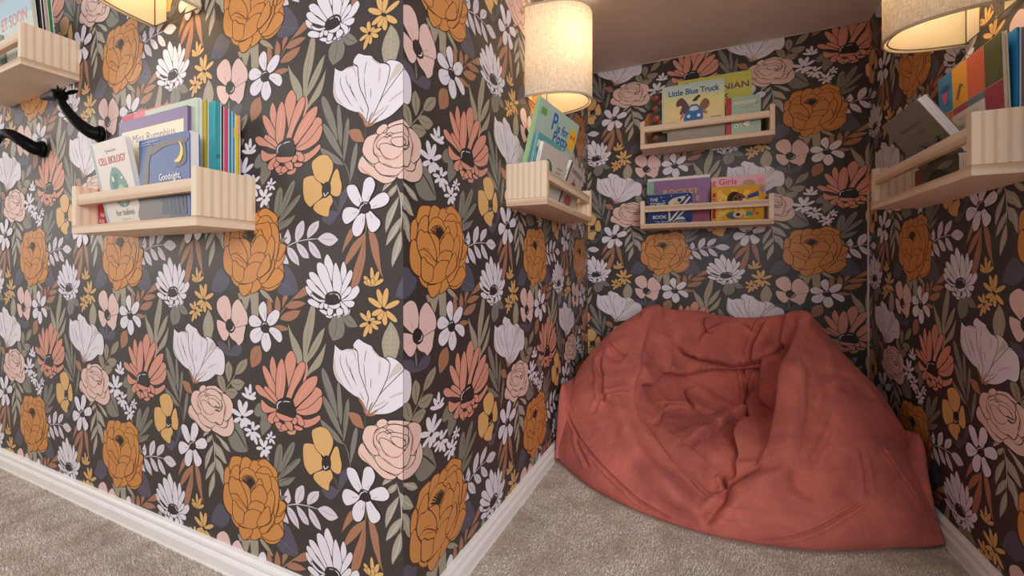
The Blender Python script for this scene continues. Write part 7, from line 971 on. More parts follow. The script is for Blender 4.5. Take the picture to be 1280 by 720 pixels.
def seg_field(P, line):
    """distance to a polyline, arc parameter and side, for points P (k,3)"""
    L = np.array(line, float); best = np.full(len(P), 1e9); tpar = np.zeros(len(P)); off = np.zeros((len(P), 3)); tan = np.zeros((len(P), 3))
    seg = np.linalg.norm(L[1:] - L[:-1], axis=1); cum = np.concatenate([[0], np.cumsum(seg)]); tot = cum[-1]
    for i in range(len(L) - 1):
        a, b = L[i], L[i + 1]; d = b - a; t = np.clip(((P - a) @ d) / (d @ d + 1e-12), 0, 1)
        q = P - (a + t[:, None] * d); dist = np.linalg.norm(q, axis=1); m = dist < best
        best[m] = dist[m]; tpar[m] = (cum[i] + t[m] * seg[i]) / tot; off[m] = q[m]; tan[m] = d / (np.linalg.norm(d) + 1e-9)
    return best, tpar, off, tan
def apply_folds(G):
    sh = G.shape; n = grid_normals(G).reshape(-1, 3); P = G.reshape(-1, 3).copy(); base = P.copy(); D = np.zeros(len(P)); LAT = np.zeros((len(P), 3)); SEAM = np.zeros(len(P))
    for kind, amp, wid, line in FOLDS:
        dist, t, off, tan = seg_field(base, line)
        m = dist < wid * 5
        fade = np.clip(np.minimum(t, 1 - t) * 6, 0.0, 1.0) if kind != 'ridge_full' else np.ones(len(P))
        fade = fade * fade * (3 - 2 * fade)
        s = np.einsum('ij,ij->i', np.cross(tan, off), n)           # signed distance across the line, in the surface
        w = wid
        amp = amp * {'crease': 1.9, 'step': 2.0, 'ridge': 1.5, 'dent': 1.5}[kind]
        if kind == 'crease': h = -np.exp(-np.abs(dist) / (w * 0.5)) + 0.45 * np.exp(-((dist - w * 1.4) / (w * 0.9)) ** 2)
        elif kind == 'ridge': h = np.exp(-(dist / w) ** 2)
        elif kind == 'step': h = np.where(s > 0, np.exp(-(dist / (w * 2.6)) ** 1.5), -1.3 * np.exp(-dist / (w * 0.8)))
        elif kind == 'dent': h = -np.exp(-(dist / w) ** 2)
        if kind == 'crease': SEAM += np.where(m, amp * h * fade, 0)
        else: D += np.where(m, amp * h * fade, 0)
        if kind == 'step':      # the upper cloth laps over the lower
            lap = np.where((s > -w * 0.3) & m, amp * 0.9 * np.exp(-(dist / (w * 1.3)) ** 2) * fade, 0)
            LAT += -np.cross(n, tan) * lap[:, None]
    def relax(A, times):
        A = A.reshape(sh[0], sh[1], -1)
        for _ in range(times):
            A = (np.roll(A, 1, 1) + 2 * A + np.roll(A, -1, 1)) / 4
            A = np.concatenate([A[:1], (A[:-2] + 2 * A[1:-1] + A[2:]) / 4, A[-1:]])
        return A
    D = relax(D, 2).reshape(-1) + relax(SEAM, 1).reshape(-1) * 1.9; LAT = relax(LAT, 6).reshape(-1, 3)
    # gentle irregular slump of the filling
    x, y, z = base.T
    D += 0.004 * np.sin(13 * x + 3 * y + 1) * np.sin(11 * y - 9 * z) + 0.0022 * np.sin(31 * x - 17 * z) * np.sin(27 * y + 13 * z + 2)
    keep = np.clip((base[:, 2] - 0.004) / 0.03, 0, 1)
    P = base + n * (D * keep)[:, None] + LAT * keep[:, None]
    P[:, 0] = np.clip(P[:, 0], -0.434, 0.503); P[:, 1] = np.minimum(P[:, 1], 1.787); P[:, 2] = np.maximum(P[:, 2], 0.001)
    return P.reshape(sh)
def suede_mat():
    m = bpy.data.materials.new('coral_suede'); m.use_nodes = True
    nt = m.node_tree; p = nt.nodes['Principled BSDF']
    tc = nt.nodes.new('ShaderNodeTexCoord')
    n = nt.nodes.new('ShaderNodeTexNoise'); n.inputs['Scale'].default_value = 7; n.inputs['Detail'].default_value = 6; n.inputs['Roughness'].default_value = 0.65
    n.inputs['Distortion'].default_value = 0.6
    nt.links.new(tc.outputs['Object'], n.inputs['Vector'])
    r = nt.nodes.new('ShaderNodeValToRGB'); r.color_ramp.elements[0].position = 0.32; r.color_ramp.elements[1].position = 0.66
    r.color_ramp.elements[0].color = lin((166, 90, 84)); r.color_ramp.elements[1].color = lin((209, 118, 104))
    nt.links.new(n.outputs['Fac'], r.inputs['Fac']); nt.links.new(r.outputs['Color'], p.inputs['Base Color'])
    p.inputs['Roughness'].default_value = 0.95; p.inputs['Specular IOR Level'].default_value = 0.1
    p.inputs['Sheen Weight'].default_value = 0.25; p.inputs['Sheen Roughness'].default_value = 0.5
    p.inputs['Sheen Tint'].default_value = lin((235, 170, 160))
    n2 = nt.nodes.new('ShaderNodeTexNoise'); n2.inputs['Scale'].default_value = 700
    nt.links.new(tc.outputs['Object'], n2.inputs['Vector'])
    n3 = nt.nodes.new('ShaderNodeTexNoise'); n3.inputs['Scale'].default_value = 22; n3.inputs['Detail'].default_value = 4
    nt.links.new(tc.outputs['Object'], n3.inputs['Vector'])
    b = nt.nodes.new('ShaderNodeBump'); b.inputs['Strength'].default_value = 0.25; b.inputs['Distance'].default_value = 0.001
    nt.links.new(n2.outputs['Fac'], b.inputs['Height'])
    b2 = nt.nodes.new('ShaderNodeBump'); b2.inputs['Strength'].default_value = 0.5; b2.inputs['Distance'].default_value = 0.012
    nt.links.new(n3.outputs['Fac'], b2.inputs['Height']); nt.links.new(b.outputs['Normal'], b2.inputs['Normal'])
    nt.links.new(b2.outputs['Normal'], p.inputs['Normal'])
    return m
SUEDE = suede_mat()
G = apply_folds(build_bag_grid())
nr, na = G.shape[:2]
vs = [tuple(p) for p in G[:-1].reshape(-1, 3)] + [tuple(G[-1].mean(0)), tuple(G[0].mean(0))]
fs = [(i * na + k, i * na + (k + 1) % na, (i + 1) * na + (k + 1) % na, (i + 1) * na + k) for i in range(nr - 2) for k in range(na)]
ci, cu = (nr - 1) * na, (nr - 1) * na + 1
fs += [((nr - 2) * na + k, (nr - 2) * na + (k + 1) % na, ci) for k in range(na)] + [((k + 1) % na, k, cu) for k in range(na)]
bag = empty('bean_bag', Matrix.Translation(BAG_C))
tag(bag, 'slumped coral suede bean bag filling the carpeted nook', 'bean bag')
mb = MB(); mb.add([Vector(p) - BAG_C for p in vs], fs, SUEDE, True)
def corner_flap(side, path):
    """slack fold of cloth standing up between the bag and the side wall; path: (y, height)"""
    P = smooth_line([(0, y, h) for y, h in path], 8); rows = []
    for i, p in enumerate(P):
        y, h = p.y, p.z; wob = 0.003 * math.sin(i * 0.7)
        prof = [(0.000, 0.002), (0.004, h * 0.35), (0.002, h * 0.7), (0.003, h * 0.93), (0.008, h), (0.014, h * 0.985), (0.020, h * 0.93), (0.030 + wob, h * 0.8), (0.045, h * 0.6), (0.075, h * 0.3)]
        rows.append([Vector((side + (-o if side > 0 else o), y, z)) - BAG_C for o, z in prof])
    n = len(rows[0]); V = [v for r in rows for v in r]
    F_ = [(i * n + k, i * n + k + 1, (i + 1) * n + k + 1, (i + 1) * n + k) for i in range(len(rows) - 1) for k in range(n - 1)]
    mb.add(V, F_, SUEDE, True)
corner_flap(0.5045, [(1.66, 0.17), (1.57, 0.205), (1.48, 0.20), (1.40, 0.216), (1.365, 0.212), (1.345, 0.15), (1.32, 0.09), (1.292, 0.02)])
corner_flap(-0.4355, [(1.66, 0.20), (1.56, 0.228), (1.46, 0.236), (1.38, 0.244), (1.345, 0.238), (1.322, 0.165), (1.31, 0.09), (1.302, 0.02)])
mb.build('cover', bag)

# ------------------------------------------------------------------ book ledges
WOOD_END = wood_mat('pine_end_board', (243, 222, 198), (229, 198, 166), 'Y', (1, 20, 0.5))
WOOD_LONG = wood_mat('pine_long_board', (236, 212, 186), (212, 178, 146), 'Z', (0.6, 9, 9))
def wall_matrix(wall, o, z, d=0.0):
    if wall == 'L': return Matrix.Translation((o, YL - d, z))
    if wall == 'B': return Matrix.Translation((o, YB - d, z))
    if wall == 'K': return Matrix.Translation((XK + d, o, z)) @ Matrix.Rotation(math.pi / 2, 4, 'Z')
    if wall == 'R': return Matrix.Translation((XR - d, o, z)) @ Matrix.Rotation(-math.pi / 2, 4, 'Z')
SHELF = dict(TL=('L', -2.002, 1.146, 0.455), L=('L', -1.281, 0.7125, 0.4605), K=('K', 0.961, 0.7915, 0.455), BU=('B', -0.217, 1.097, 0.448), BL=('B', -0.217, 0.789, 0.445), R=('R', 1.406, 0.790, 0.455))
SD, SE, SB = 0.11, 0.0155, 0.0175        # depth, end thickness, bottom thickness
def ledge(key, label):
    wall, o, z, w = SHELF[key]
    M = wall_matrix(wall, o, z, 0.0005)
    t = empty('book_ledge', M); tag(t, label, 'shelf', 'pine book ledges on the papered walls')
    mb = MB(); mb.box((0, -SD, 0), (w, 0, SB), WOOD_LONG, 0.0012); mb.build('bottom_board', t)
    for x in (0, w - SE):
        mb = MB(); mb.box((x, -SD, SB + 0.0002), (x + SE, 0, 0.1065), WOOD_END, 0.0012); mb.build('end_board', t)
    mb = MB(); mb.box((SE + 0.0002, -SD + 0.003, 0.063), (w - SE - 0.0002, -SD + 0.015, 0.087), WOOD_LONG, 0.0012); mb.build('front_rail', t)
    return t
ledge('TL', 'pine book ledge highest on the left wall, cut by the frame edge')
ledge('L', 'pine book ledge on the left wall crammed with colourful picture books')
ledge('K', 'pine book ledge on the side wall just left of the nook, under the drum lamp')
ledge('BU', 'upper pine book ledge on the back wall of the nook')
ledge('BL', 'lower pine book ledge on the back wall, above the bean bag')
ledge('R', 'pine book ledge on the dark right wall of the nook')

# ------------------------------------------------------------------ wall lamps
def linen_mat():
    m = bpy.data.materials.new('shade_linen'); m.use_nodes = True
    nt = m.node_tree; nt.nodes.remove(nt.nodes['Principled BSDF']); out = nt.nodes['Material Output']
    tc = nt.nodes.new('ShaderNodeTexCoord')
    cols = []
    for sc in ((90, 90, 900), (1200, 1200, 60)):
        mp = nt.nodes.new('ShaderNodeMapping'); mp.inputs['Scale'].default_value = sc
        nt.links.new(tc.outputs['Object'], mp.inputs['Vector'])
        n = nt.nodes.new('ShaderNodeTexNoise'); n.inputs['Scale'].default_value = 1.0; n.inputs['Detail'].default_value = 2
        nt.links.new(mp.outputs['Vector'], n.inputs['Vector']); cols.append(n)
    ad = nt.nodes.new('ShaderNodeMath'); ad.operation = 'ADD'
    nt.links.new(cols[0].outputs['Fac'], ad.inputs[0]); nt.links.new(cols[1].outputs['Fac'], ad.inputs[1])
    r = nt.nodes.new('ShaderNodeValToRGB'); r.color_ramp.elements[0].position = 0.38; r.color_ramp.elements[1].position = 0.56
    mul = nt.nodes.new('ShaderNodeMath'); mul.operation = 'MULTIPLY'; mul.inputs[1].default_value = 0.5
    nt.links.new(ad.outputs[0], mul.inputs[0]); nt.links.new(mul.outputs[0], r.inputs['Fac'])
    r.color_ramp.elements[0].color = lin((200, 188, 172)); r.color_ramp.elements[1].color = lin((240, 232, 220))
    d = nt.nodes.new('ShaderNodeBsdfDiffuse'); t = nt.nodes.new('ShaderNodeBsdfTranslucent'); mx = nt.nodes.new('ShaderNodeMixShader')
    mx.inputs['Fac'].default_value = 0.42
    nt.links.new(r.outputs['Color'], d.inputs['Color']); nt.links.new(r.outputs['Color'], t.inputs['Color'])
    nt.links.new(d.outputs[0], mx.inputs[1]); nt.links.new(t.outputs[0], mx.inputs[2]); nt.links.new(mx.outputs[0], out.inputs['Surface'])
    return m
LINEN = linen_mat()
def liner_mat():
    m = bpy.data.materials.new('shade_liner'); m.use_nodes = True
    nt = m.node_tree; nt.nodes.remove(nt.nodes['Principled BSDF']); out = nt.nodes['Material Output']
    d = nt.nodes.new('ShaderNodeBsdfDiffuse'); t = nt.nodes.new('ShaderNodeBsdfTranslucent'); mx = nt.nodes.new('ShaderNodeMixShader')
    for s in (d, t): s.inputs['Color'].default_value = lin((244, 232, 204))
    mx.inputs['Fac'].default_value = 0.5
    nt.links.new(d.outputs[0], mx.inputs[1]); nt.links.new(t.outputs[0], mx.inputs[2]); nt.links.new(mx.outputs[0], out.inputs['Surface'])
    return m
LINER = liner_mat()
TRIM = mat('shade_trim', (186, 168, 140), 0.8)
NICKEL = mat('brushed_metal', (120, 112, 104), 0.35, metal=0.9)
BULB = bpy.data.materials.new('warm_bulb'); BULB.use_nodes = True
_p = BULB.node_tree.nodes['Principled BSDF']; _p.inputs['Emission Color'].default_value = (1.0, 0.72, 0.36, 1); _p.inputs['Emission Strength'].default_value = 6.0
def d_outline(w, d, n=40, k=2.3):
    """half-oval plan: flat to the wall, rounded front"""
    pts = []
    for i in range(n + 1):
        a = math.pi * i / n; c, s = math.cos(a), math.sin(a)
        pts.append((-(w / 2) * math.copysign(abs(c) ** (2 / k), c), -0.004 - d * abs(s) ** (2 / k)))
    return pts
def wall_lamp(wall, o, z, label, W=0.178, D=0.165, H=0.255, power=1.6):
    t = empty('wall_lamp', wall_matrix(wall, o, z, 0.0006)); tag(t, label, 'lamp', 'half-drum linen wall lamps above the ledges')
    th = 0.0016; out = d_outline(W, D); inn = d_outline(W - 2 * th, D - th); n = len(out)
    sh = MB()
    rings = [[(x, y, zz) for x, y in out] for zz in (0, H)]
    vs = rings[0] + rings[1]
    sh.add(vs, [(i, i + 1, n + i + 1, n + i) for i in range(n - 1)], LINEN, True)
    so = sh.build('lamp_shade', t)
    li = MB(); vi = [(x, y, zz) for zz in (0.003, H - 0.003) for x, y in inn]
    li.add(vi, [(i, n + i, n + i + 1, i + 1) for i in range(n - 1)], LINER, True)
    for sx in (-1, 1):      # the liner returns along the wall on both sides of the back plate
        x0, x1 = sx * (W / 2 - 0.002), sx * (W / 2 - 0.05)
        li.add([(x0, -0.0055, 0.003), (x1, -0.0055, 0.003), (x1, -0.0055, H - 0.003), (x0, -0.0055, H - 0.003)], [(0, 1, 2, 3)], LINER)
    li.build('shade_liner', so)
    for zz, nm in ((0, 'bottom'), (H - 0.006, 'top')):
        rb = MB()
        a = [(x * 1.004, y - 0.0006, zz) for x, y in out]; b = [(x, y, zz + 0.006) for x, y, _ in a]
        c = [(x, y + 0.0016, zz + 0.006) for x, y in inn]; e = [(x, y, zz) for x, y, _ in c]
        V = a + b + c + e; F_ = []
        for q in range(4):
            for i in range(n - 1): F_.append((q * n + i, q * n + i + 1, ((q + 1) % 4) * n + i + 1, ((q + 1) % 4) * n + i))
        rb.add(V, F_, TRIM, False); rb.build('shade_rim', so)
    fr = MB()
    for zz in (0.004, H - 0.004):
        fr.tube([(x, y + 0.003, zz) for x, y in d_outline(W - 0.008, D - 0.006)], 0.0013, NICKEL, 6)
        fr.tube([(-W / 2 + 0.005, -0.006, zz), (W / 2 - 0.005, -0.006, zz)], 0.0013, NICKEL, 6)
    for x in (-W / 2 + 0.005, W / 2 - 0.005): fr.tube([(x, -0.006, 0.004), (x, -0.006, H - 0.004)], 0.0013, NICKEL, 6)
    fr.build('wire_frame', t)
    bp = MB(); bp.box((-0.03, -0.014, 0.07), (0.03, -0.0002, 0.2), mat('lamp_plate', (214, 206, 190), 0.5), 0.004); bp.build('back_plate', t)
    ar = MB(); ar.tube([(0, -0.014, 0.10), (0, -0.05, 0.095), (0, -0.075, 0.10), (0, -0.075, 0.12)], 0.006, NICKEL, 10)
    ar.tube([(0, -0.075, 0.118), (0, -0.075, 0.15)], 0.0135, mat('socket', (222, 214, 200), 0.5), 16); ar.build('socket_arm', t)
    bl = MB(); bl.tube([(0, -0.075, 0.15), (0, -0.075, 0.158), (0, -0.075, 0.168), (0, -0.075, 0.180), (0, -0.075, 0.19), (0, -0.075, 0.197), (0, -0.075, 0.2)], [0.011, 0.013, 0.0165, 0.019, 0.016, 0.009, 0.002], BULB, 16)
    bl.build('bulb', t)
    ld = bpy.data.lights.new('bulb_glow', 'POINT'); ld.energy = power; ld.color = (1.0, 0.83, 0.62); ld.shadow_soft_size = 0.022
    lo = bpy.data.objects.new('bulb_glow', ld); COL.objects.link(lo); lo.parent = t; lo.location = (0.0, -0.115, 0.165)
wall_lamp('K', 1.165, 1.11, 'linen wall lamp glowing above the ledge left of the nook', power=1.8)
wall_lamp('R', 1.128, 1.11, 'linen wall lamp on the right wall above the toddler book ledge', power=1.7)
wall_lamp('L', -1.085, 1.20, 'linen wall lamp at the top of the left wall, underside lit yellow', power=2.4)
# ------------------------------------------------------------------ hooks with antelope heads
BLACK = mat('black_gloss', (15, 14, 15), 0.36, spec=0.08)
def hook_antelope():
    t = empty('wall_hook', Matrix.Translation((-1.43, YL - 0.0006, 0.985)))
    tag(t, 'black wall hook shaped as an antelope neck and eared head', 'hook', 'black animal hooks on the left wall')
    o = Vector((-1.43, YL, 0.985))
    mb = MB(); mb.tube([(0, -0.001, 0), (0, -0.007, 0.0), (0, -0.011, 0)], [0.022, 0.022, 0.017], BLACK, 20); mb.build('wall_rosette', t)
    pts = smooth_line([(0.0, -0.008, 0.0), (-0.004, -0.020, 0.002), (-0.018, -0.036, 0.019), (-0.034, -0.048, 0.042), (-0.048, -0.056, 0.066), (-0.056, -0.059, 0.086)], 6)
    R = [0.0195 - 0.0120 * min(1, (i / (len(pts) - 1)) ** 0.75) for i in range(len(pts))]
    mb = MB(); mb.tube(pts, R, BLACK, 16); mb.build('neck', t)
    hd = smooth_line([(-0.044, -0.056, 0.090), (-0.056, -0.058, 0.091), (-0.080, -0.061, 0.093), (-0.112, -0.064, 0.094), (-0.134, -0.067, 0.094)], 4)
    n = len(hd); RR = [(0.008, 0.009), (0.0155, 0.016), (0.0135, 0.0135), (0.0088, 0.0092), (0.005, 0.0055)]
    RR = [tuple(float(np.interp(i / (n - 1) * 4, range(5), [r[k] for r in RR])) for k in (0, 1)) for i in range(n)]
    mb = MB(); mb.tube(hd, RR, BLACK, 14); mb.build('head', t)
    for pts_ in ([(-0.050, -0.066, 0.095), (-0.036, -0.076, 0.092), (-0.020, -0.083, 0.088), (-0.008, -0.086, 0.086)], [(-0.050, -0.050, 0.096), (-0.040, -0.044, 0.101), (-0.030, -0.040, 0.104), (-0.022, -0.038, 0.105)]):
        mb = MB(); mb.tube(pts_, [(0.004, 0.003), (0.0075, 0.0045), (0.006, 0.0035), (0.0015, 0.001)], BLACK, 10); mb.build('ear', t)
    for dy in (-0.006, 0.005):
        mb = MB(); mb.tube([(-0.056, -0.058 + dy, 0.100), (-0.053, -0.058 + dy, 0.107), (-0.048, -0.058 + dy * 1.6, 0.112)], [0.003, 0.0022, 0.0008], BLACK, 8); mb.build('horn', t)
hook_antelope()
def hook_bird():
    t = empty('wall_hook', Matrix.Translation((-1.765, YL - 0.0006, 0.985)))
    tag(t, 'black wall hook with an arched neck reaching left, partly cut by the frame', 'hook', 'black animal hooks on the left wall')
    mb = MB(); mb.tube([(0, -0.001, 0), (0, -0.007, 0.0), (0, -0.011, 0)], [0.024, 0.024, 0.018], BLACK, 20); mb.build('wall_rosette', t)
    pts = smooth_line([(0.0, -0.008, 0.0), (0.0, -0.02, 0.0), (-0.014, -0.04, 0.018), (-0.042, -0.056, 0.036), (-0.076, -0.064, 0.032), (-0.106, -0.068, 0.008), (-0.126, -0.07, -0.006)], 6)
    R = [0.021 - 0.0135 * min(1, (i / (len(pts) - 1)) ** 0.9) for i in range(len(pts))]
    mb = MB(); mb.tube(pts, R, BLACK, 16); mb.build('neck', t)
    hd = [(-0.126, -0.07, -0.022), (-0.134, -0.071, -0.010), (-0.163, -0.072, 0.0), (-0.148, -0.073, 0.020)]
    mb = MB(); mb.tube(hd, [0.005, 0.012, 0.012, 0.004], BLACK, 14); mb.build('head', t)
    mb = MB(); mb.tube([(-0.130, -0.07, -0.016), (-0.128, -0.074, -0.037), (-0.134, -0.076, -0.054)], [0.009, 0.007, 0.002], BLACK, 12); mb.build('muzzle', t)
    mb = MB(); mb.tube([(-0.144, -0.07, 0.016), (-0.146, -0.066, 0.030), (-0.148, -0.064, 0.040)], [0.004, 0.005, 0.001], BLACK, 10); mb.build('ear', t)
hook_bird()

# ------------------------------------------------------------------ picture books
def C_(rgb, rough=0.4): return mat('print_%d_%d_%d' % rgb, rgb, rough, vary=0.05, scale=60, spec=0.4)
PAGES = mat('page_edges', (232, 226, 214), 0.8, vary=0.08, scale=300)
BOARD = mat('board_pages', (238, 236, 236), 0.5)
class Art:
    """flat printing on a cover: coordinates in metres from the lower left corner of the face"""
    def __init__(s, mb, w, h, face): s.mb, s.w, s.h, s.face, s.k = mb, w, h, face, 0
    def put(s, pts, faces, c):
        s.k += 1; s.mb.add([s.face(x, z, 0.00012 + s.k * 0.00005) for x, z in pts], faces, C_(c))
    def rect(s, x0, z0, x1, z1, c): s.put([(x0, z0), (x1, z0), (x1, z1), (x0, z1)], [(0, 1, 2, 3)], c)
    def poly(s, pts, c):
        t = tessellate_polygon([[Vector((p[0], p[1], 0)) for p in pts]]); s.put(pts, [tuple(f) for f in t], c)
    def blob(s, pts, c):
        s.poly([(p.x, p.y) for p in smooth_line([(x, z, 0) for x, z in pts], 4, True)], c)
    def oval(s, x, z, rx, rz, c, rot=0.0, n=20):
        s.put([(x + rx * math.cos(a) * math.cos(rot) - rz * math.sin(a) * math.sin(rot), z + rx * math.cos(a) * math.sin(rot) + rz * math.sin(a) * math.cos(rot)) for a in [2 * math.pi * i / n for i in range(n)]], [tuple(range(n))], c)
    def scrawl(s, x, z, w, h, c):
        """a line of script too small to read: a thin wavy stroke"""
        n = max(6, int(w / h * 3)); th = h * 0.13
        P = [(x + w * i / n, z + h * 0.5 + h * 0.5 * math.sin(i * 2.3) * (0.6 + 0.4 * math.sin(i * 0.9))) for i in range(n + 1)]
        s.put([(a, b + th) for a, b in P] + [(a, b - th) for a, b in P], [(i, i + 1, n + 2 + i, n + 1 + i) for i in range(n)], c)
    def text(s, txt, x, z, h, c, w=None, rot=0.0, bold=0.0):
        """lower left of the word at x, z; capital height h, optional exact width w"""
        vs, fs, x0, x1, y0, y1 = text_mesh(txt)
        cap = 0.69; sy = h / cap; sx = sy if w is None else w / (x1 - x0)
        for dx, dz in ([(0, 0)] if not bold else [(0, 0), (bold, 0), (0, bold), (bold, bold)]):
            P = [((v[0] - x0) * sx + dx, v[1] * sy + dz) for v in vs]
            s.put([(x + p[0] * math.cos(rot) - p[1] * math.sin(rot), z + p[0] * math.sin(rot) + p[1] * math.cos(rot)) for p in P], fs, c)

def book(label, key, bl, br, tl, t, front, art=None, board=False, spine='L', spine_rgb=None, spine_art=None, group='picture books on the ledges', back=None, block=None):
    """bl, br, tl: corners of the front cover in the ledge's frame as (along, out from wall, up)"""
    wall, o, z, _ = SHELF[key]; S_ = wall_matrix(wall, o, z, 0.0005)
    V = [S_ @ Vector((p[0], -p[1], p[2])) for p in (bl, br, tl)]
    ex = V[1] - V[0]; w = ex.length; ex.normalize()
    up = V[2] - V[0]; up = up - ex * up.dot(ex); h = up.length; ez = up.normalized(); ey = ez.cross(ex)
    M = Matrix(((ex.x, ey.x, ez.x, V[0].x), (ex.y, ey.y, ez.y, V[0].y), (ex.z, ey.z, ez.z, V[0].z), (0, 0, 0, 1)))
    base = M @ Matrix.Translation((w / 2, t / 2, 0))
    r = empty('board_book' if board else 'picture_book', base); tag(r, label, 'book', group)
    off = Vector((-w / 2, -t / 2, 0))
    fm = C_(front); sm = C_(spine_rgb or front); bm_ = C_(back or front)
    mb = MB(); T0 = Matrix.Translation(off)
    cth = 0.0022 if not board else 0.0016
    inset = 0.003 if not board else 0.0
    def plate(y0, y1, m, rad):
        # board with rounded outer corners
        xs = 1 if spine == 'L' else 0
        pts = []
        for cx_, cz_, sx, sz in ((0, 0, -1, -1), (w, 0, 1, -1), (w, h, 1, 1), (0, h, -1, 1)):
            outer = (sx > 0) == (spine == 'L')
            rr = rad if outer else 0.0008
            for k in range(5):
                a = k / 4 * math.pi / 2
                a0 = {(-1, -1): math.pi, (1, -1): 1.5 * math.pi, (1, 1): 0.0, (-1, 1): 0.5 * math.pi}[(sx, sz)]
                pts.append((cx_ - sx * rr + rr * math.cos(a0 + a), cz_ - sz * rr + rr * math.sin(a0 + a)))
        n = len(pts)
        mb.add([Vector((x, y0, zz)) + off for x, zz in pts] + [Vector((x, y1, zz)) + off for x, zz in pts],
               [tuple(range(n)), tuple(range(n, 2 * n))[::-1]] + [(i, n + i, n + (i + 1) % n, (i + 1) % n) for i in range(n)], m)
    rad = 0.008 if board else 0.0012
    plate(0, cth, fm, rad); plate(t - cth, t, bm_, rad)
    if spine == 'L': mb.box(Vector((0, cth * 0.5, 0.0004)) + off, Vector((0.0022, t - cth * 0.5, h - 0.0004)) + off, sm, 0.0006)
    else: mb.box(Vector((w - 0.0022, cth * 0.5, 0.0004)) + off, Vector((w, t - cth * 0.5, h - 0.0004)) + off, sm, 0.0006)
    if art: art(Art(mb, w, h, lambda x, zz, d: Vector((x, -d, zz)) + off))
    if spine_art:
        if spine == 'L': spine_art(Art(mb, t, h, lambda x, zz, d: Vector((-d, t - x, zz)) + off))
        else: spine_art(Art(mb, t, h, lambda x, zz, d: Vector((w + d, x, zz)) + off))
    mb.build('cover', r)
    pg = MB(); lo, hi = (0.0024, w - inset) if spine == 'L' else (inset, w - 0.0024)
    if board:
        k = max(3, int(round((t - 2 * cth) / 0.0032))); dz = (t - 2 * cth) / k
        for i in range(k):
            pg.box(Vector((lo, cth + i * dz + 0.00025, 0.0006)) + off, Vector((hi - 0.0006 - 0.0004 * (i % 2), cth + (i + 1) * dz - 0.00025, h - 0.0006)) + off, BOARD, 0.0003)
    else:
        pg.box(Vector((lo, cth + 0.0001, inset)) + off, Vector((hi, t - cth - 0.0001, h - inset)) + off, block or PAGES)
    pg.build('pages', r)
    return r
Z0 = SB + 0.0008
WHT = (236, 232, 226); NAVY = (38, 58, 104); RED = (196, 34, 46); INKB = (40, 38, 40)

# --- left ledge, front to back
def a_cell(A):
    w, h = A.w, A.h
    A.rect(0.0004, 0.0004, 0.010, h - 0.0004, (150, 182, 176))
    A.scrawl(0.055, h - 0.026, .042, .009, (110, 104, 100))
    A.text('CELL BIOLOGY', 0.022, h - 0.047, 0.0145, (206, 74, 66), w=w - 0.035, bold=0.0005)
    A.blob([(w * .38, h * .30), (w * .33, h * .46), (w * .40, h * .60), (w * .52, h * .68), (w * .68, h * .62), (w * .80, h * .46), (w * .82, h * .30), (w * .70, h * .20), (w * .52, h * .20)], (96, 146, 140))
    A.blob([(w * .42, h * .38), (w * .42, h * .50), (w * .50, h * .60), (w * .60, h * .58), (w * .55, h * .46)], (70, 110, 112))
    A.blob([(w * .50, h * .28), (w * .54, h * .42), (w * .66, h * .46), (w * .74, h * .34), (w * .68, h * .25)], (166, 196, 152))
    A.oval(w * .62, h * .35, .012, .010, (142, 172, 130))
    A.oval(w * .46, h * .54, .004, .006, (210, 226, 216)); A.oval(w * .70, h * .54, .004, .003, (210, 226, 216)); A.oval(w * .64, h * .22, .003, .003, (210, 226, 216))
    A.text('for babies', w * .34, h * .095, 0.012, (98, 112, 84), w=w * .5)
    A.scrawl(w * .46, h * .035, .036, .003, (170, 164, 156))
book('grey-white board book leaning out of the left ledge, teal cell drawing and red title', 'L', (.089, .083, Z0), (.229, .083, Z0 + .004), (.050, .1115, .186), .010, (222, 214, 206), a_cell, board=True)
def a_red(A):
    A.rect(A.w * .05, .008, A.w * .95, .03, RED)
    A.text('No', .012, .022, .010, WHT, bold=.0004); A.text('Kids', .008, .008, .009, WHT, bold=.0004)
book('red board book behind the grey-white cell book on the left ledge', 'L', (.0175, .0715, Z0), (.108, .0715, Z0), (.0175, .0720, .197), .005, RED, a_red, board=True, spine='R')
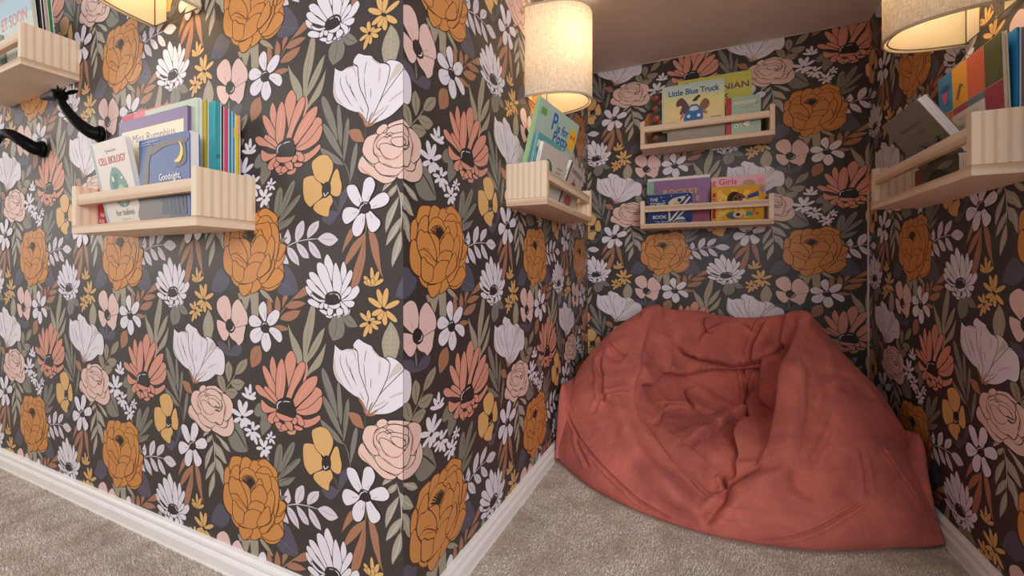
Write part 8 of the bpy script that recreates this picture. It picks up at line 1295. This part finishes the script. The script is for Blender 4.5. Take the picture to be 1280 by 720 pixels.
def a_night(A):
    w, h = A.w, A.h
    A.rect(.001, h * .02, w - .009, h * .36, (58, 70, 96))
    A.blob([(w * .02, h * .02), (w * .02, h * .24), (w * .2, h * .27), (w * .45, h * .22), (w * .6, h * .1), (w * .6, h * .02)], (92, 90, 92))
    for x, b_, t_ in ((.5, .06, .3), (.56, .06, .26), (.64, .05, .32), (.70, .05, .25), (.78, .05, .30), (.86, .05, .27), (.92, .05, .3)):
        A.poly([(w * (x - .035), h * b_), (w * (x + .035), h * b_), (w * (x + .01), h * t_), (w * (x - .01), h * t_)], (44, 56, 74))
    A.blob([(w * .04, h * .34), (w * .10, h * .55), (w * .14, h * .75), (w * .22, h * .9), (w * .30, h * .9), (w * .22, h * .72), (w * .2, h * .52), (w * .14, h * .34)], (104, 96, 98))
    A.blob([(w * .22, h * .86), (w * .5, h * .93), (w * .92, h * .93), (w * .93, h * .87), (w * .55, h * .87), (w * .3, h * .8)], (104, 96, 98))
    A.blob([(w * .92, h * .92), (w * .95, h * .7), (w * .9, h * .62), (w * .74, h * .6), (w * .78, h * .64), (w * .88, h * .68), (w * .88, h * .88)], (84, 76, 82))
    A.blob([(w * .72, h * .67), (w * .82, h * .66), (w * .88, h * .74), (w * .87, h * .84), (w * .81, h * .90), (w * .84, h * .82), (w * .82, h * .74), (w * .77, h * .70)], (236, 208, 78))
    A.text('Goodnight,', w * .42, h * .47, .013, WHT, w=w * .42, bold=.0004)
    A.text('SITE', w * .5, h * .36, .010, (190, 198, 214), w=w * .18)
    A.rect(w * .06, h * .95, w * .42, h * .963, (150, 164, 196)); A.rect(w * .06, h * .925, w * .26, h * .936, (150, 164, 196))
book('night-blue board book with a yellow moon at the front of the left ledge', 'L', (.238, .092, Z0), (.410, .092, Z0), (.238, .0935, .182), .018, (66, 96, 150), a_night, board=True)
def a_rump(A):
    w, h = A.w, A.h
    A.rect(.012, .01, w - .012, h - .024, (236, 224, 196))
    A.text('Miss Rumphius', w * .22, h - .052, .017, (112, 92, 116), w=w * .62)
    A.rect(w * .3, h - .066, w * .75, h - .063, (170, 158, 150))
    A.poly([(.012, .01), (w - .012, .01), (w - .012, .09), (w * .6, .12), (.012, .1)], (150, 170, 186))
book('purple-bordered tall picture book with a cream title panel, behind the moon book', 'L', (.112, .0725, Z0), (.365, .0725, Z0), (.112, .0730, .243), .0065, (126, 106, 150), a_rump)
def a_pink(A):
    w, h = A.w, A.h
    A.scrawl(w * .38, h - .04, w * .34, .012, (236, 176, 188)); A.oval(w * .86, h - .028, .010, .013, (170, 196, 220)); A.rect(0.001, h - .05, .05, h - .002, (186, 60, 88))
book('pink picture book poking up behind the purple-bordered one', 'L', (.082, .0553, Z0), (.275, .0553, Z0), (.082, .0556, .268), .006, (222, 112, 132), a_pink, back=(60, 110, 130))
book('crimson book whose top corner shows behind the pink one', 'L', (.12, .0485, Z0), (.283, .0485, Z0), (.12, .0488, .268), .005, (206, 62, 96), None)
def a_panda(A):
    w, h = A.w, A.h
    A.oval(w * .72, h * .86, .013, .015, (54, 54, 54)); A.oval(w * .69, h * .875, .005, .006, WHT); A.oval(w * .77, h * .85, .005, .006, WHT); A.oval(w * .73, h * .83, .004, .004, WHT)
    A.rect(w * .4, h * .05, w * .98, h * .72, (140, 116, 150))
book('pale green board book with a black-and-white animal, top of the left ledge', 'L', (.20, .0652, Z0), (.386, .0652, Z0), (.20, .0655, .258), .0088, (190, 206, 184), a_panda, board=True)
def sp_letters(txt, c, z0=.5, h=.010):
    def f(A): A.text(txt, A.w * .75, A.h * z0, h, c, rot=math.pi / 2)
    return f
thin = [('tall yellow book standing in the row at the right end of the left ledge', .392, .0555, .006, .256, (216, 186, 62), (206, 176, 50), None),
        ('thick turquoise book beside the yellow one on the left ledge', .412, .0491, .0115, .252, (70, 170, 184), (62, 164, 180), lambda A: A.text('ts', A.w * .8, A.h * .52, .009, (30, 50, 56), rot=math.pi / 2)),
        ('red thin book right behind the thick turquoise one', .4045, .0371, .0042, .250, (190, 52, 84), (196, 62, 92), None),
        ('dark violet thin book in the row of spines on the left ledge', .4065, .0326, .0038, .248, (84, 62, 100), (92, 70, 108), None),
        ('rose-pink book in the row of spines on the left ledge', .412, .0284, .0058, .245, (214, 88, 124), (220, 98, 132), None),
        ('bright blue book between the rose-pink and slim blue spines, left ledge', .4145, .0223, .0048, .241, (40, 146, 186), (48, 152, 190), None),
        ('slim blue book with a yellow patch in the row of spines near the wall', .4175, .0172, .0042, .238, (52, 150, 186), (60, 158, 190), lambda A: A.rect(.0004, A.h * .78, A.w - .0004, A.h * .86, (206, 190, 90))),
        ('yellow book with a pink top, nearest the wall on the left ledge', .4245, .0127, .0048, .234, (222, 192, 52), (226, 196, 50), lambda A: (A.rect(.0003, A.h * .82, A.w - .0003, A.h * .99, (232, 164, 170)), A.rect(.0003, A.h * .3, A.w - .0003, A.h * .42, (120, 150, 200))))]
for label, xr, d, t, top, c, sc, sa in thin:
    book(label, 'L', (.288, d, Z0), (xr, d, Z0), (.288, d, top), t, c, None, spine='R', spine_rgb=sc, spine_art=sa, back=WHT)

# --- highest ledge on the left wall
def a_soon(A):
    w, h = A.w, A.h
    A.rect(.0006, h * .70, w - .0006, h - .0006, (164, 196, 214)); A.rect(.0006, h * .55, w - .0006, h * .70, (190, 210, 208))
    A.text('ET SOON', w * .16, h * .62, .030, (206, 122, 112), w=w * .70, bold=.0008)
    A.blob([(w * .02, h * .1), (w * .12, h * .12), (w * .17, h * .5), (w * .13, h * .6), (w * .02, h * .55)], (70, 120, 84))
    A.rect(w * .14, h * .12, w * .19, h * .58, (62, 50, 54))
book('light blue picture book with red letters on the highest left ledge', 'TL', (.205, .070, Z0), (.430, .070, Z0), (.205, .0875, .216), .008, (206, 214, 200), a_soon)
for label, d, t, top, c in (('black-edged book second from the front on the highest left ledge', .061, .006, .212, (46, 40, 42)),
                            ('dark brown thin book in the middle of the highest left ledge', .0535, .0045, .210, (70, 56, 54)),
                            ('cream book between the dark book and the green book', .0475, .005, .209, (206, 190, 160)),
                            ('green book at the back of the highest left ledge', .041, .0065, .210, (56, 140, 84))):
    book(label, 'TL', (.235, d, Z0), (.433, d, Z0), (.235, d + .014, top), t, c, None, spine='R', spine_rgb=c, back=WHT)

# --- ledge left of the nook
def a_potty(A):
    w, h = A.w, A.h; BL = (36, 104, 172)
    A.text('P', w * .34, h * .785, .042, BL, bold=.0022); A.text('is for', w * .46, h * .79, .023, BL, w=w * .30, bold=.0016); A.text('Potty!', w * .42, h * .685, .026, BL, w=w * .42, bold=.0018)
    A.oval(w * .88, h * .80, .026, .032, (236, 190, 52)); A.oval(w * .85, h * .83, .005, .006, (206, 60, 50)); A.oval(w * .92, h * .83, .005, .006, (206, 60, 50))
    A.rect(w * .06, h * .87, w * .18, h * .93, (110, 170, 84))
    A.oval(w * .22, h * .42, .024, .018, (206, 58, 50)); A.oval(w * .235, h * .42, .010, .014, (232, 140, 60))
    A.poly([(w * .45, h * .36), (w * .58, h * .36), (w * .56, h * .46), (w * .44, h * .46)], (226, 226, 220))
    A.blob([(w * .66, h * .28), (w * .76, h * .26), (w * .86, h * .32), (w * .82, h * .42), (w * .74, h * .45), (w * .67, h * .38)], (226, 132, 52))
    A.blob([(w * .4, h * .2), (w * .6, h * .22), (w * .62, h * .32), (w * .45, h * .32)], (120, 150, 120))
book('mint picture book with blue letters, tallest under the left nook lamp', 'K', (.020, .023, Z0), (.272, .052, Z0), (.020, .091, .268), .011, (174, 198, 184), a_potty, spine_rgb=(150, 200, 120))
book('teal book behind the end board of the side ledge, left of the grey plant book', 'K', (.020, .0430, Z0), (.165, .0570, Z0), (.020, .084, .182), .009, (96, 164, 164), lambda A: (A.rect(.003, A.h * .80, .03, A.h * .9, WHT), A.rect(.003, A.h * .6, .03, A.h * .72, (150, 200, 196))), spine_rgb=(120, 182, 180))
def a_plant(A):
    w, h = A.w, A.h
    A.blob([(w * .10, h * .52), (w * .16, h * .44), (w * .34, h * .40), (w * .46, h * .46), (w * .48, h * .60), (w * .40, h * .72), (w * .26, h * .76), (w * .14, h * .68)], (72, 124, 84))
    A.blob([(w * .28, h * .42), (w * .30, h * .60), (w * .22, h * .68), (w * .34, h * .64), (w * .42, h * .62), (w * .34, h * .54)], (96, 146, 100))
    for k in range(3): A.rect(w * .62, h * (.68 - .08 * k), w * (.86 - .04 * k), h * (.70 - .08 * k), (130, 122, 112))
    A.blob([(w * .06, h * .06), (w * .06, h * .3), (w * .4, h * .32), (w * .42, h * .08)], (64, 88, 56)); A.blob([(w * .2, h * .06), (w * .22, h * .2), (w * .4, h * .22), (w * .42, h * .08)], (176, 74, 52))
book('grey board book with a green plant, front of the side ledge by the mint book', 'K', (.022, .060, Z0), (.19, .073, Z0), (.022, .0960, .159), .0115, (204, 196, 186), a_plant, board=True, spine_rgb=(234, 232, 228), spine_art=lambda A: A.rect(A.w * .4, A.h * .55, A.w * .6, A.h * .85, (176, 174, 176)))
def a_mini(A):
    w, h = A.w, A.h
    A.text('GARDENING', w * .16, h * .80, .012, (70, 62, 66), w=w * .7, bold=.0004)
    A.blob([(w * .36, h * .45), (w * .3, h * .55), (w * .4, h * .60), (w * .44, h * .72), (w * .52, h * .62), (w * .6, h * .66), (w * .58, h * .52), (w * .62, h * .44), (w * .5, h * .42)], (140, 52, 62))
    A.blob([(w * .3, h * .1), (w * .3, h * .26), (w * .6, h * .3), (w * .66, h * .12)], (176, 80, 84)); A.rect(w * .02, h * .02, w * .08, h * .98, INKB)
book('small beige board book with a white lettered spine, far end of the side ledge', 'K', (.214, .066, .037), (.362, .0675, .019), (.264, .107, .155), .011, (200, 186, 174), a_mini, board=True, spine_rgb=(232, 230, 230), spine_art=lambda A: A.text('GARDENING', A.w * .7, A.h * .3, .008, (70, 74, 96), rot=math.pi / 2))

# --- upper ledge on the back wall
def a_dark(A):
    w, h = A.w, A.h
    for x, z, r in ((.012, .19, .012), (.010, .15, .010), (.014, .11, .014), (.010, .07, .012), (.03, .17, .01), (.03, .09, .012), (.012, .035, .01)):
        A.oval(x, z, r, r * .8, (150, 64, 44), x * 40); A.oval(x + .004, z + .002, r * .4, r * .3, (196, 110, 80))
    for z in (.05, .13, .2): A.blob([(.003, z), (.02, z + .006), (.034, z + .016), (.018, z + .014)], (86, 96, 70))
book('dark floral book half hidden at the left end of the upper back ledge', 'BU', (.040, .060, Z0), (.22, .060, Z0), (.040, .062, .226), .014, (58, 48, 44), a_dark)
book('dun cloth book lying flat under the pale yellow truck book', 'BU', (.097, .093, .0598), (.297, .093, .0598), (.097, .029, .0606), .041, (142, 134, 120), None, spine_rgb=(142, 134, 120), block=C_((150, 142, 128)))
def a_truck(A):
    w, h = A.w, A.h
    for k in range(6): A.rect(.012, h * (.94 - .07 * k) - .0005, w - .001, h * (1.0 - .07 * k) - .0006, (184 + 9 * k, 208 + 3 * k, 214 - 12 * k))
    A.rect(.0006, .0006, .010, h - .0006, (206, 212, 190))
    A.text('Little Blue Truck', w * .11, h * .76, .021, (30, 96, 160), w=w * .80, bold=.0014)
    A.blob([(w * .30, h * .34), (w * .33, h * .52), (w * .25, h * .52), (w * .24, h * .62), (w * .31, h * .70), (w * .37, h * .66), (w * .44, h * .52), (w * .46, h * .38)], (96, 70, 66))
    A.blob([(w * .60, h * .36), (w * .62, h * .52), (w * .68, h * .62), (w * .74, h * .60), (w * .77, h * .50), (w * .72, h * .40)], (140, 96, 76))
    A.blob([(w * .5, h * .60), (w * .57, h * .60), (w * .60, h * .66), (w * .63, h * .68), (w * .6, h * .72), (w * .53, h * .66)], (52, 60, 56)); A.blob([(w * .42, h * .6), (w * .45, h * .68), (w * .48, h * .62), (w * .47, h * .57)], (226, 220, 206))
    A.blob([(w * .38, h * .14), (w * .38, h * .34), (w * .44, h * .44), (w * .47, h * .52), (w * .58, h * .52), (w * .62, h * .42), (w * .66, h * .34), (w * .64, h * .14)], (50, 110, 176))
    A.blob([(w * .46, h * .40), (w * .48, h * .48), (w * .57, h * .48), (w * .59, h * .40)], (206, 220, 226)); A.oval(w * .44, h * .28, .006, .006, WHT); A.oval(w * .60, h * .28, .006, .006, WHT)
    A.blob([(w * .36, h * .30), (w * .30, h * .22), (w * .34, h * .38)], (200, 110, 120)); A.blob([(w * .66, h * .32), (w * .74, h * .30), (w * .68, h * .4)], (196, 104, 110))
    A.rect(w * .38, h * .02, w * .45, h * .14, INKB); A.rect(w * .58, h * .02, w * .65, h * .14, INKB); A.rect(w * .45, h * .06, w * .58, h * .12, (70, 70, 76))
    A.rect(w * .08, h * .17, w * .24, h * .19, (170, 156, 130)); A.rect(w * .78, h * .20, w * .95, h * .22, (170, 156, 130))
book('pale yellow picture book with blue lettering and a blue truck, upper back ledge', 'BU', (.077, .078, .0642), (.294, .078, .0642), (.077, .0795, .237), .014, (232, 216, 152), a_truck)
def a_onian(A):
    w, h = A.w, A.h; PU = (118, 62, 106)
    A.text('SMITHSONIAN', w * .02, h * .755, .022, PU, w=w * .94, bold=.0012); A.text('S', w * .645, h * .60, .021, PU, bold=.0012)
    A.text('The', w * .09, h * .90, .012, (50, 110, 176), w=w * .10, bold=.0008)
book('lime yellow book with purple capitals rising behind the truck book', 'BU', (.133, .049, Z0), (.383, .049, Z0), (.133, .0505, .262), .010, (204, 202, 92), a_onian)
def a_friend(A):
    w, h = A.w, A.h
    A.rect(.0005, .0006, .018, h - .0006, (178, 30, 44))
    A.text('FRIENDSHIP', .024, h * .80, .011, (226, 230, 214), w=w - .040, bold=.0003); A.text('POEMS', .042, h * .68, .008, (120, 140, 124), w=.045)
    A.oval(w * .88, h * .78, .003, .003, RED)
    A.blob([(w * .5, h * .22), (w * .54, h * .42), (w * .68, h * .44), (w * .72, h * .26)], (190, 74, 66)); A.oval(w * .62, h * .28, .013, .009, WHT); A.oval(w * .78, h * .27, .014, .008, (160, 168, 168))
    A.oval(w * .3, h * .24, .006, .007, WHT); A.oval(w * .3, h * .24, .003, .003, INKB)
book('sage green board book with a red spine strip, right end of the upper back ledge', 'BU', (.298, .086, Z0), (.408, .086, Z0), (.298, .0875, .156), .014, (164, 188, 164), a_friend, board=True, spine_rgb=(178, 30, 44))

# --- lower ledge on the back wall
def a_rocket(A):
    w, h = A.w, A.h; YE = (220, 164, 66)
    A.rect(.0006, .0006, .026, h - .0006, (134, 180, 152))
    A.text('ROCKET', w * .27, h * .67, .019, YE, w=w * .55, bold=.001); A.text('E', w * .79, h * .50, .019, YE, bold=.001)
    A.rect(w * .66, h * .40, w * .95, h * .42, (150, 120, 150))
    A.blob([(w * .6, .02), (w * .7, .07), (w * .95, .06), (w * .97, .01)], (150, 60, 84))
book('purple picture book with yellow letters at the left of the lower back ledge', 'BL', (.019, .050, Z0), (.247, .050, Z0), (.019, .064, .188), .010, (142, 98, 148), a_rocket)
book('white book standing just behind the purple picture book', 'BL', (.021, .036, Z0), (.246, .036, Z0), (.021, .051, .201), .008, (228, 224, 220), None)
def a_bed(A):
    w, h = A.w, A.h
    A.text('THE', w * .07, h * .78, .012, WHT, w=w * .18, bold=.0003); A.text('GOING', w * .07, h * .61, .014, WHT, w=w * .35, bold=.0004); A.text('TO BED', w * .09, h * .44, .013, WHT, w=w * .3, bold=.0004); A.text('BOOK', w * .12, h * .19, .013, WHT, w=w * .31, bold=.0004)
    A.text('* by Sandra Boynton', w * .15, h * .06, .007, WHT, w=w * .70)
    A.blob([(w * .48, h * .68), (w * .56, h * .82), (w * .70, h * .88), (w * .86, h * .90), (w * .82, h * .78), (w * .70, h * .64), (w * .58, h * .56)], (214, 206, 182)); A.blob([(w * .58, h * .62), (w * .66, h * .72), (w * .70, h * .62), (w * .64, h * .54)], (222, 180, 70)); A.oval(w * .73, h * .78, .007, .008, NAVY)
    A.poly([(w * .5, h * .12), (w * .55, h * .12), (w * .97, h * .84), (w * .95, h * .90)], (226, 222, 196)); A.poly([(w * .6, h * .12), (w * .64, h * .12), (w * .99, h * .62), (w * .98, h * .7)], (210, 206, 180))
    A.poly([(w * .48, h * .10), (w * .52, h * .10), (w * .52, h * .42), (w * .48, h * .42)], (226, 222, 196)); A.poly([(w * .62, h * .14), (w * .86, h * .14), (w * .80, h * .24), (w * .72, h * .22)], (206, 210, 214))
    for x, z in ((.33, .9), (.55, .93), (.9, .93), (.38, .78)): A.oval(w * x, h * z, .002, .002, WHT)
book('navy board book with white hand-drawn letters leaning at the left of the lower back ledge', 'BL', (.024, .0665, Z0), (.184, .0665, Z0), (.024, .1085, .128), .013, (36, 62, 122), a_bed, board=True)
book('pink picture book with red lettering behind the yellow board book', 'BL', (.2505, .040, Z0), (.4275, .040, Z0), (.2505, .055, .186), .009, (236, 178, 190), lambda A: (A.text('g Girls', A.w * .01, A.h * .83, .020, (212, 36, 84), w=A.w * .46, bold=.001), A.oval(A.w * .70, A.h * .83, .020, .012, (196, 146, 110)), A.oval(A.w * .91, A.h * .87, .012, .009, (232, 150, 176)), A.oval(A.w * .03, A.h * .68, .008, .008, (190, 40, 70))), back=WHT)
def a_trail(A):
    w, h = A.w, A.h; Y2 = (236, 184, 56)
    A.rect(w * .02, h * .10, w * .085, h * .84, (178, 40, 60)); A.text('LITTLE', w * .078, h * .42, .008, (240, 220, 170), w=.040, rot=math.pi / 2)
    A.text('TRAILBLAZER', w * .21, h * .05, .014, (246, 226, 160), w=h * .88, rot=math.pi / 2, bold=.0004)
    for a in (0.2, .9, 1.6, 2.3, 3.0, 3.7, 4.4, 5.1): A.poly([(w * .5, h * .5), (w * .5 + .07 * math.cos(a), h * .5 + .07 * math.sin(a) * .8), (w * .5 + .07 * math.cos(a + .3), h * .5 + .07 * math.sin(a + .3) * .8)], (246, 204, 90))
    A.oval(w * .44, h * .64, .023, .028, (36, 28, 30)); A.oval(w * .53, h * .61, .022, .024, (122, 74, 54)); A.oval(w * .47, h * .66, .004, .004, (30, 22, 22)); A.oval(w * .54, h * .70, .004, .004, (30, 22, 22)); A.oval(w * .63, h * .62, .006, .004, WHT)
    A.poly([(w * .68, h * .64), (w * .90, h * .70), (w * .88, h * .84), (w * .70, h * .74)], (46, 78, 150)); A.rect(w * .8, h * .25, w * .83, h * .5, (160, 112, 60))
    A.oval(w * .46, h * .18, .028, .014, (60, 108, 116)); A.oval(w * .52, h * .20, .016, .013, (226, 190, 160)); A.oval(w * .52, h * .20, .007, .006, INKB); A.poly([(w * .66, h * .14), (w * .8, h * .16), (w * .8, h * .26), (w * .68, h * .28)], (64, 150, 140)); A.poly([(w * .8, h * .2), (w * .92, h * .18), (w * .9, h * .26)], (206, 90, 60))
    A.oval(w * .95, h * .88, .008, .010, (170, 150, 180))
book('golden yellow board book with a child drawn sideways, right of the lower back ledge', 'BL', (.250, .0655, Z0), (.418, .0655, Z0), (.250, .1105, .138), .013, (228, 168, 44), a_trail, board=True)

# --- ledge on the right wall
def a_never(A):
    w, h = A.w, A.h
    A.scrawl(w * .22, h * .66, w * .56, .011, (62, 56, 55)); A.scrawl(w * .36, h * .54, w * .38, .007, (70, 64, 62))
    A.rect(w * .04, h * .90, w * .5, h * .905, (90, 82, 80))
    A.blob([(w * .42, h * .40), (w * .52, h * .30), (w * .64, h * .26), (w * .78, h * .34), (w * .86, h * .30), (w * .84, h * .2), (w * .66, h * .14), (w * .52, h * .18), (w * .46, h * .28)], (34, 30, 32)); A.oval(w * .82, h * .36, .006, .006, (34, 30, 32))
    A.blob([(w * .3, h * .02), (w * .3, h * .12), (w * .6, h * .1), (w * .7, h * .02)], (70, 72, 60)); A.poly([(w * .6, h * .5), (w * .98, h * .3), (w * .98, h * .62)], (118, 122, 88))
book('thick grey board book tipping out over the rail of the right ledge', 'R', (.117, .052, .0728), (.296, .0515, .0728), (.117, .124, .187), .0185, (128, 119, 113), a_never, board=True)
def a_crow(A):
    w, h = A.w, A.h
    A.blob([(w * .30, h * .3), (w * .42, h * .62), (w * .58, h * .70), (w * .74, h * .52), (w * .92, h * .3), (w * .7, h * .36), (w * .5, h * .2)], (32, 30, 32))
    A.blob([(w * .55, h * .72), (w * .7, h * .88), (w * .9, h * .8), (w * .8, h * .62)], (150, 146, 132)); A.rect(w * .02, h * .05, w * .2, h * .9, (146, 66, 58))
book('low dark board book with a black bird, under the tipping grey book', 'R', (.118, .0625, Z0), (.300, .0625, Z0), (.118, .0626, .0722), .021, (92, 88, 70), a_crow, board=True)
def a_quilt(A):
    w, h = A.w, A.h
    q = [(60, 130, 176), (226, 162, 62), (206, 102, 74), (88, 92, 56), (150, 62, 76), (206, 120, 70), (160, 76, 100), (96, 120, 140)]
    xs = [.0, .26, .5, .76, 1.0]; zs = [1.0, .66, .33, .0]
    k = 0
    for i in range(3):
        for j in range(4):
            A.rect(w * xs[j] + .0008, h * zs[i + 1] + .0008, w * xs[j + 1] - .0004, h * zs[i] - .0008, q[(j + i * 5 + (4 if i else 0) * (j == 3)) % 8])
    A.oval(w * .13, h * .82, .010, .018, (200, 90, 130)); A.oval(w * .13, h * .88, .016, .008, (40, 90, 150))
    for k in range(3): A.poly([(w * (.31 + .012 * k), h * .72), (w * (.33 + .012 * k), h * .72), (w * (.39 + .01 * k), h * .82), (w * (.44 + .0 * k), h * .80), (w * .44, h * .815), (w * (.385 + .01 * k), h * .84)], ((60, 90, 140), (200, 80, 60), (90, 140, 90))[k])
    A.rect(w * .24, h * .18, w * .76, h * .60, (216, 206, 198))
    A.scrawl(w * .33, h * .53, w * .34, .008, (176, 160, 150)); A.text('THE', w * .34, h * .45, .010, (90, 70, 70), w=w * .1); A.text("TODDLER'S", w * .32, h * .36, .017, (60, 46, 50), w=w * .40, bold=.0004); A.text('BOOK', w * .36, h * .25, .017, (60, 46, 50), w=w * .3, bold=.0004)
book('patchwork-cover book with a pale title panel on the right ledge', 'R', (.165, .032, Z0), (.382, .032, Z0), (.165, .040, .262), .0075, (216, 196, 170), a_quilt)
for label, d, t, top, c in (('bright blue thin book right behind the patchwork one', .0240, .0055, .262, (40, 140, 200)),
                            ('grey-violet thin book second behind the patchwork one', .0180, .0040, .260, (130, 116, 144)),
                            ('white thin book between two violet ones on the right ledge', .0136, .0036, .259, (214, 208, 214)),
                            ('deep violet thin book near the wall on the right ledge', .0096, .0034, .257, (96, 66, 120)),
                            ('pale yellow-green book against the wall on the right ledge', .0058, .0050, .256, (202, 206, 160))):
    book(label, 'R', (.19, d, Z0), (.388 + (.024 - d) * .3, d, Z0), (.19, d, top), t, c, None, spine='R', spine_rgb=c, back=WHT)
